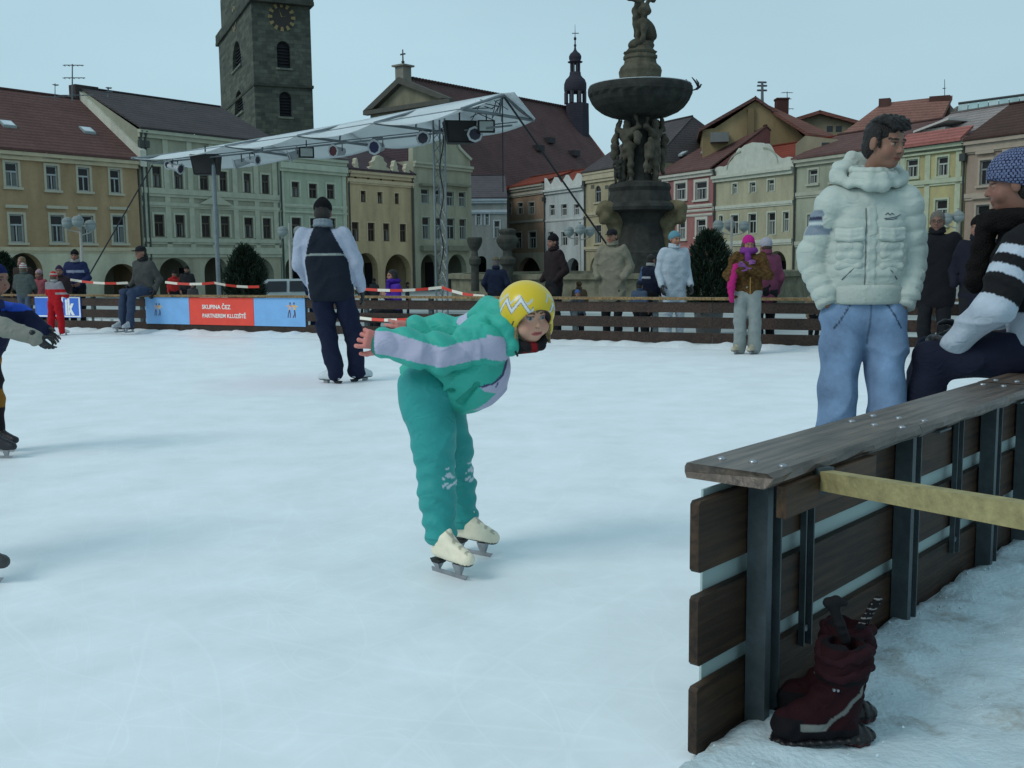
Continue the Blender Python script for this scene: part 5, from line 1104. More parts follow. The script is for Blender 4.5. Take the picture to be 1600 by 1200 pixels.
def spk(px, py, w_, h_, yaw, label, tilt=.25):
    Y = TT(px)[1] + .0; c = P(px, py, Y); k = Y / F; f2 = frame2((c[0], c[1], 0), (math.cos(yaw), math.sin(yaw))); w_ *= k; h_ *= k; root = empty('loudspeaker', c - V(0, 0, h_ / 2), label, 'loudspeaker'); b = MB(); b.col = (.01, .01, .011)
    def q(u, n, z): return f2(u, n - tilt * z, c[2] + z)
    b.hexa([q(-w_ * .38, -.35, -h_ * .5), q(w_ * .38, -.35, -h_ * .5), q(w_ * .42, .05, -h_ * .5), q(-w_ * .42, .05, -h_ * .5), q(-w_ * .5, -.35, h_ * .5), q(w_ * .5, -.35, h_ * .5), q(w_ * .5, .1, h_ * .5), q(-w_ * .5, .1, h_ * .5)]); b.build('cabinet', m_black, root)
    b = MB(); b.col = (.03, .03, .03); b.hexa([q(-w_ * .36, .06, -h_ * .44), q(w_ * .36, .06, -h_ * .44), q(w_ * .36, .075, -h_ * .44), q(-w_ * .36, .075, -h_ * .44), q(-w_ * .42, .11, h_ * .44), q(w_ * .42, .11, h_ * .44), q(w_ * .42, .125, h_ * .44), q(-w_ * .42, .125, h_ * .44)]); b.build('grille', m_paint, root)
    b = MB(); b.tube(q(0, -.1, h_ * .5), q(0, -.1, h_ * .5) + V(0, 0, .25), .02, .02, 6); b.build('hanger', m_black, root)
spk(720, 206, 50, 34, .2, 'large black loudspeaker hanging by the lattice pole'); spk(320, 257, 42, 30, -.1, 'black loudspeaker hanging by the thin left pole', -.1)
def flood(px, py, yaw, label):
    Y = TT(px)[1]; c = P(px, py, Y); f2 = frame2((c[0], c[1], c[2]), (math.cos(yaw), math.sin(yaw))); root = empty('flood_light', c - V(0, 0, .13), label, 'floodlight'); b = MB(); b.box(f2, -.19, .19, -.15, -.0, -.13, .13); b.build('housing', m_black, root)
    b = MB(); b.col = (.4, .44, .42); b.box(f2, -.15, .15, .002, .012, -.1, .1); b.build('glass', m_paint, root); b = MB(); b.tube(c + V(0, 0, .13), c + V(0, 0, .3), .015, .015, 5); b.build('hanger', m_black, root)
flood(760, 197, .1, 'white faced rectangular floodlight right of the big loudspeaker'); flood(479, 238, .3, 'small rectangular floodlight beside the tipped spotlight')
# ------------------------------------------------------------------ globe street lamps
def lamp(px, pytop, Y, label, globes):
    c = P(px, pytop, Y); g = V(c[0], c[1], gz(c[0], c[1])); root = empty('street_lamp', g, label, 'street lamp', 'globe street lamps on the square'); b = MB(); b.col = A(110, 125, 125); b.lathe((c[0], c[1], 0), [(.2, g[2]), (.18, g[2] + .8), (.09, g[2] + 1), (.06, c[2] + .5), (.1, c[2] + .55)], 10); b.build('pole', m_paint, root)
    for dx, dy, dz in globes:
        e = c + V(dx, dy, dz); b = MB(); b.col = A(110, 125, 125); b.tube(V(c[0], c[1], e[2] - .5), e - V(0, 0, .35), .035, .035, 6); b.tube(e - V(0, 0, .35), e - V(0, 0, .25), .06, .12, 8); b.build('arm', m_paint, root)
        b = MB(); b.col = (.26, .31, .31); b.lathe(e, [(.3 * math.cos(t), .3 * math.sin(t)) for t in np.linspace(-1.4, 1.5, 12)], 16); gl = b.build('globe', m_plastic, root, True)
        b = MB(); b.col = (.2, .23, .23); b.lathe(e + V(0, 0, .01), [(.31, .05), (.29, .14), (.2, .26), (.02, .315)], 12); b.build('cap', m_paint, root)
lamp(125, 350, 55, 'street lamp with three pale globes in front of the ochre house', [(-.65, 0, .05), (.45, .2, -.1), (.1, -.5, .1)])
lamp(452, 362, 60, 'globe lamp mostly hidden left of the standing man', [(-.4, 0, 0), (.5, .2, 0)])
lamp(906, 362, 62, 'three globe street lamp before the narrow white house', [(-.65, 0, 0), (.6, 0, 0), (0, -.5, .1)])
lamp(1143, 354, 58, 'globe street lamp above the right hand cone bush', [(-.75, 0, .05), (.7, 0, 0), (0, .5, .1)])
lamp(1497, 342, 55, 'globe street lamp before the yellow house', [(-.6, 0, 0), (.0, 0, .1)])
# ------------------------------------------------------------------ cone shaped evergreens
def cone_bush(px, Y, pytop, wpx, label, seed):
    rng = np.random.RandomState(seed); c = P(px, 420, Y); top = P(px, pytop, Y)[2]; g = gz(c[0], c[1]); R = wpx / 2 * Y / F; H = top - g; root = empty('conifer_bush', (c[0], c[1], g), label, 'bush', 'clipped cone bushes in tubs')
    b = MB(); b.col = (.03, .022, .015); b.tube((c[0], c[1], g + .05), (c[0], c[1], g + H * .8), .05, .02, 8); b.build('trunk', m_paint, root)
    b = MB(); b.col = (.1, .1, .1); b.lathe((c[0], c[1], g), [(R * .6, 0), (R * .75, .45), (R * .8, .45), (R * .8, .5), (R * .6, .5)], 20); b.build('tub', m_paint, root)
    n = 9000; z = rng.rand(n) ** .8; prof = lambda t: np.where(t < .55, .85 + .25 * np.sin(t * 2.8), .85 + .25 * math.sin(1.54)) * np.clip((1 - t) / .42, 0, 1) ** .55
    a = rng.rand(n) * 6.283; lump = 1 + .13 * np.sin(a * 5 + z * 9) + .12 * np.sin(a * 9 - z * 17) + .09 * np.sin(a * 17 + z * 31); r = R * prof(z) * np.sqrt(.45 + .6 * rng.rand(n)) * lump
    ctr = np.c_[c[0] + r * np.cos(a), c[1] + r * np.sin(a), g + .4 + (H - .4) * z + rng.randn(n) * .02]; out_ = np.c_[np.cos(a), np.sin(a), .9 + rng.rand(n) * .8]; out_ += rng.randn(n, 3) * .45; out_ /= np.linalg.norm(out_, axis=1)[:, None]
    sd_ = np.cross(out_, rng.randn(n, 3)); sd_ /= np.linalg.norm(sd_, axis=1)[:, None]; L_ = (.05 + .09 * rng.rand(n) ** 2)[:, None]; w_ = .014
    v = np.stack([ctr - sd_ * w_, ctr + sd_ * w_, ctr + out_ * L_ + sd_ * w_ * .3, ctr + out_ * L_ - sd_ * w_ * .3], 1).reshape(-1, 3); f = np.arange(4 * n).reshape(n, 4); cl = np.repeat(np.array([.016, .03, .017]) * (.6 + .9 * rng.rand(n, 1)), 4, 0)
    sob('crown', (v, f), m_paint, root, cl if False else (lambda vv: cl))
cone_bush(383, 22, 388, 50, 'dark cone bush behind the red banner', 1); cone_bush(1108, 18.5, 365, 62, 'dark cone bush beside the boy in the white coat', 2)
cone_bush(2, 24, 398, 44, 'dark cone bush at the left edge of the square', 3)
mast(113, 158, 100, 68, 'tall rooftop aerial with three crossbars on the brown roof', ((.04, .55), (.38, .6), (.85, 1.0)), th=.05)
mast(86, 157, 130, 68, 'short faint aerial left of the tall one', ((.1, .1), (.8, .9)), th=.03)
mast(169, 152, 136, 72, 'small stub aerial by the white fire wall', ((.1, .12), (.5, .15)), th=.06)
mast(288, 171, 160, 82, 'low flat aerial on the long dark roof', ((.1, .15), (.9, .9)), th=.04)
# ------------------------------------------------------------------ white parked car beyond the fence
cc = P(455, 440, 38); cg = gz(cc[0], cc[1]) - .4; cfm = frame2((cc[0], cc[1], cg), (.95, .3)); car = empty('parked_car', cfm(0, 0, 0), 'white car parked beyond the rink, half hidden by the standing man', 'car')
b = MB(); b.col = (.4, .45, .46); sec = [(-2.0, .35), (-2.05, .7), (-1.9, .92), (-1.1, 1.0), (1.25, 1.0), (1.95, .88), (2.05, .6), (2.0, .35)]
b.poly(cfm, sec, -.8, .8); b.build('body', m_plastic, car); b = MB(); b.col = (.4, .45, .46)
lo = [(-1.5, 1.0), (1.35, 1.0)]; hi = [(-.95, 1.5), (.75, 1.5)]; b.hexa([cfm(-1.45, -.78, 1.002), cfm(1.3, -.78, 1.002), cfm(1.3, .78, 1.002), cfm(-1.45, .78, 1.002), cfm(-.95, -.62, 1.5), cfm(.65, -.62, 1.5), cfm(.65, .62, 1.5), cfm(-.95, .62, 1.5)]); b.build('cabin', m_plastic, car)
for n_ in (-1, 1):
    for a0, a1, c0, c1 in ((-1.22, -.25, -.86, -.22), (-.15, 1.1, -.12, .6)):
        b = MB(); b.col = (.02, .025, .03); q = [cfm(a0, n_ * .775, 1.06), cfm(a1, n_ * .775, 1.06), cfm(c1, n_ * .645, 1.44), cfm(c0, n_ * .645, 1.44)]; q = [p + cfm.n * n_ * .02 for p in q]; b.face(q); b.build('window', m_glass, car)
b = MB(); b.col = (.02, .025, .03); b.face([cfm(-1.4, -.68, 1.06), cfm(-1.4, .68, 1.06), cfm(-1.02, .56, 1.46), cfm(-1.02, -.56, 1.46)]); b.build('windscreen', m_glass, car); b.v = [tuple(np.array(v) - cfm.u * .03) for v in b.v]
for a0 in (-1.3, 1.3):
    for n_ in (-1, 1): b = MB(); b.col = (.02, .02, .02); b.tube(cfm(a0, n_ * .65, .31), cfm(a0, n_ * .83, .31), .31, .31, 20); wl = b.build('wheel', m_paint, car); b = MB(); b.col = (.3, .3, .3); b.tube(cfm(a0, n_ * .83, .31), cfm(a0, n_ * .84, .31), .18, .18, 14); b.build('rim', m_paint, wl)
# ------------------------------------------------------------------ people
UP = V(0, 0, 1)
def segd(v, a, b):
    ba = b - a; t = np.clip(((v - a) @ ba) / (ba @ ba), 0, 1); return np.linalg.norm(v - a - t[:, None] * ba, axis=1), t
SK = A(150, 128, 112, .62); SKD = A(112, 94, 84, .6)
TPL = dict(an=(.1, 0, .09), kn=(.105, .03, .49), hip=(.09, 0, .92), sh=(.18, 0, 1.43), el=(.245, -.04, 1.14), wr=(.25, .09, .9), toe=(.13, 1, 0))
def pose(base, H, yaw, lean=(0, 0), **ov):
    s_ = H / 1.75; f = V(math.sin(yaw), -math.cos(yaw), 0); r = np.cross(f, UP)
    def q(x, y, z): return base + (r * (x + lean[0] * z) + f * (y + lean[1] * z) + UP * z) * s_
    J = dict(s=s_, f=f, r=r, q=q, base=base)
    for k in ('an', 'kn', 'hip', 'sh', 'el', 'wr'):
        for sd_, nm in ((1, 'R'), (-1, 'L')):
            t = ov.get(k + nm, ov.get(k, TPL[k])); J[k + nm] = q(sd_ * t[0] if (k + nm) not in ov else t[0], t[1], t[2])
    for nm in 'RL':
        t = ov.get('toe' + nm, ov.get('toe', (.13, 1, 0))); sd_ = 1 if nm == 'R' else -1
        J['toe' + nm] = nrm(r * t[0] * (sd_ if 'toe' + nm not in ov else 1) + f * t[1] + UP * t[2])
        hd = ov.get('hd' + nm, ov.get('hd', None)); J['hd' + nm] = nrm(J['wr' + nm] - J['el' + nm]) if hd is None else nrm(r * hd[0] + f * hd[1] + UP * hd[2])
        J['pn' + nm] = -r * sd_
    J['pel'] = (J['hipR'] + J['hipL']) / 2 + UP * .02 * s_
    J['chest'] = (J['shR'] + J['shL']) / 2
    J['neck'] = J['chest'] + (UP * .07) * s_
    hy = ov.get('hyaw', 0); J['hf'] = nrm(f * math.cos(hy) + r * math.sin(hy) + UP * ov.get('hpitch', -.05)); J['hu'] = nrm(UP + r * ov.get('hroll', 0) + f * 0)
    J['head'] = q(*ov['head']) if 'head' in ov else J['chest'] + (UP * .2 + f * .03 + r * 0) * s_
    return J
def head_sdf(J, s_, child=False):
    R = rotm(J['hf'], J['hu']); c = J['head']; k = s_ * (1.0 if not child else .98)
    def q(x, y, z): return c + R @ V(x, y, z) * k
    a = SDF(.016 * k)
    a.ell(q(0, -.012, .028), V(.076, .094, .088) * k, R).ell(q(0, .018, -.03), V(.062, .072, .085) * k, R)
    if child:
        a.ell(q(0, .052, -.078), V(.030, .032, .024) * k, R); a.cap(q(-.037, .052, -.040), q(.037, .052, -.040), .036 * k); a.ell(q(0, .05, .035), V(.06, .045, .05) * k, R)
        a.cap(q(0, .088, .0), q(0, .102, -.024), .006 * k, .0105 * k, k=.008 * k)
    else:
        a.ell(q(0, .05, -.085), V(.032, .034, .026) * k, R)
        a.cap(q(-.035, .052, -.035), q(.035, .052, -.035), .03 * k)
        a.cap(q(-.034, .078, .022), q(.034, .078, .022), .012 * k, k=.01 * k)
        a.cap(q(0, .084, .008), q(0, .102, -.026), .008 * k, .012 * k, k=.008 * k); a.cap(q(-.009, .092, -.03), q(.009, .092, -.03), .008 * k, k=.006 * k)
    for x in (-1, 1): a.ell(q(x * .030, .094, .004), V(.016, .014, .010) * k, R, .008 * k, True)
    for x in (-1, 1): a.ell(q(x * .030, .074, .004), V(.0125, .0125, .0115) * k, R, .002 * k)
    a.cap(q(-.018, .083, -.056), q(.018, .083, -.056), .0075 * k, k=.006 * k); a.cap(q(-.014, .082, -.066), q(.014, .082, -.066), .008 * k, k=.006 * k)
    for x in (-1, 1): a.ell(q(x * .077, -.005, -.005), V(.010, .02, .032) * k, R, .008 * k)
    a.cap(J['neck'], q(0, -.02, -.06), .052 * k, .05 * k, k=.03 * k)
    return a, R, q, k
def face_col(v, J, R, k, skin, brow=(.03, .02, .015), iris=(.03, .02, .015), lip=None):
    c = np.tile(np.array(skin, float), (len(v), 1)); L = (v - J['head']) @ R / k; x, y, z = L.T; ax = np.abs(x)
    fr_ = y > .04
    lip = np.array(lip if lip is not None else np.array(skin) * (.95, .6, .6)); m = fr_ & (ax < .026) & (np.abs(z + .061) < .0095 - ax * .18); c[m] = lip
    m = fr_ & (ax < .02) & (np.abs(z + .0612) < .0018); c[m] = lip * .4
    m = fr_ & (((ax - .03) / .0135) ** 2 + ((z - .004) / .0085) ** 2 < 1); c[m] = np.minimum(np.array(skin) * 1.25 + .03, .3)
    m = fr_ & (((ax - .03)) ** 2 + ((z - .004)) ** 2 < .0062 ** 2); c[m] = iris
    m = fr_ & (np.abs(ax - .03) < .015) & (np.abs(z - .013) < .0022); c[m] = (.03, .02, .02)
    m = fr_ & (ax > .012) & (ax < .05) & (np.abs(z - .028 + np.abs(ax - .03) * .15) < .0045); c[m] = brow
    m = fr_ & (np.abs(ax - .007) < .004) & (np.abs(z + .036) < .003); c[m] = np.array(skin) * .35
    bl = np.exp(-((ax - .042) ** 2 + (z + .03) ** 2) / .0005) * fr_; c = c * (1 - .25 * bl[:, None] * np.array([0, .6, .5])); return c
def hand_sdf(wr, d, pn, side, s_, curl=.5, spread=.12):
    """d: finger direction, pn: palm normal, side: direction of the thumb side"""
    d = nrm(d); pn = nrm(pn - d * (pn @ d)); sd_ = nrm(np.cross(d, pn)); sd_ = sd_ if sd_ @ side > 0 else -sd_
    a = SDF(.008 * s_); p0 = wr + d * .012 * s_; pc = wr + d * .085 * s_
    for t in (-.028, -.009, .01, .027): a.cap(p0 + sd_ * t * .6 * s_, pc + sd_ * t * s_, .015 * s_, .0125 * s_, k=.012 * s_)
    for i, (t, L_) in enumerate(((.03, .072), (.0105, .08), (-.0095, .074), (-.028, .058))):
        p = pc + sd_ * t * s_; dd = nrm(d + sd_ * spread * (1.5 - i)); pts = [p]; ang = curl * (.35 + .1 * i); tot = 0
        for j, fr_ in enumerate((.45, .31, .24)):
            tot += ang * (.8 + .35 * j); pts.append(pts[-1] + (dd * math.cos(tot) + pn * math.sin(tot)) * L_ * fr_ * s_)
        a.chain(pts, [.0098 * s_, .009 * s_, .0082 * s_, .0068 * s_], k=.003 * s_)
    b0 = wr + d * .025 * s_ + sd_ * .022 * s_; td = nrm(d * .6 + sd_ * .8 + pn * .25 * (1 + curl)); b1 = b0 + td * .042 * s_; b2 = b1 + nrm(td + d * .5 + pn * .2) * .03 * s_; b3 = b2 + nrm(d + pn * .4 + sd_ * .2) * .024 * s_
    a.chain([b0, b1, b2, b3], [.016 * s_, .012 * s_, .0105 * s_, .008 * s_], k=.006 * s_); a.cap(wr - d * .03 * s_, p0, .026 * s_, .024 * s_, k=.01 * s_); return a
def skate(J, nm, parent, col, s_, kind='skate', heelh=.05, gz_=None):
    """boot with blade; J['an'] is the ankle, toe direction J['toe']"""
    an = J['an' + nm]; t = J['toe' + nm]; u = nrm(UP - t * (t @ UP)); sd_ = np.cross(t, u); zb = -.085 * s_
    heel = an - t * .03 * s_ + u * zb; toe = an + t * .17 * s_ + u * zb; off = UP * 0
    a = SDF(.02 * s_); a.cap(an + u * J.get('shaft', .09) * s_, an + u * -.02 * s_, .05 * s_, .046 * s_); a.cap(heel + u * .035 * s_, toe + u * .02 * s_, .042 * s_, .036 * s_, flat=(u, 1.1)); a.cap(an + t * .01 * s_, toe + u * .03 * s_, .046 * s_, .03 * s_)
    a.cap(an + t * .035 * s_ + u * .05 * s_, an + t * .06 * s_ + u * -.01 * s_, .022 * s_)
    a.plane(heel + u * -.008 * s_, -u)
    def cf_(v):
        c = np.tile(np.array(col, float), (len(v), 1)); h = (v - heel) @ u; c[h < .004 * s_] = (.02, .02, .02)
        l = (v - an) @ t; w_ = np.abs((v - an) @ sd_); hh = (v - an) @ u
        m = (l > .03 * s_) & (w_ < .02 * s_) & (h > .05 * s_) & (np.sin((hh + l) * 260 / s_) > .2); c[m] = np.array(col) * .55; return c
    rt = sob('skate' if kind == 'skate' else 'shoe', a.mesh(.006 if s_ * 1 > .5 and J.get('hero') else .011, folds(.0015, 60, 3)), m_leather, parent, cf_)
    if kind == 'skate':
        b = MB(); b.col = (.02, .02, .02); f3 = lambda x, w_, z: heel + t * x * s_ + sd_ * w_ * s_ + u * z * s_
        b.hexa([f3(-.035, -.022, -.03), f3(.015, -.022, -.03), f3(.015, .022, -.03), f3(-.035, .022, -.03), f3(-.042, -.028, -.009), f3(.03, -.028, -.009), f3(.03, .028, -.009), f3(-.042, .028, -.009)])
        b.build('heel', m_paint, rt); b = MB(); b.col = (.3, .3, .3)
        for x0, x1 in ((-.025, .0), (.12, .155)): b.hexa([f3(x0, -.004, -.062), f3(x1, -.004, -.062), f3(x1, .004, -.062), f3(x0, .004, -.062), f3(x0 - .01, -.02, -.0305 if x0 < 0 else -.0085), f3(x1 + .01, -.02, -.0305 if x0 < 0 else -.0085), f3(x1 + .01, .02, -.0305 if x0 < 0 else -.0085), f3(x0 - .01, .02, -.0305 if x0 < 0 else -.0085)])
        b.hexa([f3(-.055, -.002, -.085), f3(.18, -.002, -.085), f3(.18, .002, -.085), f3(-.055, .002, -.085), f3(-.06, -.003, -.06), f3(.2, -.003, -.06), f3(.2, .003, -.06), f3(-.06, .003, -.06)])
        b.build('blade', m_steel, rt)
    return rt
def build_person(J, label, jacket, trousers, skin=SK, hair=None, hat=None, vox=.016, hem=.0, jr=(.135, .13), flat=1.3, puffer=None, gloves=None, shoes=None, hands=True, hand_curl=.6, tr=(.105, .08, .068), sleeve=(.075, .062, .05),
                 collar=True, child=False, seat=False, glasses=False, brow=(.03, .02, .015), jf=.006, jmat=None, tmat=None, hood=None, scarf=None, tail=0, fold_seed=0, jk=None, body_low=True, jw=.085, hips=.12, tf=.007, lip=None):
    s_ = J['s']; root = empty('person', J['base'], label, 'person'); f, r = J['f'], J['r']; hs = s_ * (1.12 if child else 1)
    # body: one continuous figure
    a, R, q, k = head_sdf(J, hs * J.get('headk', 1), child); hv = a.mesh(.0045 if J.get('hero') else .0075)
    bd = SDF(.03 * s_); bd.cap(J['chest'] - UP * .05 * s_, J['neck'] + UP * .03, .055 * s_, .05 * s_)
    bd.cap(J['shR'], J['shL'], .05 * s_); bd.cap(J['chest'] - UP * .1 * s_, J['pel'], .075 * s_, .085 * s_)
    for nm in 'RL':
        bd.chain([J['sh' + nm], J['el' + nm], J['wr' + nm]], [.045 * s_, .036 * s_, .026 * s_]); bd.chain([J['hip' + nm], J['kn' + nm], J['an' + nm]], [.07 * s_, .05 * s_, .035 * s_]); bd.cap(J['an' + nm], J['an' + nm] + J['toe' + nm] * .12 * s_ - UP * .05 * s_, .03 * s_, .02 * s_)
    parts = [hv, bd.mesh(.022)]
    if hands and gloves is None:
        for nm in 'RL':
            side = J.get('th' + nm, f * .7 + UP * .3); parts.append(hand_sdf(J['wr' + nm], J['hd' + nm], J['pn' + nm], side, s_, hand_curl).mesh(.0035 if J.get('hero') else .007))
    body = sob('body', parts, m_skin, root, lambda v: face_col(v, J, R, k, skin, brow, lip=lip))
    if gloves is not None:
        for nm in 'RL': side = J.get('th' + nm, f * .7 + UP * .3); sob('glove', hand_sdf(J['wr' + nm] - J['hd' + nm] * .02 * s_, J['hd' + nm], J['pn' + nm], side, s_ * 1.22, .5).mesh(.008), m_leather, root, gloves)
    # jacket
    a = SDF(jk or .035 * s_); bl = (puffer[0], puffer[1] * s_, 0) if puffer else None
    hl = J['pel'] - UP * hem * s_ if not seat else J['pel']
    for sd_ in (-1, 0, 1):
        top = J['chest'] + r * sd_ * jw * s_ - UP * .09 * s_; low = hl + r * sd_ * (jw - .015 + (.02 if jw < .08 else 0)) * s_; a.cap(top, low, jr[0] * s_, jr[1] * s_, flat=(f, flat), bulge=bl)
    a.cap(J['shR'] - r * .05 * s_ - UP * .02 * s_, J['shL'] + r * .05 * s_ - UP * .02 * s_, .085 * s_, flat=(f, 1.1)); a.cap(J['chest'] + UP * .0, J['neck'] + UP * .01 * s_, .085 * s_, .068 * s_)
    bs = (puffer[2], puffer[1] * s_, .0) if puffer else None
    for nm in 'RL':
        wre = J['wr' + nm] - nrm(J['wr' + nm] - J['el' + nm]) * .015 * s_
        a.cap(J['sh' + nm] + UP * .0, J['el' + nm], sleeve[0] * s_, sleeve[1] * s_, bulge=bs); a.cap(J['el' + nm], wre, sleeve[1] * s_, sleeve[2] * s_, bulge=bs)
    hz_ = J.get('hemplane')
    if hz_ is None: a.plane(hl - UP * (.10 if not seat else .13) * s_ + f * 0, -UP)
    else: a.plane(*hz_)
    if seat:   # lap of a long jacket is left to the trousers
        pass
    _f1, _f2 = folds(jf * s_, 20 / s_, fold_seed), crease(.016 * s_ * (.4 if puffer else 1), 11 / s_, fold_seed + 1, (1, .4, .8))
    jo = sob('jacket', a.mesh(vox, lambda X, Y, Z: _f1(X, Y, Z) + _f2(X, Y, Z)), jmat or m_cloth, root, jacket)
    if collar is not False and collar is not None:
        c = SDF(.01); n_ = J['neck'] + UP * .02 * s_ + f * .008
        for t in np.linspace(0, 2 * math.pi, 15)[:-1]:
            t2 = t + 2 * math.pi / 14; p = lambda tt, h: n_ + (r * math.cos(tt) * .075 + f * math.sin(tt) * .08 + UP * (h - .012 * math.sin(tt))) * s_
            c.cap(p(t, 0), p(t2, 0), .02 * s_); c.cap(p(t, .035), p(t2, .035), .016 * s_)
        cc_ = jacket if not callable(jacket) else None
        sob('collar', c.mesh(max(.006, vox * .6)), jmat or m_cloth, root, collar if not isinstance(collar, bool) else (cc_ if cc_ is not None else (.3, .3, .3)))
    # trousers
    a = SDF(.03 * s_); a.cap(J['hipR'], J['hipL'], hips * s_, flat=(f, 1.15)); a.cap(J['pel'] + UP * .06 * s_, J['pel'], .11 * s_, .1 * s_)
    for nm in 'RL':
        d = nrm(J['an' + nm] - J['kn' + nm]); e = J['an' + nm] + d * (tail - .02) * s_; a.cap(J['hip' + nm], J['kn' + nm], tr[0] * s_, tr[1] * s_, k=.02 * s_); a.cap(J['kn' + nm], e, tr[1] * s_, tr[2] * s_, k=.02 * s_)
    if not seat: a.plane(J['pel'] + UP * .1, UP)
    _f3, _f4 = folds(tf * s_, 17 / s_, fold_seed + 5), crease(.016 * s_, 10 / s_, fold_seed + 7, (.5, .4, 1.2))
    sob('trousers', a.mesh(vox, lambda X, Y, Z: _f3(X, Y, Z) + _f4(X, Y, Z)), tmat or m_cloth, root, trousers)
    if shoes is not False:
        for nm in 'RL': skate(J, nm, root, (.03, .03, .03) if shoes is None else shoes, s_, 'skate' if J.get('onice') else 'shoe')
    def hq(x, y, z): return q(x, y, z)
    if hair is not None:
        a = SDF(.012 * k); a.ell(q(0, -.02, .04), V(.083, .098, .088) * k, R); a.ell(q(0, -.045, -.02), V(.078, .07, .07) * k, R)
        long_ = hair[1]
        a.ell(q(0, .075, -.03), V(.066, .075, .078) * k, R, .012, True)
        if long_:
            for x in (-1, 1): a.chain([q(x * .07, -.01, .02), q(x * .085, -.01, -.08), q(x * .075, .0, -.16 - .1 * long_)], [.03 * k, .035 * k, .02 * k])
            a.cap(q(0, -.07, 0), q(0, -.08, -.18), .06 * k, .05 * k)
        for x in (-1, 1): a.ell(q(x * .08, .0, -.02), V(.02, .022, .03) * k, R, .01, True) if not long_ else None
        sob('hair', a.mesh(.006 if J.get('hero') else .009, folds(.0025 * k, 130, 2)), m_hair, root, hair[0])
    if hat:
        ht, hc = hat[0], hat[1]; a = SDF(.01 * k)
        if ht == 'beanie':
            a.ell(q(0, -.016, .052), V(.088, .105, .09) * k, R); a.cap(q(0, -.02, .07), q(0, -.03, .12), .06 * k, .035 * k, k=.04 * k); a.plane(q(0, 0, .022) + R @ V(0, 0, 0), R @ V(0, .25, -1)); 
            if len(hat) > 2 and hat[2] == 'low': pass
        elif ht == 'earbeanie':
            a.ell(q(0, -.02, .04), V(.09, .105, .1) * k, R); a.plane(q(0, 0, -.01), R @ V(0, .7, -1))
        elif ht == 'flatcap':
            a.ell(q(0, -.01, .085), V(.095, .115, .04) * k, R); a.cap(q(0, -.01, .06), q(0, -.01, .085), .075 * k); a.ell(q(0, .1, .062), V(.065, .05, .012) * k, R); a.plane(q(0, 0, .04), R @ V(0, 0, -1))
        elif ht == 'cap':
            a.ell(q(0, -.01, .06), V(.086, .1, .07) * k, R); a.ell(q(0, .12, .045), V(.06, .055, .01) * k, R); a.plane(q(0, 0, .035), R @ V(0, 0, -1))
        ho = sob('hat', a.mesh(.006 if J.get('hero') else .009), m_knit if 'beanie' in ht else m_cloth, root, hc)
        if len(hat) > 2 and hat[2] == 'pom': b = SDF(.01); b.ell(q(0, -.02, .165), V(.03, .03, .03) * k); sob('pompom', b.mesh(.008, folds(.004, 150, 1)), m_knit, ho, hat[3])
    if glasses:
        b = MB(); b.col = (.03, .03, .03)
        for x in (-1, 1):
            c0 = q(x * .031, .102, .003); pts = [c0 + R @ V(math.cos(t) * .021, 0, math.sin(t) * .015) * k for t in np.linspace(0, 6.2832, 13)]; b.path(pts, .0022, 5); b.tube(q(x * .052, .098, .006), q(x * .078, .0, .01), .002, .002, 5)
        b.tube(q(-.01, .104, .005), q(.01, .104, .005), .002, .002, 5); b.build('glasses', m_paint, root)
    if scarf is not None:
        c = SDF(.015)
        n_ = J['neck'] + UP * .03 * s_
        for t in np.linspace(0, 2 * math.pi, 15)[:-1]:
            t2 = t + 2 * math.pi / 14; p = lambda tt, h: n_ + (r * math.cos(tt) * .085 + f * math.sin(tt) * .095 + UP * h) * s_; c.cap(p(t, .01), p(t2, .01), .045 * s_)
        c.cap(n_ + f * .1 * s_, n_ + f * .14 * s_ - UP * .25 * s_, .045 * s_, .05 * s_); sob('scarf', c.mesh(.012, folds(.006, 50, 1)), m_knit, root, scarf)
    J['root'] = root; J['hq'] = q; J['R'] = R; J['k'] = k; J['jacket'] = jo
    return J
def gp(px, Y, z=None):
    p = P(px, 430, Y); return V(p[0], p[1], gz(p[0], p[1]) if z is None else z)
def on_ice(px, py): return G(px, py, 0)
ICEU = .015
def torso_local(v, J): d = v - J['pel']; return d @ J['r'] / J['s'], d @ J['f'] / J['s'], d @ UP / J['s']
def arm_mask(v, J, th=1.0):
    s_ = J['s']; dm = np.full(len(v), 9.)
    for nm in 'RL':
        d1, _ = segd(v, J['sh' + nm], J['el' + nm]); d2, _ = segd(v, J['el' + nm], J['wr' + nm]); dm = np.minimum(dm, np.minimum(d1, d2))
    x = np.abs((v - J['pel']) @ J['r']) / s_; dt, _ = segd(v, J['chest'] - UP * .02, J['pel']); return (dm < .095 * s_ * th) & (x > .145)
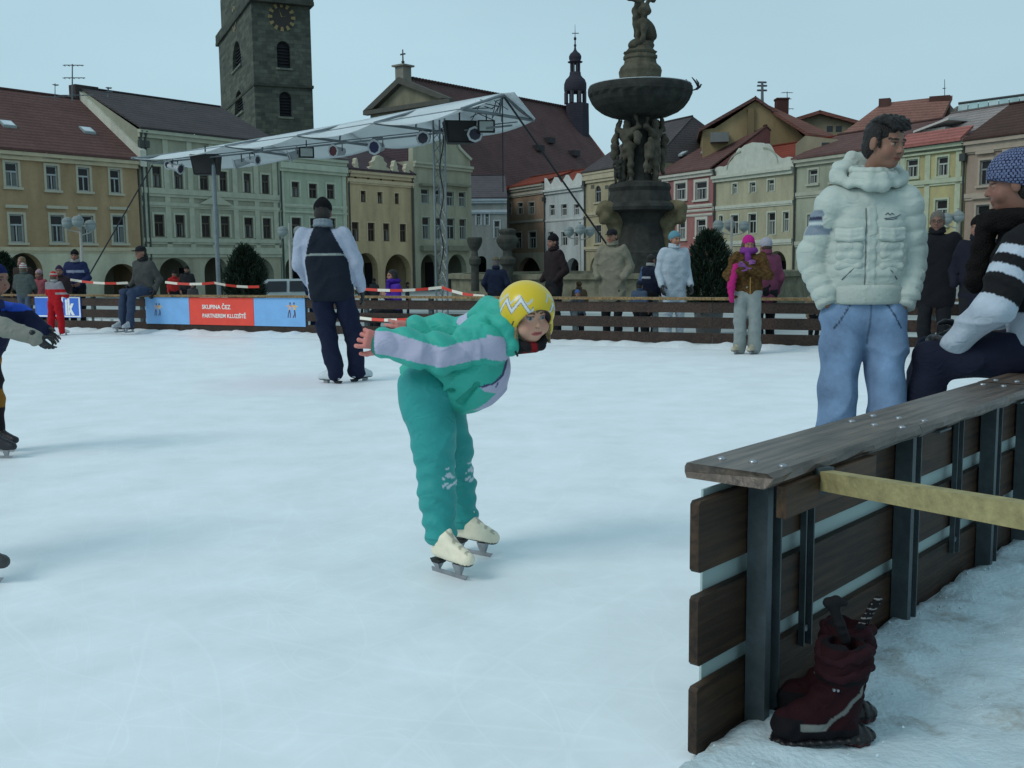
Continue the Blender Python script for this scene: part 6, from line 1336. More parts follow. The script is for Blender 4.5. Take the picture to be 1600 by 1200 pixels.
# ---- 1. the child in turquoise
def girl():
    Zn, Zf = 3.9, 4.14; J = dict(s=.70, f=V(.93, -.3, 0), r=nrm(V(-.3, -.93, 0)), hero=True, onice=True, shaft=.0)
    heelN, toeN = G(682, 893), G(721, 905); heelF, toeF = G(716, 861), G(768, 871); J['s'] = s_ = .78
    J['toeR'] = nrm(V(*(toeN - heelN)[:2], 0)); J['toeL'] = nrm(V(*(toeF - heelF)[:2], 0))
    J['anR'] = heelN + J['toeR'] * .045 + UP * .17 * s_; J['anL'] = heelF + J['toeL'] * .045 + UP * .17 * s_
    J['knR'] = P(681, 728, 3.93); J['knL'] = P(715, 728, 4.17); J['hipR'] = P(668, 606, 3.96); J['hipL'] = P(684, 606, 4.14); J['pel'] = P(672, 600, 4.04)
    J['shR'] = P(762, 540, 3.90); J['shL'] = P(742, 516, 4.18); J['elR'] = P(686, 553, 3.84); J['wrR'] = P(601, 537, 3.82); J['elL'] = P(700, 516, 4.24); J['wrL'] = P(646, 512, 4.26)
    J['chest'] = (J['shR'] + J['shL']) / 2; J['neck'] = P(793, 508, 4.0); J['head'] = P(824, 494, 3.93)
    yw = math.radians(27); J['hf'] = nrm(V(math.sin(yw), -math.cos(yw), -.12)); J['hu'] = nrm(UP + V(-.05, 0, 0)); J['base'] = (heelN + heelF) / 2; J['base'][2] = 0
    root = empty('person', J['base'], 'child skater in turquoise suit and yellow helmet leaning forward, arms stretched back', 'person')
    TQ = np.array(A(40, 152, 142, .70)); TQD = np.array(A(32, 128, 130, .78)); LV = np.array(A(138, 158, 186, .70))
    a, R, q, k = head_sdf(J, .90, True); hv = a.mesh(.0035); skin = A(160, 142, 126, .68)
    bd = SDF(.03); bd.cap(J['chest'], J['neck'], .06, .042); bd.cap(J['neck'], q(0, -.02, -.05), .042, .042); bd.cap(J['shR'], J['shL'], .04); bd.cap(J['chest'], J['pel'], .08, .08)
    for nm in 'RL': bd.chain([J['sh' + nm], J['el' + nm], J['wr' + nm]], [.034, .028, .022]); bd.chain([J['hip' + nm], J['kn' + nm], J['an' + nm]], [.055, .04, .03])
    dL = nrm(P(575, 531, 3.80) - J['wrR']); parts = [hv, bd.mesh(.018), hand_sdf(J['wrR'] + V(.012, 0, 0), dL, V(.15, 1, -.1), -UP, .92, 1.9, .2).mesh(.0028), hand_sdf(J['wrL'] + V(.01, 0, 0), nrm(V(-1, -.1, -.02)), V(0, 1, .2), -UP, .85, .5).mesh(.0035)]
    sk_hand = np.array(A(156, 112, 108, .7))
    def bc(v):
        c = face_col(v, J, R, k, skin, AP(120, 95, 60, .6), (.05, .07, .09), AP(165, 95, 100, .8)); m = v[:, 0] < J['shL'][0] - .05; c[m] = sk_hand; c[v[:, 2] < .5] = TQD * .6; return c
    sob('body', parts, m_skin, root, bc)
    # jacket
    a = SDF(.035); pc = P(741, 574, 4.0); a.cap(P(664, 597, 4.03), pc, .118, .152, flat=(J['r'], .95)); a.cap(P(690, 600, 4.03), P(728, 604, 4.02), .1, .115)
    a.cap(J['shR'] + V(-.01, .02, 0), J['shL'] + V(0, -.02, 0), .085); a.cap(J['chest'], J['neck'], .1, .07); a.cap(P(760, 520, 4.05), P(786, 508, 4.02), .075, .07)
    a.cap(J['shR'], J['elR'], .08, .072); a.cap(J['elR'], J['wrR'] + V(.012, 0, 0), .072, .062); a.cap(J['shL'], J['elL'], .07, .062); a.cap(J['elL'], J['wrL'] + V(.012, 0, 0), .062, .052)
    hp, hd_ = P(690, 622, 4.0), nrm(P(660, 640, 4.0) - P(735, 560, 4.0)); hd_ = nrm(V(-.78, 0, -.80)); 
    j2 = SDF(.035)
    def wr_folds(X, Y, Z):
        t = (X - J['wrR'][0]) / .4
        base = folds(.004, 26, 11)(X, Y, Z); arm = .0075 * (1 - 2 * np.abs(np.sin(X * 24 + 5 * Z + .8 * np.sin(Z * 30 + X * 9)))) * (X < J['shR'][0] - .02) + .003 * np.sin(X * 70 + 12 * Z + 1.5 * np.sin(Z * 40)) * (X < J['shR'][0] - .05); return base + arm + crease(.010, 13, 5, (1.3, .2, .5))(X, Y, Z)
    aP, aD = J['shR'], J['wrR']
    def jc(v):
        c = np.tile(TQ, (len(v), 1)); dR = np.minimum(segd(v, J['shR'], J['elR'])[0], segd(v, J['elR'], J['wrR'])[0]); 
        # lavender band along the outside of the near sleeve, curving down the chest
        px = lambda p: 800 + F * ((v - V(0, 0, CAMH)) @ np.array(RM)[:, 0]) / -((v - V(0, 0, CAMH)) @ np.array(RM)[:, 2]) if 0 else None
        s1, t1 = segd(v, J['wrR'], J['elR']); s2, t2 = segd(v, J['elR'], J['shR']); on1 = s1 < s2; zc = np.where(on1, J['wrR'][2] + (J['elR'][2] - J['wrR'][2]) * t1, J['elR'][2] + (J['shR'][2] - J['elR'][2]) * t2)
        h = v[:, 2] - zc; near_ = v[:, 1] < J['elR'][1] + .03
        hi = np.where(on1, .050 - .02 * t1, .030 + .012 * t2); lo = np.where(on1, -.036 - .008 * t1, -.044 + .01 * t2); arm = (np.minimum(s1, s2) < .1) & near_ & (h < hi) & (h > lo) & (v[:, 0] < J['shR'][0] + .0)
        c[arm] = LV
        ch = (v[:, 0] > J['shR'][0] - .0) & near_ & (np.abs(v[:, 2] - (J['shR'][2] + .0 - (v[:, 0] - J['shR'][0]) * .2)) < .047); c[ch] = LV
        # chest panel
        p1, p2, p3 = P(790, 553, 3.88), P(783, 585, 3.9), P(757, 612, 3.92); e = np.minimum(segd(v, p1, p2)[0], segd(v, p2, p3)[0]); pl = np.array([P(x_, y_, 3.88)[[0, 2]] for x_, y_ in ((760, 545), (792, 566), (785, 588), (771, 600), (750, 604), (757, 612), (775, 617), (760, 632), (738, 646), (850, 646), (850, 540))])
        X_, Z_ = v[:, 0], v[:, 2]; ins_ = np.zeros(len(v), bool); dmin = np.full(len(v), 9.)
        for i in range(len(pl)):
            (x1, z1), (x2, z2) = pl[i], pl[(i + 1) % len(pl)]; cr_ = ((z1 > Z_) != (z2 > Z_)) & (X_ < (x2 - x1) * (Z_ - z1) / (z2 - z1 + 1e-12) + x1); ins_ ^= cr_
            if 1 <= i <= 3: t_ = np.clip(((X_ - x1) * (x2 - x1) + (Z_ - z1) * (z2 - z1)) / ((x2 - x1) ** 2 + (z2 - z1) ** 2), 0, 1); dmin = np.minimum(dmin, np.hypot(X_ - x1 - t_ * (x2 - x1), Z_ - z1 - t_ * (z2 - z1)))
        m = ins_ & (v[:, 1] < 4.04); c[m] = LV
        m = (dmin < .0045) & (v[:, 1] < 4.02); c[m] = (.04, .04, .12)
        bk = (segd(v, P(732, 494, 4.14), P(775, 470, 4.1))[0] < .055) & (v[:, 1] > 4.02); c[bk] = LV * 1.05
        zp = segd(v, P(801, 556, 3.9), P(776, 606, 3.9))[0]; c[zp < .0055] = (.06, .06, .16)
        cuff = (v[:, 0] < J['wrR'][0] - .032) | ((v[:, 0] < J['wrL'][0] - .025) & (v[:, 1] > 4.05)); c[cuff] = TQ * .45
        return c
    # hem: cut the torso across with a tilted plane but keep the sleeves
    tor = SDF(.035); tor.pr = a.pr[:5]; [tor.cap(P(*a_), P(*b_), .008, .004, k=.012, neg=True) for a_, b_ in (((668, 590, 3.905), (705, 607, 3.90)), ((664, 604, 3.91), (690, 615, 3.905)), ((700, 572, 3.87), (735, 560, 3.86)), ((720, 628, 3.93), (745, 600, 3.87)))]; tor.plane(P(655, 618, 4.0), V(-.80, 0, -.60)); vt = tor.mesh(.0062, lambda X, Y, Z: crease(.022, 10, 3, (1, .2, .9))(X, Y, Z) + folds(.0045, 24, 11, (1, .3, 1.4))(X, Y, Z) + .007 * (1 - 2 * np.abs(np.sin((X * .8 + Z * 1.1) * 15 + 1.2 * np.sin(X * 14 - Z * 9)))) * np.clip((P(760, 560, 4)[0] - X) / .25, 0, 1))
    arms = SDF(.03); arms.pr = a.pr[5:] + [('c', J['chest'], J['shR'], .06, .078, None, None, None, False), ('c', J['chest'], J['shL'], .06, .07, None, None, None, False)]; va = arms.mesh(.0055, wr_folds)
    jo = sob('jacket', [vt, va], m_shiny, root, jc)
    # hood lying behind the neck and collar
    h = SDF(.02); h.chain([P(748, 494, 4.1), P(764, 484, 4.04), P(781, 490, 3.95), P(790, 512, 3.9), P(801, 540, 3.88)], [.045, .05, .05, .045, .028]); h.cap(P(762, 505, 4.0), P(795, 545, 3.89), .05, .03); h.cap(P(795, 512, 4.06), P(806, 545, 3.98), .035, .025); sob('hood', h.mesh(.006, folds(.003, 60, 2)), m_shiny, jo, TQ)
    z = MB(); z.col = (.02, .02, .02); z.path([P(805, 549, 3.86), P(808, 553, 3.86)], .004, 6); z.tube(P(807, 552, 3.86), P(809, 557, 3.86), .006, .004, 6); z.build('zip_pull', m_paint, jo)
    # trousers
    a = SDF(.03); a.cap(P(668, 605, 3.99), P(676, 605, 4.12), .112, .108); a.cap(P(665, 622, 3.96), P(678, 690, 3.94), .106, .088); a.cap(P(678, 690, 3.94), P(682, 760, 3.93), .086, .076); a.cap(P(682, 760, 3.93), P(689, 838, 3.91), .074, .066)
    a.cap(P(690, 625, 4.14), P(708, 700, 4.17), .10, .08); a.cap(P(708, 700, 4.17), P(716, 760, 4.19), .078, .072); a.cap(P(716, 760, 4.19), P(723, 812, 4.19), .07, .064)
    zN, zF = P(687, 847, 3.93)[2], P(718, 821, 4.21)[2]
    def tdisp(X, Y, Z):
        lowm = np.clip((.62 - Z) / .3, 0, 1); return folds(.003, 22, 8, (.8, .4, 1.6))(X, Y, Z) + crease(.012, 9, 9, (.5, .2, 1.2))(X, Y, Z) + .0045 * lowm * np.sin(Z * 95 + 3 * np.sin(X * 25)) + 100 * np.where(Y < 4.06, Z < zN, Z < zF)
    def tcol(v):
        c = np.tile(TQD, (len(v), 1)); c *= (1 - .25 * ((v[:, 2] < .2) & (np.abs(np.where(v[:, 1] < 4.06, v[:, 2] - zN, v[:, 2] - zF) - .03) < .002)))[:, None]
        for p, w_ in ((P(703, 748, 3.87), .035), (P(737, 742, 4.1), .035)):
            d = v - p; m = (np.abs(d[:, 0]) < w_ * .8) & (np.abs(d[:, 2]) < w_ * 1.2) & (d[:, 1] < .09) & (np.sin(d[:, 0] * 190 + 3 * np.sin(d[:, 2] * 120)) + np.sin(d[:, 2] * 170) > .35); c[m] = (.55, .62, .68)
        return c
    sob('trousers', a.mesh(.0062, tdisp), m_shiny, root, tcol)
    for nm in 'RL': skate(J, nm, root, A(170, 186, 172, .85), s_ * 1.02)
    # hair
    BL_ = AP(150, 140, 106, .8); a = SDF(.01); rr = np.random.RandomState(5)
    for i in range(15):
        x = -.06 + .12 * i / 14; a.cap(q(x, .062, .07), q(x * 1.08 + rr.randn() * .004, .096 - abs(x) * .42, .026 + rr.rand() * .018), .012 * k, .004 * k)
    for sd_, n_ in ((1, 10), (-1, 12)):
        for i in range(n_):
            y = .045 - .055 * i / n_; x = sd_ * (.066 + .012 * rr.rand()); a.chain([q(x * .92, y + .015, .05), q(x * 1.08, y, -.01), q(x * (1.06 + .14 * rr.rand()), y + .012 * rr.randn(), -.075 - .04 * rr.rand())], [.013 * k, .010 * k, .003 * k])
    sob('hair', a.mesh(.003, folds(.0012, 220, 3)), m_hair, root, lambda v: np.array(BL_) * (.75 + .35 * (np.sin(v[:, 0] * 400 + v[:, 1] * 300) > 0))[:, None])
    # helmet
    a = SDF(.012); hc = q(0, -.012, .03); rad = V(.120, .134, .122) * .90
    a.ell(hc, rad, R); 
    for x in (-1, 1): a.ell(q(x * .104, -.022, -.05), V(.024, .05, .056) * .9, R, .02)
    a.ell(q(0, .12, -.085), V(.106, .115, .128) * .9, R, .010, True); a.ell(q(0, 0, -.105), V(.085, .13, .105) * .9, R, .008, True); a.plane(q(0, 0, -.105), R @ V(0, 0, -1))
    YL = np.array((.70, .49, .016)); DK = np.array((.03, .03, .05))
    def hcol(v):
        L = (v - hc) @ R; c = np.tile(YL, (len(v), 1)); x, y, z_ = L.T
        e = np.sqrt((L[:, 0] / rad[0]) ** 2 + (L[:, 1] / rad[1]) ** 2 + (L[:, 2] / rad[2]) ** 2); 
        az = np.arctan2(x, y); 
        tri = np.abs(((az + 3.2) * 3.1) % 2 - 1); zz = .018 + .045 * (tri - .5) + .012 * np.sin(az * 2); dd = np.abs(z_ - zz); amp = (az > .25) & (az < 2.35) | (az < -.25) & (az > -2.35)
        c[(dd < .0125) & amp & (e > .96)] = np.array((.12, .14, .2)); c[(dd < .0085) & amp & (e > .96)] = (.62, .66, .68)
        tri2 = np.abs(((az + 3.75) * 3.1) % 2 - 1); zz2 = .05 + .03 * (tri2 - .5); d2 = np.abs(z_ - zz2); c[(d2 < .005) & amp & (e > .96) & (dd > .013)] = (.5, .55, .55)
        # small flag sticker and a round one near the brow
        for az0, z0, w1, h1, col in ((.42, -.008, .008, .006, (.45, .04, .03)), (.38, -.036, .0075, .0075, (.55, .55, .45))):
            m = (np.abs((az - az0) * .1) < w1) & (np.abs(z_ - z0) < h1); c[m] = col
        lowear = (np.abs(x) > .085) & (z_ < -.03); 
        for z0, y0 in ((-.085, -.005), (-.068, .016)): m = (np.abs(x) > .09) & ((z_ - z0) ** 2 + (y - y0) ** 2 < .0045 ** 2); c[m] = DK
        m = (e < .93) & ~lowear; c[m] = DK; m = lowear & (np.abs(x) < .088); c[m] = DK
        return c
    he = sob('helmet', a.mesh(.0027), m_plastic, root, hcol)
    st = SDF(.008); 
    for x in (-1, 1): st.chain([q(x * .088, -.01, -.055), q(x * .074, .028, -.098), q(x * .035, .062, -.122), q(0, .07, -.126)], [.012, .014, .018, .018])
    for x in (-1, 1): st.cap(q(x * .088, -.01, -.06), q(x * .07, -.05, -.1), .012, .018)
    st.cap(q(-.04, -.02, -.13), q(.04, -.02, -.13), .035)
    sob('chin_strap', st.mesh(.0032), m_cloth, he, lambda v: np.where((np.abs((v - q(.01, .08, -.13)) @ R[:, 0]) < .012)[:, None], np.array((.2, .01, .015)), np.array((.018, .016, .018))))
    return J
girl()
# ---- 2. man from behind
def man_back():
    b = on_ice(541, 598); J = pose(b, 1.86, math.radians(182), lean=(-.125, 0), anR=(.11, .1, .12), anL=(-.085, -.05, .12), knR=(.13, .07, .5), knL=(-.11, .03, .5), hip=(.095, 0, .93), sh=(.195, 0, 1.42), elR=(.265, 0, 1.14), wrR=(.27, .10, .9), elL=(-.27, 0, 1.14), wrL=(-.22, .2, .95), toeR=(.7, .9, 0), toeL=(-.9, .6, 0), hpitch=-.3)
    # lean: the template leans to his right as seen from behind
    J['onice'] = True; NV = np.array((.012, .016, .026)); LG = np.array(A(124, 150, 172, .72))
    def jc(v):
        c = np.tile(NV, (len(v), 1)); x, y, z = torso_local(v, J); x = x - .10 * z * 0
        xc = (v - J['pel']) @ J['r'] / J['s'] + (z * .125); ax = np.abs(xc); rag = .205 - np.clip((z - .20) / .36, 0, 1) ** 1.2 * .14; m = (ax > rag) ; c[m & (z > .0)] = LG; m2 = (ax > .215) & (z < .5); c[m2] = LG
        st = (np.abs(z - .285 + .25 * xc ** 2) < .009) & (ax < rag) & (y < 0); c[st] = np.array(AP(120, 140, 142)); c[(z > .545)] = np.array(AP(110, 125, 140)); return c
    J = build_person(J, 'man in black jacket with pale grey sleeves and black beanie, back turned', jc, (.010, .014, .036), SKD, ((.015, .012, .01), 0), ('beanie', (.01, .01, .012)), .011, .06, jr=(.145, .155), jk=.02, collar=(.2, .24, .27), gloves=(.012, .014, .018), shoes=(.55, .6, .62), tr=(.115, .095, .086), sleeve=(.082, .076, .06), tail=.035, fold_seed=2, jf=.007, tf=.009, flat=1.15, jmat=m_cloth)
man_back()
# ---- 3. young man in the white quilted jacket
def puffer_man():
    Y = 4.57; g = P(1333, 825, Y); b = V(g[0], g[1], 0); WH = np.array(A(140, 170, 170, .68)); JE = np.array(A(82, 116, 148, .78))
    J = pose(b, 1.79, math.radians(-6), lean=(-.02, 0), an=(.115, -.02, .10), kn=(.108, .04, .5), hip=(.085, 0, .93), sh=(.148, 0, 1.43), elR=(.225, -.04, 1.18), wrR=(.165, .04, .99), elL=(-.20, -.04, 1.17), wrL=(-.155, .04, .98), hyaw=-.62, hpitch=-.2, head=(-.04, .055, 1.66), hdR=(-.35, -.1, -1), hdL=(.35, -.1, -1))
    J['hero'] = True; J['onice'] = True; J['base'] = b; J['headk'] = .88
    patch = J['shR'] * .62 + J['elR'] * .38
    def jc(v):
        c = np.tile(WH, (len(v), 1)); x, y, z = torso_local(v, J)
        d = v - (patch + J['r'] * .045 + J['f'] * .035); pr = J['r'] * .35 + J['f'] * .93; tv = d @ nrm(np.cross(pr, UP)); hv = d @ UP
        m = (np.abs(d @ J['f']) < .035) & (np.abs(hv) < .055) & (x > .15) & (d @ (J['f'] + J['r']) > -.03); c[m] = np.array(AP(100, 122, 140)); m2 = m & (np.abs(hv - .018) < .008); c[m2] = (.02, .025, .06); m3 = m & (np.abs(hv + .003) < .006); c[m3] = (.5, .55, .55)
        return c
    def jn(v):
        c = np.tile(JE, (len(v), 1)); x, y, z = torso_local(v, J)
        for nm in 'RL':
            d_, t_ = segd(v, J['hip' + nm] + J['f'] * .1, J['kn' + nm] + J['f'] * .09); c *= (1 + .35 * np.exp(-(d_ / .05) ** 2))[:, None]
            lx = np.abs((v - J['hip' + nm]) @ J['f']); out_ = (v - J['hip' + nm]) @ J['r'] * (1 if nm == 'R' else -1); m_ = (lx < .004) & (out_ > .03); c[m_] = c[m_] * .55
        fly = (np.abs(x + .004) < .004) & (y > 0) & (z > -.14); c[fly] *= .5
        for sg in (-1, 1):
            pk = (np.abs((np.abs(x) - .075) * .9 + (z + .0) * .55 - .02) < .0035) & (y > 0) & (z > -.07) & (np.abs(x) > .05); c[pk] *= .5
        return c
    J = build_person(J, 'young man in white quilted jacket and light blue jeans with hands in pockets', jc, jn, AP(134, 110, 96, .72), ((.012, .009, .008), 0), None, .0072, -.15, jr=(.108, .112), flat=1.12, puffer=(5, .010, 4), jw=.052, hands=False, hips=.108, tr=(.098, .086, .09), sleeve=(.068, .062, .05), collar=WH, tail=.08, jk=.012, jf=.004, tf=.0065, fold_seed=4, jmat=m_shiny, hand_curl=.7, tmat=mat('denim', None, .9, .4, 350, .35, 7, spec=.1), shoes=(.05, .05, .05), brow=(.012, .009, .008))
    root, q, R, k, f, r, s_ = J['root'], J['hq'], J['R'], J['k'], J['f'], J['r'], J['s']
    # combed hair volume with sideburns
    a = SDF(.012); 
    for i in range(11): x = -.06 + .012 * i; a.chain([q(x * .9, -.03, .10), q(x, .02, .112), q(x * .95, .06, .10 + .006 * math.sin(i * 2)), q(x * .9, .08, .078 + .004 * math.cos(i * 3))], [.018 * k, .018 * k, .014 * k, .008 * k])
    for x in (-1, 1): a.cap(q(x * .074, .02, .05), q(x * .073, .03, -.012), .014 * k, .007 * k); pass
    sob('fringe', a.mesh(.0045, folds(.003, 170, 4)), m_hair, root, (.012, .009, .008))
    # hood lying on the shoulders
    h = SDF(.02); n_ = J['neck']
    H_ = lambda x, y, z: n_ + (r * x + f * y + UP * z) * s_
    h.chain([H_(.1, .06, -.01), H_(.135, -.01, .03), H_(.1, -.09, .06), H_(.03, -.12, .075), H_(-.05, -.12, .07), H_(-.11, -.08, .05), H_(-.13, .0, .02), H_(-.09, .07, -.01)], [.018, .034, .044, .048, .048, .042, .03, .018]); h.cap(H_(.09, -.07, .06), H_(.06, -.1, .12), .034, .026)
    h.cap(H_(.05, -.1, .10), H_(-.06, -.1, .09), .038, .034)
    h.chain([H_(.075, .06, 0), H_(.03, .11, -.02), H_(-.03, .11, -.02), H_(-.08, .055, 0)], [.022, .022, .022, .022]); h.chain([H_(.075, .06, .025), H_(.03, .1, .02), H_(-.03, .1, .02), H_(-.08, .055, .03)], [.02, .02, .02, .02])
    sob('hood', h.mesh(.0065, folds(.004, 45, 5)), m_shiny, J['jacket'], WH)
    # front placket, chest pockets with flaps, ribbed waistband and cuffs
    from mathutils.bvhtree import BVHTree
    jm = J['jacket'].data; w0 = wloc(J['jacket']); bvh = BVHTree.FromPolygons([v.co for v in jm.vertices], [tuple(p.vertices) for p in jm.polygons])
    def surf(x, z, out_=0):
        o_ = J['pel'] + (r * x + UP * z) * s_ + f * .4 - w0; h_ = bvh.ray_cast(Vector(o_), Vector(-f))
        return surf0(x, z, out_) if h_[0] is None else np.array(h_[0]) + w0 + f * (out_ - .010)
    def surf0(x, z, out_=0):      # point on the front of the torso
        return J['pel'] + (r * x + UP * z) * s_ + f * (math.sqrt(max(.0002, (.120) ** 2 - (max(0, abs(x) - .075) * 1.0) ** 2)) + out_) * s_
    jk_ = J['jacket']
    p = SDF(.008)
    zs_ = np.linspace(.09, .44, 11)
    for z0, z1 in zip(zs_[:-1], zs_[1:]): p.cap(surf(-.01, z0, .004), surf(-.01, z1, .004), .014, .014, flat=(f, 1.3)); p.cap(surf(.008, z0, .004), surf(.008, z1, .004), .013, .013, flat=(f, 1.3))
    sob('placket', p.mesh(.0055, folds(.002, 60, 1)), m_shiny, jk_, WH * .97)
    b = MB(); b.col = (.1, .11, .12); b.path([surf(.024, z, .012) for z in zs_], .0018, 5); b.build('zip', m_paint, jk_)
    for x0, x1 in ((.038, .135), (-.135, -.038)):
        p = SDF(.01)
        for zz in (.20, .24, .28): p.cap(surf(x0 + .014, zz, .002), surf(x1 - .014, zz, .002), .023, .023, flat=(f, 1.2))
        po = sob('chest_pocket', p.mesh(.0055, folds(.003, 50, 3)), m_shiny, jk_, WH * .98); p = SDF(.006); dz = -.012
        for zz in (.315, .333, .350): p.cap(surf(x0, zz, .012), surf((x0 + x1) / 2, zz - .006, .013), .0125); p.cap(surf((x0 + x1) / 2, zz - .006, .013), surf(x1, zz, .010), .0125)
        sob('pocket_flap', p.mesh(.005), m_shiny, po, WH * 1.03)
    for x0, x1 in ((.055, .115), (-.115, -.055)):
        b = MB(); b.col = (.08, .1, .11); b.path([surf(x1, .14, .011), surf((x0 + x1) / 2, .175, .011), surf(x0, .2, .011)] if x0 > 0 else [surf(x0, .14, .011), surf((x0 + x1) / 2, .175, .011), surf(x1, .2, .011)], .0024, 5); b.build('pocket_seam', m_paint, jk_)
    # waistband
    def rib(c0, axis, ra, rb, fx, fy, n, name, hgt):
        b = MB(); b.col = WH * .95; ax_ = nrm(axis); seg = n * 2; rings = []
        for h_, kk in ((0, .97), (.18, 1.0), (.82, 1.0), (1, .93)):
            ring = []
            for i in range(seg): t = 2 * math.pi * i / seg; m_ = kk * (1.0 if i % 2 else .965); ring.append(b.vert(c0 + ax_ * hgt * h_ + fx * math.cos(t) * ra * m_ + fy * math.sin(t) * rb * m_))
            rings.append(ring)
        for a_, c_ in zip(rings[:-1], rings[1:]):
            for i in range(seg): j = (i + 1) % seg; b.f.append([a_[i], a_[j], c_[j], c_[i]]); b.mi.append(0)
        b.f.append(rings[0][::-1]); b.mi.append(0); b.f.append(rings[-1]); b.mi.append(0); b.build(name, m_shiny, jk_, True)
    rib(J['pel'] + UP * .035 * s_, UP, .170 * s_, .122 * s_, r, f, 70, 'waistband', .085)
    for nm in 'RL':
        ax_ = nrm(J['el' + nm] - J['wr' + nm]); fx = nrm(np.cross(ax_, f)); fy = np.cross(ax_, fx); rib(J['wr' + nm] - ax_ * .012, ax_, .05, .05, fx, fy, 26, 'cuff', .065)
    fr_ = frame2((0, 0, 0), (-r[0], -r[1])); base = surf(-.125, .40, .03)
    b = MB(); b.col = (.08, .1, .13)
    def e3(x, z): return surf(-.085 - x, .40 + z, .012)
    for p_ in ([(-.03, .012), (-.02, .02), (-.012, .01), (-.004, .018), (.006, .012)], [(-.034, -.004), (-.01, -.002), (.02, .004), (.034, .012)], [(-.03, -.009), (0, -.008), (.02, -.002)]): b.path([e3(*t) for t in p_], .0018, 4)
    b.build('embroidery', m_paint, jk_)
puffer_man()
# ---- 4. seated person at the right edge
def seated_right():
    b = P(1630, 590, 4.46); b[2] = .705; J = pose(b, 1.80, math.radians(-112), hip=(.095, 0, .09), sh=(.185, .11, .545), elR=(.26, .08, .30), wrR=(.2, .30, .16), elL=(-.28, .22, .29), wrL=(-.14, .36, .12), kn=(.12, .44, .05), an=(.13, .52, -.36), hpitch=-.12, head=(0, .15, .79), hyaw=0)
    J['pel'] = b + UP * .10; J['neck'] = J['chest'] + UP * .06 + J['f'] * .03; J['hero'] = True; J['onice'] = True; BK = np.array((.012, .012, .014)); WT = np.array(A(136, 166, 184, .75))
    def jc(v):
        c = np.tile(BK, (len(v), 1)); s_ = J['s']
        for nm in 'RL':
            d1, t1 = segd(v, J['sh' + nm], J['el' + nm]); d2, t2 = segd(v, J['el' + nm], J['wr' + nm]); am = (np.minimum(d1, d2) < .1)
            m = am & (d1 <= d2) & (((t1 > .16) & (t1 < .30)) | ((t1 > .46) & (t1 < .60))); c[m & (d1 < .12)] = WT; m = am & (d1 <= d2) & (t1 > .92); c[m] = WT; m = am & (d2 < d1); c[m] = WT
        z = (v - J['pel']) @ UP; m = (z < .17); c[m] = WT * .95; return c
    J['hemplane'] = (b - UP * .0, -UP)
    J = build_person(J, 'person in crochet hat and black jacket sitting on the near bench rail', jc, (.012, .014, .03), SKD, ((.02, .015, .012), 0), None, .008, 0, jr=(.135, .145), flat=1.15, puffer=None, seat=True, tr=(.105, .085, .08), sleeve=(.085, .08, .062), gloves=(.02, .02, .024), collar=(.01, .01, .01), scarf=(.012, .010, .010), tail=.04, fold_seed=3, jf=.008, tf=.008, shoes=(.03, .03, .035))
    q, R, k = J['hq'], J['R'], J['k']; a = SDF(.01 * k); a.ell(q(0, -.02, .045), V(.098, .118, .105) * k, R); a.plane(q(0, 0, .0), R @ V(0, .35, -1)); hc = q(0, -.02, .045)
    def disp(X, Y, Z):
        x, y, z = X - hc[0], Y - hc[1], Z - hc[2]; az = np.arctan2(y, x); row = np.floor(z / .0125); return -.0035 * np.abs(np.sin(az * 18 + row * 1.57)) * np.abs(np.sin(math.pi * z / .0125)) ** .5
    def hcl(v):
        d = v - hc; az = np.arctan2(d[:, 1], d[:, 0]); z = d[:, 2]; row = np.floor(z / .0125); kk = np.abs(np.sin(az * 18 + row * 1.57)) * np.abs(np.sin(math.pi * z / .0125)) ** .5
        return np.where((kk < .38)[:, None], np.array(AP(34, 42, 66, .8)), np.array(AP(104, 126, 168, .9)))
    sob('crochet_hat', a.mesh(.0038, disp), m_knit, J['root'], hcl)
seated_right()
# ---- everyone else: name, where, size, turn, clothes
R_ = math.radians
def quick(px, Y, H, yaw, label, jacket, trousers, hat=None, hair=None, z=None, ice=False, head_at=None, **kw):
    ov = kw.pop('pose', {}); b = gp(px, Y, z)
    if head_at is not None:      # feet so that the top of the head is at this picture row, ground as it is
        top = P(px, head_at, Y)[2]; H = (top - b[2]) / 1.03
    sit = kw.pop('sit', False)
    if sit:
        H = sit; top = P(px, head_at, Y)[2]; b[2] = top - .93 * H / 1.75; ov = dict(hip=(.09, 0, .08), sh=(.18, .03, .56), kn=(.1, .42, .06), an=(.1, .46, -.36), elR=(.25, .05, .32), elL=(-.25, .05, .32), wrR=(.1, .22, .4), wrL=(-.1, .22, .4), head=(0, .06, .77))
        J = pose(b, H, R_(yaw), **ov); J['pel'] = b + UP * .09; J['hemplane'] = (b, -UP); J['base'] = b; kw['seat'] = True
    else: J = pose(b, H, R_(yaw), **ov)
    J['onice'] = ice
    kw.setdefault('vox', .017); kw.setdefault('shoes', (.02, .02, .02) if not ice else (.5, .5, .5))
    return build_person(J, label, jacket, trousers, kw.pop('skin', SKD), hair, hat, **kw)
POC = dict(elR=(.29, -.05, 1.15), elL=(-.29, -.05, 1.15), wrR=(.21, .13, .97), wrL=(-.21, .13, .97))
dk = (.012, .013, .016); BH = ((.02, .015, .012), 0)
quick(866, 17.6, 1.8, -60, 'man in dark brown coat and black beanie looking left', AP(38, 34, 38, .8), dk, ('beanie', (.012, .012, .014)), BH, head_at=363, pose=POC, hem=.12, hands=False)
BEI = AP(110, 118, 108, .9)
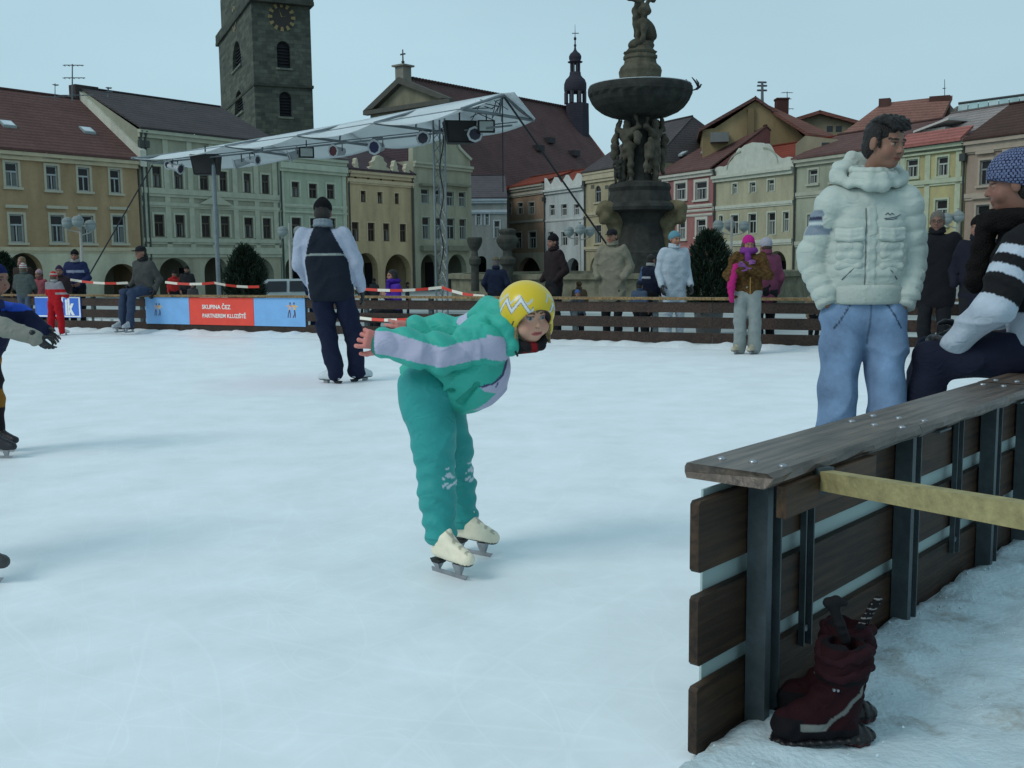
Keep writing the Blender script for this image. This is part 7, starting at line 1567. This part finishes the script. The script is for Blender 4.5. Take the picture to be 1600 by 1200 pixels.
J = quick(957, 17.0, 1.75, -25, 'man in beige zipped coat and black cap with hands in his pockets', BEI, dk, ('cap', (.014, .014, .018)), BH, head_at=353, pose=dict(POC, hyaw=.1), hem=.26, hands=False, jr=(.14, .16), flat=1.25, jk=.015, vox=.013, jf=.009, sleeve=(.082, .074, .06), skin=AP(140, 112, 98, .8))
JW = A(130, 160, 176, .75)
J = quick(1053, 16.2, 1.5, 15, 'boy in white padded coat and light blue knit hat behind the fence', JW, JW, ('earbeanie', AP(92, 148, 168, .85)), ((.03, .02, .015), 0), head_at=357, hem=.22, puffer=(7, .004, 2), flat=1.15, jk=.02, vox=.013, gloves=(.012, .012, .014), pose=dict(hyaw=-.2), skin=AP(150, 120, 104, .8))
def stripe_navy(J_):
    def jc(v):
        c = np.tile(np.array((.012, .016, .035)), (len(v), 1)); x, y, z = torso_local(v, J_[0]); c[(np.abs(z - .33) < .018) & (x < .1)] = AP(150, 170, 185); c[(x < -.17) & (z > -.1)] = AP(60, 90, 130); return c
    return jc
hold = [None]
def quickJ(px, Y, H, yaw, label, jfun, *a_, **kw):
    b = gp(px, Y); 
    if kw.get('head_at'): H = (P(px, kw['head_at'], Y)[2] - b[2]) / 1.03
    hold[0] = pose(b, H, R_(yaw), **kw.get('pose', {})); return quick(px, Y, H, yaw, label, jfun(hold), *a_, **kw)
quickJ(1016, 17.6, 1.4, 130, 'dark haired child in navy jacket with white stripe, left of the boy in white', stripe_navy, dk, None, ((.015, .012, .01), 0), head_at=394, child=False)
quick(999, 16.6, 1.15, 150, 'small child in dark cap and blue coat at the fence under the striped jacket child', AP(62, 84, 110, .8), dk, ('beanie', (.02, .025, .04)), BH, head_at=438, child=True)
quick(902, 16.7, 1.05, 20, 'small child in blue knitted hat peeping over the fence beside the beige coat man', AP(60, 72, 90), dk, ('beanie', AP(60, 92, 150)), BH, head_at=452, child=True)
quick(905, 17.8, 1.2, 200, 'crouched person in a tan hood between the brown coat man and the beige coat man', AP(82, 76, 62, .9), dk, ('earbeanie', AP(84, 78, 62, .9)), None, head_at=437)
quick(775, 19, 1.75, 170, 'man in navy coat and grey flat cap seen from behind the yellow helmet', (.012, .018, .04), dk, ('flatcap', AP(84, 88, 72, .8)), ((.12, .11, .1), 0), head_at=400, hem=.15, pose=POC, hands=False)
PU = AP(66, 44, 150, .9)
J = quick(617, 19.5, 1.6, -60, 'dark haired woman in a purple scarf sitting behind the fence', PU, dk, None, ((.012, .01, .01), .5), head_at=418, sit=1.7, scarf=PU, skin=AP(150, 120, 108, .8))
for px, H_, yw, lb in ((567, 436, 30, 'dark dressed far visitor just right of the pale sleeve of the standing man'), (584, 434, 160, 'dark dressed far visitor beside the woman with the purple scarf, nearer the arches'), (636, 440, 90, 'dark dressed far visitor right behind the woman in the purple scarf')):
    quick(px, 30, 1.7, yw, lb, (.03, .034, .04), dk, ('beanie', (.02, .02, .022)), BH, head_at=H_, vox=.024)
# fence right side
J = quick(1462, 12.6, 1.8, -28, 'grey haired man in glasses and black coat behind the fence', (.010, .010, .013), dk, None, (AP(92, 98, 94, .8), 0), head_at=323, glasses=True, skin=AP(112, 92, 82, .75), pose=dict(hyaw=.0, **POC), hem=.2, hands=False, vox=.014, jr=(.15, .16), sleeve=(.09, .08, .06))
quick(1527, 11.9, 1.78, -45, 'man in black fur hat and navy coat half hidden by the person on the bench', (.010, .011, .020), dk, ('beanie', (.010, .008, .008)), BH, head_at=333, skin=SKD, pose=POC, hem=.2, hands=False)
quick(1273, 15.2, 1.15, 10, 'small figure in a pale beige hood behind the fence left of the young man\'s jeans', AP(104, 106, 94, .9), dk, ('earbeanie', AP(112, 112, 98, .9)), None, head_at=447, child=True)
# girl in the fur coat on the ice, arms folded to her chin
FUR = np.array(AP(84, 70, 46, .85))
def furcol(v): n = np.sin(v[:, 0] * 60 + 2 * np.sin(v[:, 2] * 40)) * np.sin(v[:, 2] * 55 + v[:, 1] * 40); return FUR * (1 + .35 * n)[:, None]
b = on_ice(1167, 553); J = pose(b, 1.52, R_(-15), elR=(.27, .1, 1.18), wrR=(.04, .22, 1.32), elL=(-.27, .1, 1.18), wrL=(-.02, .24, 1.30), hip=(.09, 0, .9), an=(.11, 0, .14), toeR=(.6, 1, 0), toeL=(.5, 1, 0), hyaw=-.3, hpitch=-.25); J['onice'] = True
J = build_person(J, 'girl in brown fur coat and bright pink hat standing by the far fence', furcol, AP(118, 138, 142, .9), AP(140, 112, 100, .8), ((.1, .06, .03), .3), ('earbeanie', AP(205, 40, 130, .95)), .013, .02, jr=(.15, .14), scarf=AP(112, 60, 140, .9), tr=(.112, .098, .1), sleeve=(.095, .088, .07), hips=.13, tail=.08, shoes=AP(150, 156, 140), jmat=mat('fur', None, .95, 1.0, 90, .5, 40, spec=.05), jf=.012, gloves=AP(96, 60, 120))
q = J['q']; a = SDF(.02); a.chain([q(-.16, .18, 1.32), q(-.2, .16, 1.0), q(-.21, .14, .78)], [.05, .05, .035]); a2 = None
a = SDF(.02); a.chain([q(.17, .18, 1.3), q(.24, .14, 1.02), q(.23, .13, .8)], [.045, .05, .03]); sob('pink_tassel_scarf', a.mesh(.012, folds(.005, 60, 2)), m_knit, J['root'], AP(180, 44, 120, .9))
b = MB(); b.col = AP(120, 105, 55); b.path([q(-.04, .185, .9), q(-.04, .19, 1.15)], .008, 5); b.build('coat_fastening', m_paint, J['root'])
quick(1197, 14.4, 1.5, 200, 'person in dusty mauve coat and white hat behind the girl in the fur coat', AP(104, 62, 88, .85), dk, ('earbeanie', AP(140, 152, 170)), ((.05, .03, .02), 0), head_at=367, hem=.1)
# second skater hidden behind the man with his back turned
b = on_ice(497, 524); J = pose(b, 1.4, R_(170)); J['onice'] = True
build_person(J, 'child in blue trousers standing on the ice hidden behind the man with his back turned', AP(46, 60, 84), AP(34, 50, 84), SKD, BH, ('beanie', dk), .017, .0, shoes=(.4, .4, .42), gloves=dk)
# left group
def bluesw(h):
    def jc(v):
        c = np.tile(np.array(AP(34, 46, 84, .9)), (len(v), 1)); x, y, z = torso_local(v, h[0]); c[(np.abs(z - .34) < .028) & (np.abs(x) < .19) & (y > 0)] = AP(130, 148, 176); return c
    return jc
quickJ(119, 21.6, 1.8, 10, 'man in navy blue sweatshirt with a pale chest band and dark beanie at the left', bluesw, dk, ('beanie', (.014, .014, .016)), BH, head_at=388, pose=dict(elR=(.27, .02, 1.13), wrR=(.12, .2, 1.02), elL=(-.27, .02, 1.13), wrL=(-.12, .2, 1.02)), skin=AP(130, 104, 92, .8))
def redsuit(h):
    def jc(v):
        c = np.tile(np.array(AP(150, 26, 36, .9)), (len(v), 1)); x, y, z = torso_local(v, h); c[(z > .36)] = AP(112, 120, 130); c[(np.abs(z - .24) < .03) & (x > .1)] = AP(130, 136, 140); return c
    return jc
b = on_ice(89, 524); J = pose(b, 1.12, R_(165), anR=(.17, 0, .16), anL=(-.19, 0, .16), knR=(.14, .02, .5), knL=(-.15, .02, .5), elR=(.28, .06, 1.15), wrR=(.22, .25, 1.1), elL=(-.27, .1, 1.18), wrL=(-.12, .25, 1.15), toeR=(.6, .6, 0), toeL=(-.9, .4, 0)); J['onice'] = True
J = build_person(J, 'small child in a red snowsuit with grey shoulders on the ice at the left', redsuit(J), AP(150, 24, 34, .9), SKD, ((.08, .05, .03), 0), ('beanie', lambda v: np.where((np.sin(v[:, 2] * 90) > 0)[:, None], np.array(AP(160, 40, 50)), np.array(AP(150, 150, 150)))), .012, .0, child=True, shoes=(.5, .54, .54), gloves=dk, tr=(.13, .105, .09), sleeve=(.09, .08, .07), tail=.06, hips=.13)
b = on_ice(42, 515); J = pose(b, 1.28, R_(175), elR=(.26, .05, 1.15), wrR=(.2, .2, 1.0), elL=(-.26, .05, 1.15), wrL=(-.2, .2, 1.0)); J['onice'] = True
J = build_person(J, 'child in grey green padded vest and striped white hat seen from behind at the left', AP(66, 82, 84, .85), AP(70, 88, 110, .8), SKD, ((.1, .07, .04), 0), ('beanie', lambda v: np.where((np.abs(((v[:, 2] * 26) % 1) - .5) < .22)[:, None], np.array(AP(130, 70, 80)), np.array(AP(180, 185, 185)))), .012, .02, puffer=(5, .014, 2.5), child=True, shoes=(.1, .1, .1), tr=(.11, .09, .085), tail=.05)
quick(36, 21.8, 1.7, -10, 'fair haired woman in dark jacket behind the fence under the left arch', AP(50, 46, 44, .8), dk, None, (AP(116, 100, 76, .8), .6), head_at=398, skin=AP(140, 112, 100, .8))
quick(93, 20.8, 1.3, 20, 'child in dark purple cap behind the red snowsuit child', AP(50, 44, 50), dk, ('beanie', AP(48, 40, 66)), BH, head_at=414, child=True, vox=.018)
quick(62, 21.3, 1.3, -20, 'child in white pink hat peeping between the vest child and the red snowsuit child', AP(120, 70, 80), dk, ('beanie', AP(140, 130, 140)), BH, head_at=420, child=True, vox=.018)
for px, Y, H_, lb, c_ in ((272, 31, 422, 'far visitor in a bright red jacket under the arches behind the seated man', AP(150, 44, 46, .9)), (292, 30, 414, 'far visitor in a dark coat right of the one in bright red', AP(44, 50, 54, .8)), (300, 27, 441, 'far visitor stooping low in grey right of the red jacket', AP(70, 74, 78, .8))):
    quick(px, Y, 1.7, 20, lb, c_, dk, ('beanie', (.02, .02, .02)), BH, head_at=H_, vox=.024)
# man sitting on the far fence
u_ = far_u(232); b = FF(u_, 0, .70); J = pose(b, 1.78, R_(-28), hip=(.09, 0, .08), sh=(.18, .03, .55), elR=(.26, -.02, .3), wrR=(.2, .2, .13), elL=(-.27, -.08, .28), wrL=(-.24, .0, .08), kn=(.1, .42, .04), anR=(.09, .50, -.48), anL=(-.12, .50, -.48), head=(0, .08, .755), hyaw=.1); J['pel'] = b + UP * .09; J['onice'] = True; J['hemplane'] = (b, -UP)
build_person(J, 'man in grey jacket, jeans and dark cap sitting on the far fence', AP(62, 70, 72, .85), AP(48, 66, 92, .8), SKD, BH, ('cap', (.014, .014, .018)), .013, 0, seat=True, shoes=(.35, .37, .4), gloves=dk, tr=(.09, .08, .072), tail=.05, collar=(.02, .02, .02))
# leftmost skater, arm stretched into the picture
def left_skater():
    b = on_ice(2, 713); b[2] = 0; J = pose(b + V(-.13, .12, 0), 1.26, R_(70), hip=(.1, -.05, .85), an=(.1, .0, .17), knR=(.12, .1, .5), knL=(-.1, .0, .5), sh=(.2, .0, 1.3))
    J['onice'] = True; J['hero'] = False; Y = b[1]
    J['head'] = P(-6, 438, Y); J['shR'] = P(-20, 505, Y - .12); J['shL'] = P(-4, 485, Y + .14); J['elR'] = P(6, 512, Y - .2); J['wrR'] = P(58, 528, Y - .2); J['elL'] = P(30, 488, Y + .15); J['wrL'] = P(70, 517, Y + .1)
    J['chest'] = (J['shR'] + J['shL']) / 2; J['neck'] = J['chest'] + UP * .06; J['hdR'] = nrm(P(76, 545, Y - .15) - J['wrR']); J['hdL'] = nrm(P(80, 525, Y + .1) - J['wrL'])
    J['anR'] = G(0, 716) + UP * .17 * .72; J['toeR'] = nrm(V(1, -.1, 0)); J['anR'] = J['anR'] - V(.03, 0, 0); GRY = np.array(AP(120, 132, 128, .9)); NVY = np.array(AP(22, 30, 58, .9)); BLU = np.array(AP(40, 80, 190, .9))
    def jc(v):
        c = np.tile(NVY, (len(v), 1)); m = segd(v, J['elR'], J['wrR'])[0] < .075; m |= segd(v, J['shR'], J['elR'])[0] < .07; c[m] = GRY
        m = (segd(v, J['shL'], J['elL'])[0] < .11) & (v[:, 2] > J['shL'][2] - .0); c[m] = BLU; return c
    build_person(J, 'child skater cut by the left edge, grey sleeve stretched out with black mittens', jc, lambda v: np.where((np.sin(v[:, 2] * 22) > .2)[:, None], np.array(AP(120, 92, 40)), np.array((.02, .016, .02))), SKD, BH, ('beanie', lambda v: np.where((np.abs(v[:, 2] - J['head'][2] - .0) < .012)[:, None], np.array(AP(50, 70, 110)), np.array(AP(24, 36, 84)))), .010, 0, child=True, gloves=(.010, .010, .012), shoes=(.02, .02, .024), sleeve=(.09, .085, .072), collar=(.02, .03, .1))
left_skater()
b = G(-190, 900); J = pose(b, 1.3, R_(85), elR=(.26, -.15, 1.14), wrR=(.28, -.3, 1.0), elL=(-.26, -.15, 1.14), wrL=(-.28, -.3, 1.0)); J['onice'] = True; J['anR'] = G(-45, 912) + UP * .13; J['toeR'] = V(1, 0, 0); J['knR'] = P(-110, 720, 4); J['anL'] = G(-230, 870) + UP * .13
build_person(J, 'skater outside the left edge, only one dark skate toe in the picture', AP(60, 60, 70), dk, SKD, BH, ('beanie', dk), .018, 0, gloves=dk, shoes=(.05, .05, .05))
# ------------------------------------------------------------------ red boots on the snow
def boot(heel, t, label, strap):
    u = UP; sd_ = np.cross(t, u); root = empty('snow_boot', heel, label, 'boot', 'pair of dark red snow boots'); RDK = np.array((.018, .004, .006)); BKK = np.array((.007, .006, .008))
    q = lambda x, w_, z: heel + t * x + sd_ * w_ + u * z
    a = SDF(.02); a.cap(q(.045, 0, .10), q(.035, 0, .215), .052, .056); a.cap(q(.04, 0, .05), q(.175, 0, .045), .045, .04, flat=(sd_, .95)); a.cap(q(.06, 0, .10), q(.165, 0, .055), .05, .035); a.cap(q(.05, .0, .2), q(.03, 0, .2), .058, .06); a.plane(q(0, 0, .012), -u); a.plane(q(0, 0, .262), u)
    a.cap(q(.03, 0, .29), q(.035, 0, .23), .042, .04, neg=True, k=.008)
    def cf_(v):
        L = v - heel; x = L @ t; z = L @ u; c = np.tile(RDK, (len(v), 1)); c[z < .045] = BKK; c[(z < .075) & (x > .155)] = BKK; c[(z > .245)] = BKK
        w_ = np.abs(z - np.where(x > .1, .055, .055 + (.1 - x) * .95)) < .008; c[w_ & (x > .0) & (x < .16)] = (.16, .17, .16); c[(np.abs(z - .165) < .006)] = BKK; return c
    bo = sob('shell', a.mesh(.0035, folds(.0035, 75, 4)), m_cloth, root, cf_)
    s_ = SDF(.006); s_.cap(q(-.0, 0, .012), q(.18, 0, .012), .046, .04, flat=(u, 3.2)); s_.cap(q(.0, 0, .0), q(.01, 0, .02), .04, flat=(u, 2)); s_.plane(q(0, 0, -.012), -u)
    so_ = sob('sole', s_.mesh(.0035, lambda X, Y, Z: .002 * np.sign(np.sin((X * t[0] + Y * t[1]) * 260))), m_leather, root, lambda v: np.where(((v - heel) @ u < .004)[:, None], np.array((.05, .01, .012)), BKK))
    c = SDF(.006)
    for zz in (.225, .185): 
        for k in range(12): t0, t1 = k * math.pi / 6, (k + 1) * math.pi / 6; c.cap(q(.036 + .058 * math.cos(t0), .056 * math.sin(t0), zz + .01 * math.sin(t0 * 2)), q(.036 + .058 * math.cos(t1), .056 * math.sin(t1), zz + .01 * math.sin(t1 * 2)), .013)
    sob('padded_cuff', c.mesh(.0045, folds(.002, 90, 2)), m_cloth, root, (.022, .006, .009))
    b = MB(); b.col = (.25, .26, .25)
    for x, z in ((.075, .15), (.085, .152)): 
        for sg in (-1, 1): b.tube(q(x, sg * .05, z), q(x, sg * .056, z), .0035, .0035, 8)
    b.build('eyelet', m_steel, root)
    a = SDF(.006)
    if strap == 0: a.chain([q(.03, .01, .25), q(.045, .01, .29), q(.06, .012, .33)], [.013, .013, .012]); a.chain([q(.06, .012, .33), q(.075, .012, .345), q(.055, .012, .348), q(.035, .01, .343)], [.012, .012, .013, .009]); sob('pull_strap', a.mesh(.004), m_cloth, root, (.012, .012, .014))
    else:
        a.chain([q(.0, 0, .24), q(-.025, 0, .285), q(-.038, 0, .305)], [.012, .011, .011], flat=(sd_, 1.6)); sob('toothed_strap', a.mesh(.0035, lambda X, Y, Z: .0015 * np.sin(Z * 900)), m_cloth, root, lambda v: np.where((np.sin(v[:, 2] * 500) > .9)[:, None], np.array((.3, .3, .3)), np.array((.012, .012, .014))))
t1 = nrm(V(-.985, -.12, 0)); p = G(1337, 1158, .02); boot(V(p[0] + .0, p[1], .028), t1, 'nearer dark red snow boot with a grey stripe, standing beside the fence post', 0)
t2 = nrm(V(-.93, -.02, 0)); boot(V(p[0] + .05, p[1] + .12, .034), t2, 'rear dark red snow boot half hidden by the nearer one', 1)
# crumbs of snow along the near fence and by the boots
b = MB(); rr = np.random.RandomState(9); b.col = (1, 1, 1)
for i in range(260):
    s_, n_ = rr.uniform(-1, 3.2), abs(rr.randn()) * .5; r0 = .002 + .0035 * rr.rand() ** 2; c = FN(s_, n_ + .03, .05 + r0 * .2 + (.05 * min(1, max(0, (n_ - .25) / 1.2)))); b.lathe(c, [(.0005, -r0), (r0, -r0 * .3), (r0 * .9, r0 * .4), (.0005, r0)], 5)
o = b.build('snow_crumbs', m_snow); tag(o, 'loose crumbs of trodden snow along the near fence', 'snow', None, 'stuff')
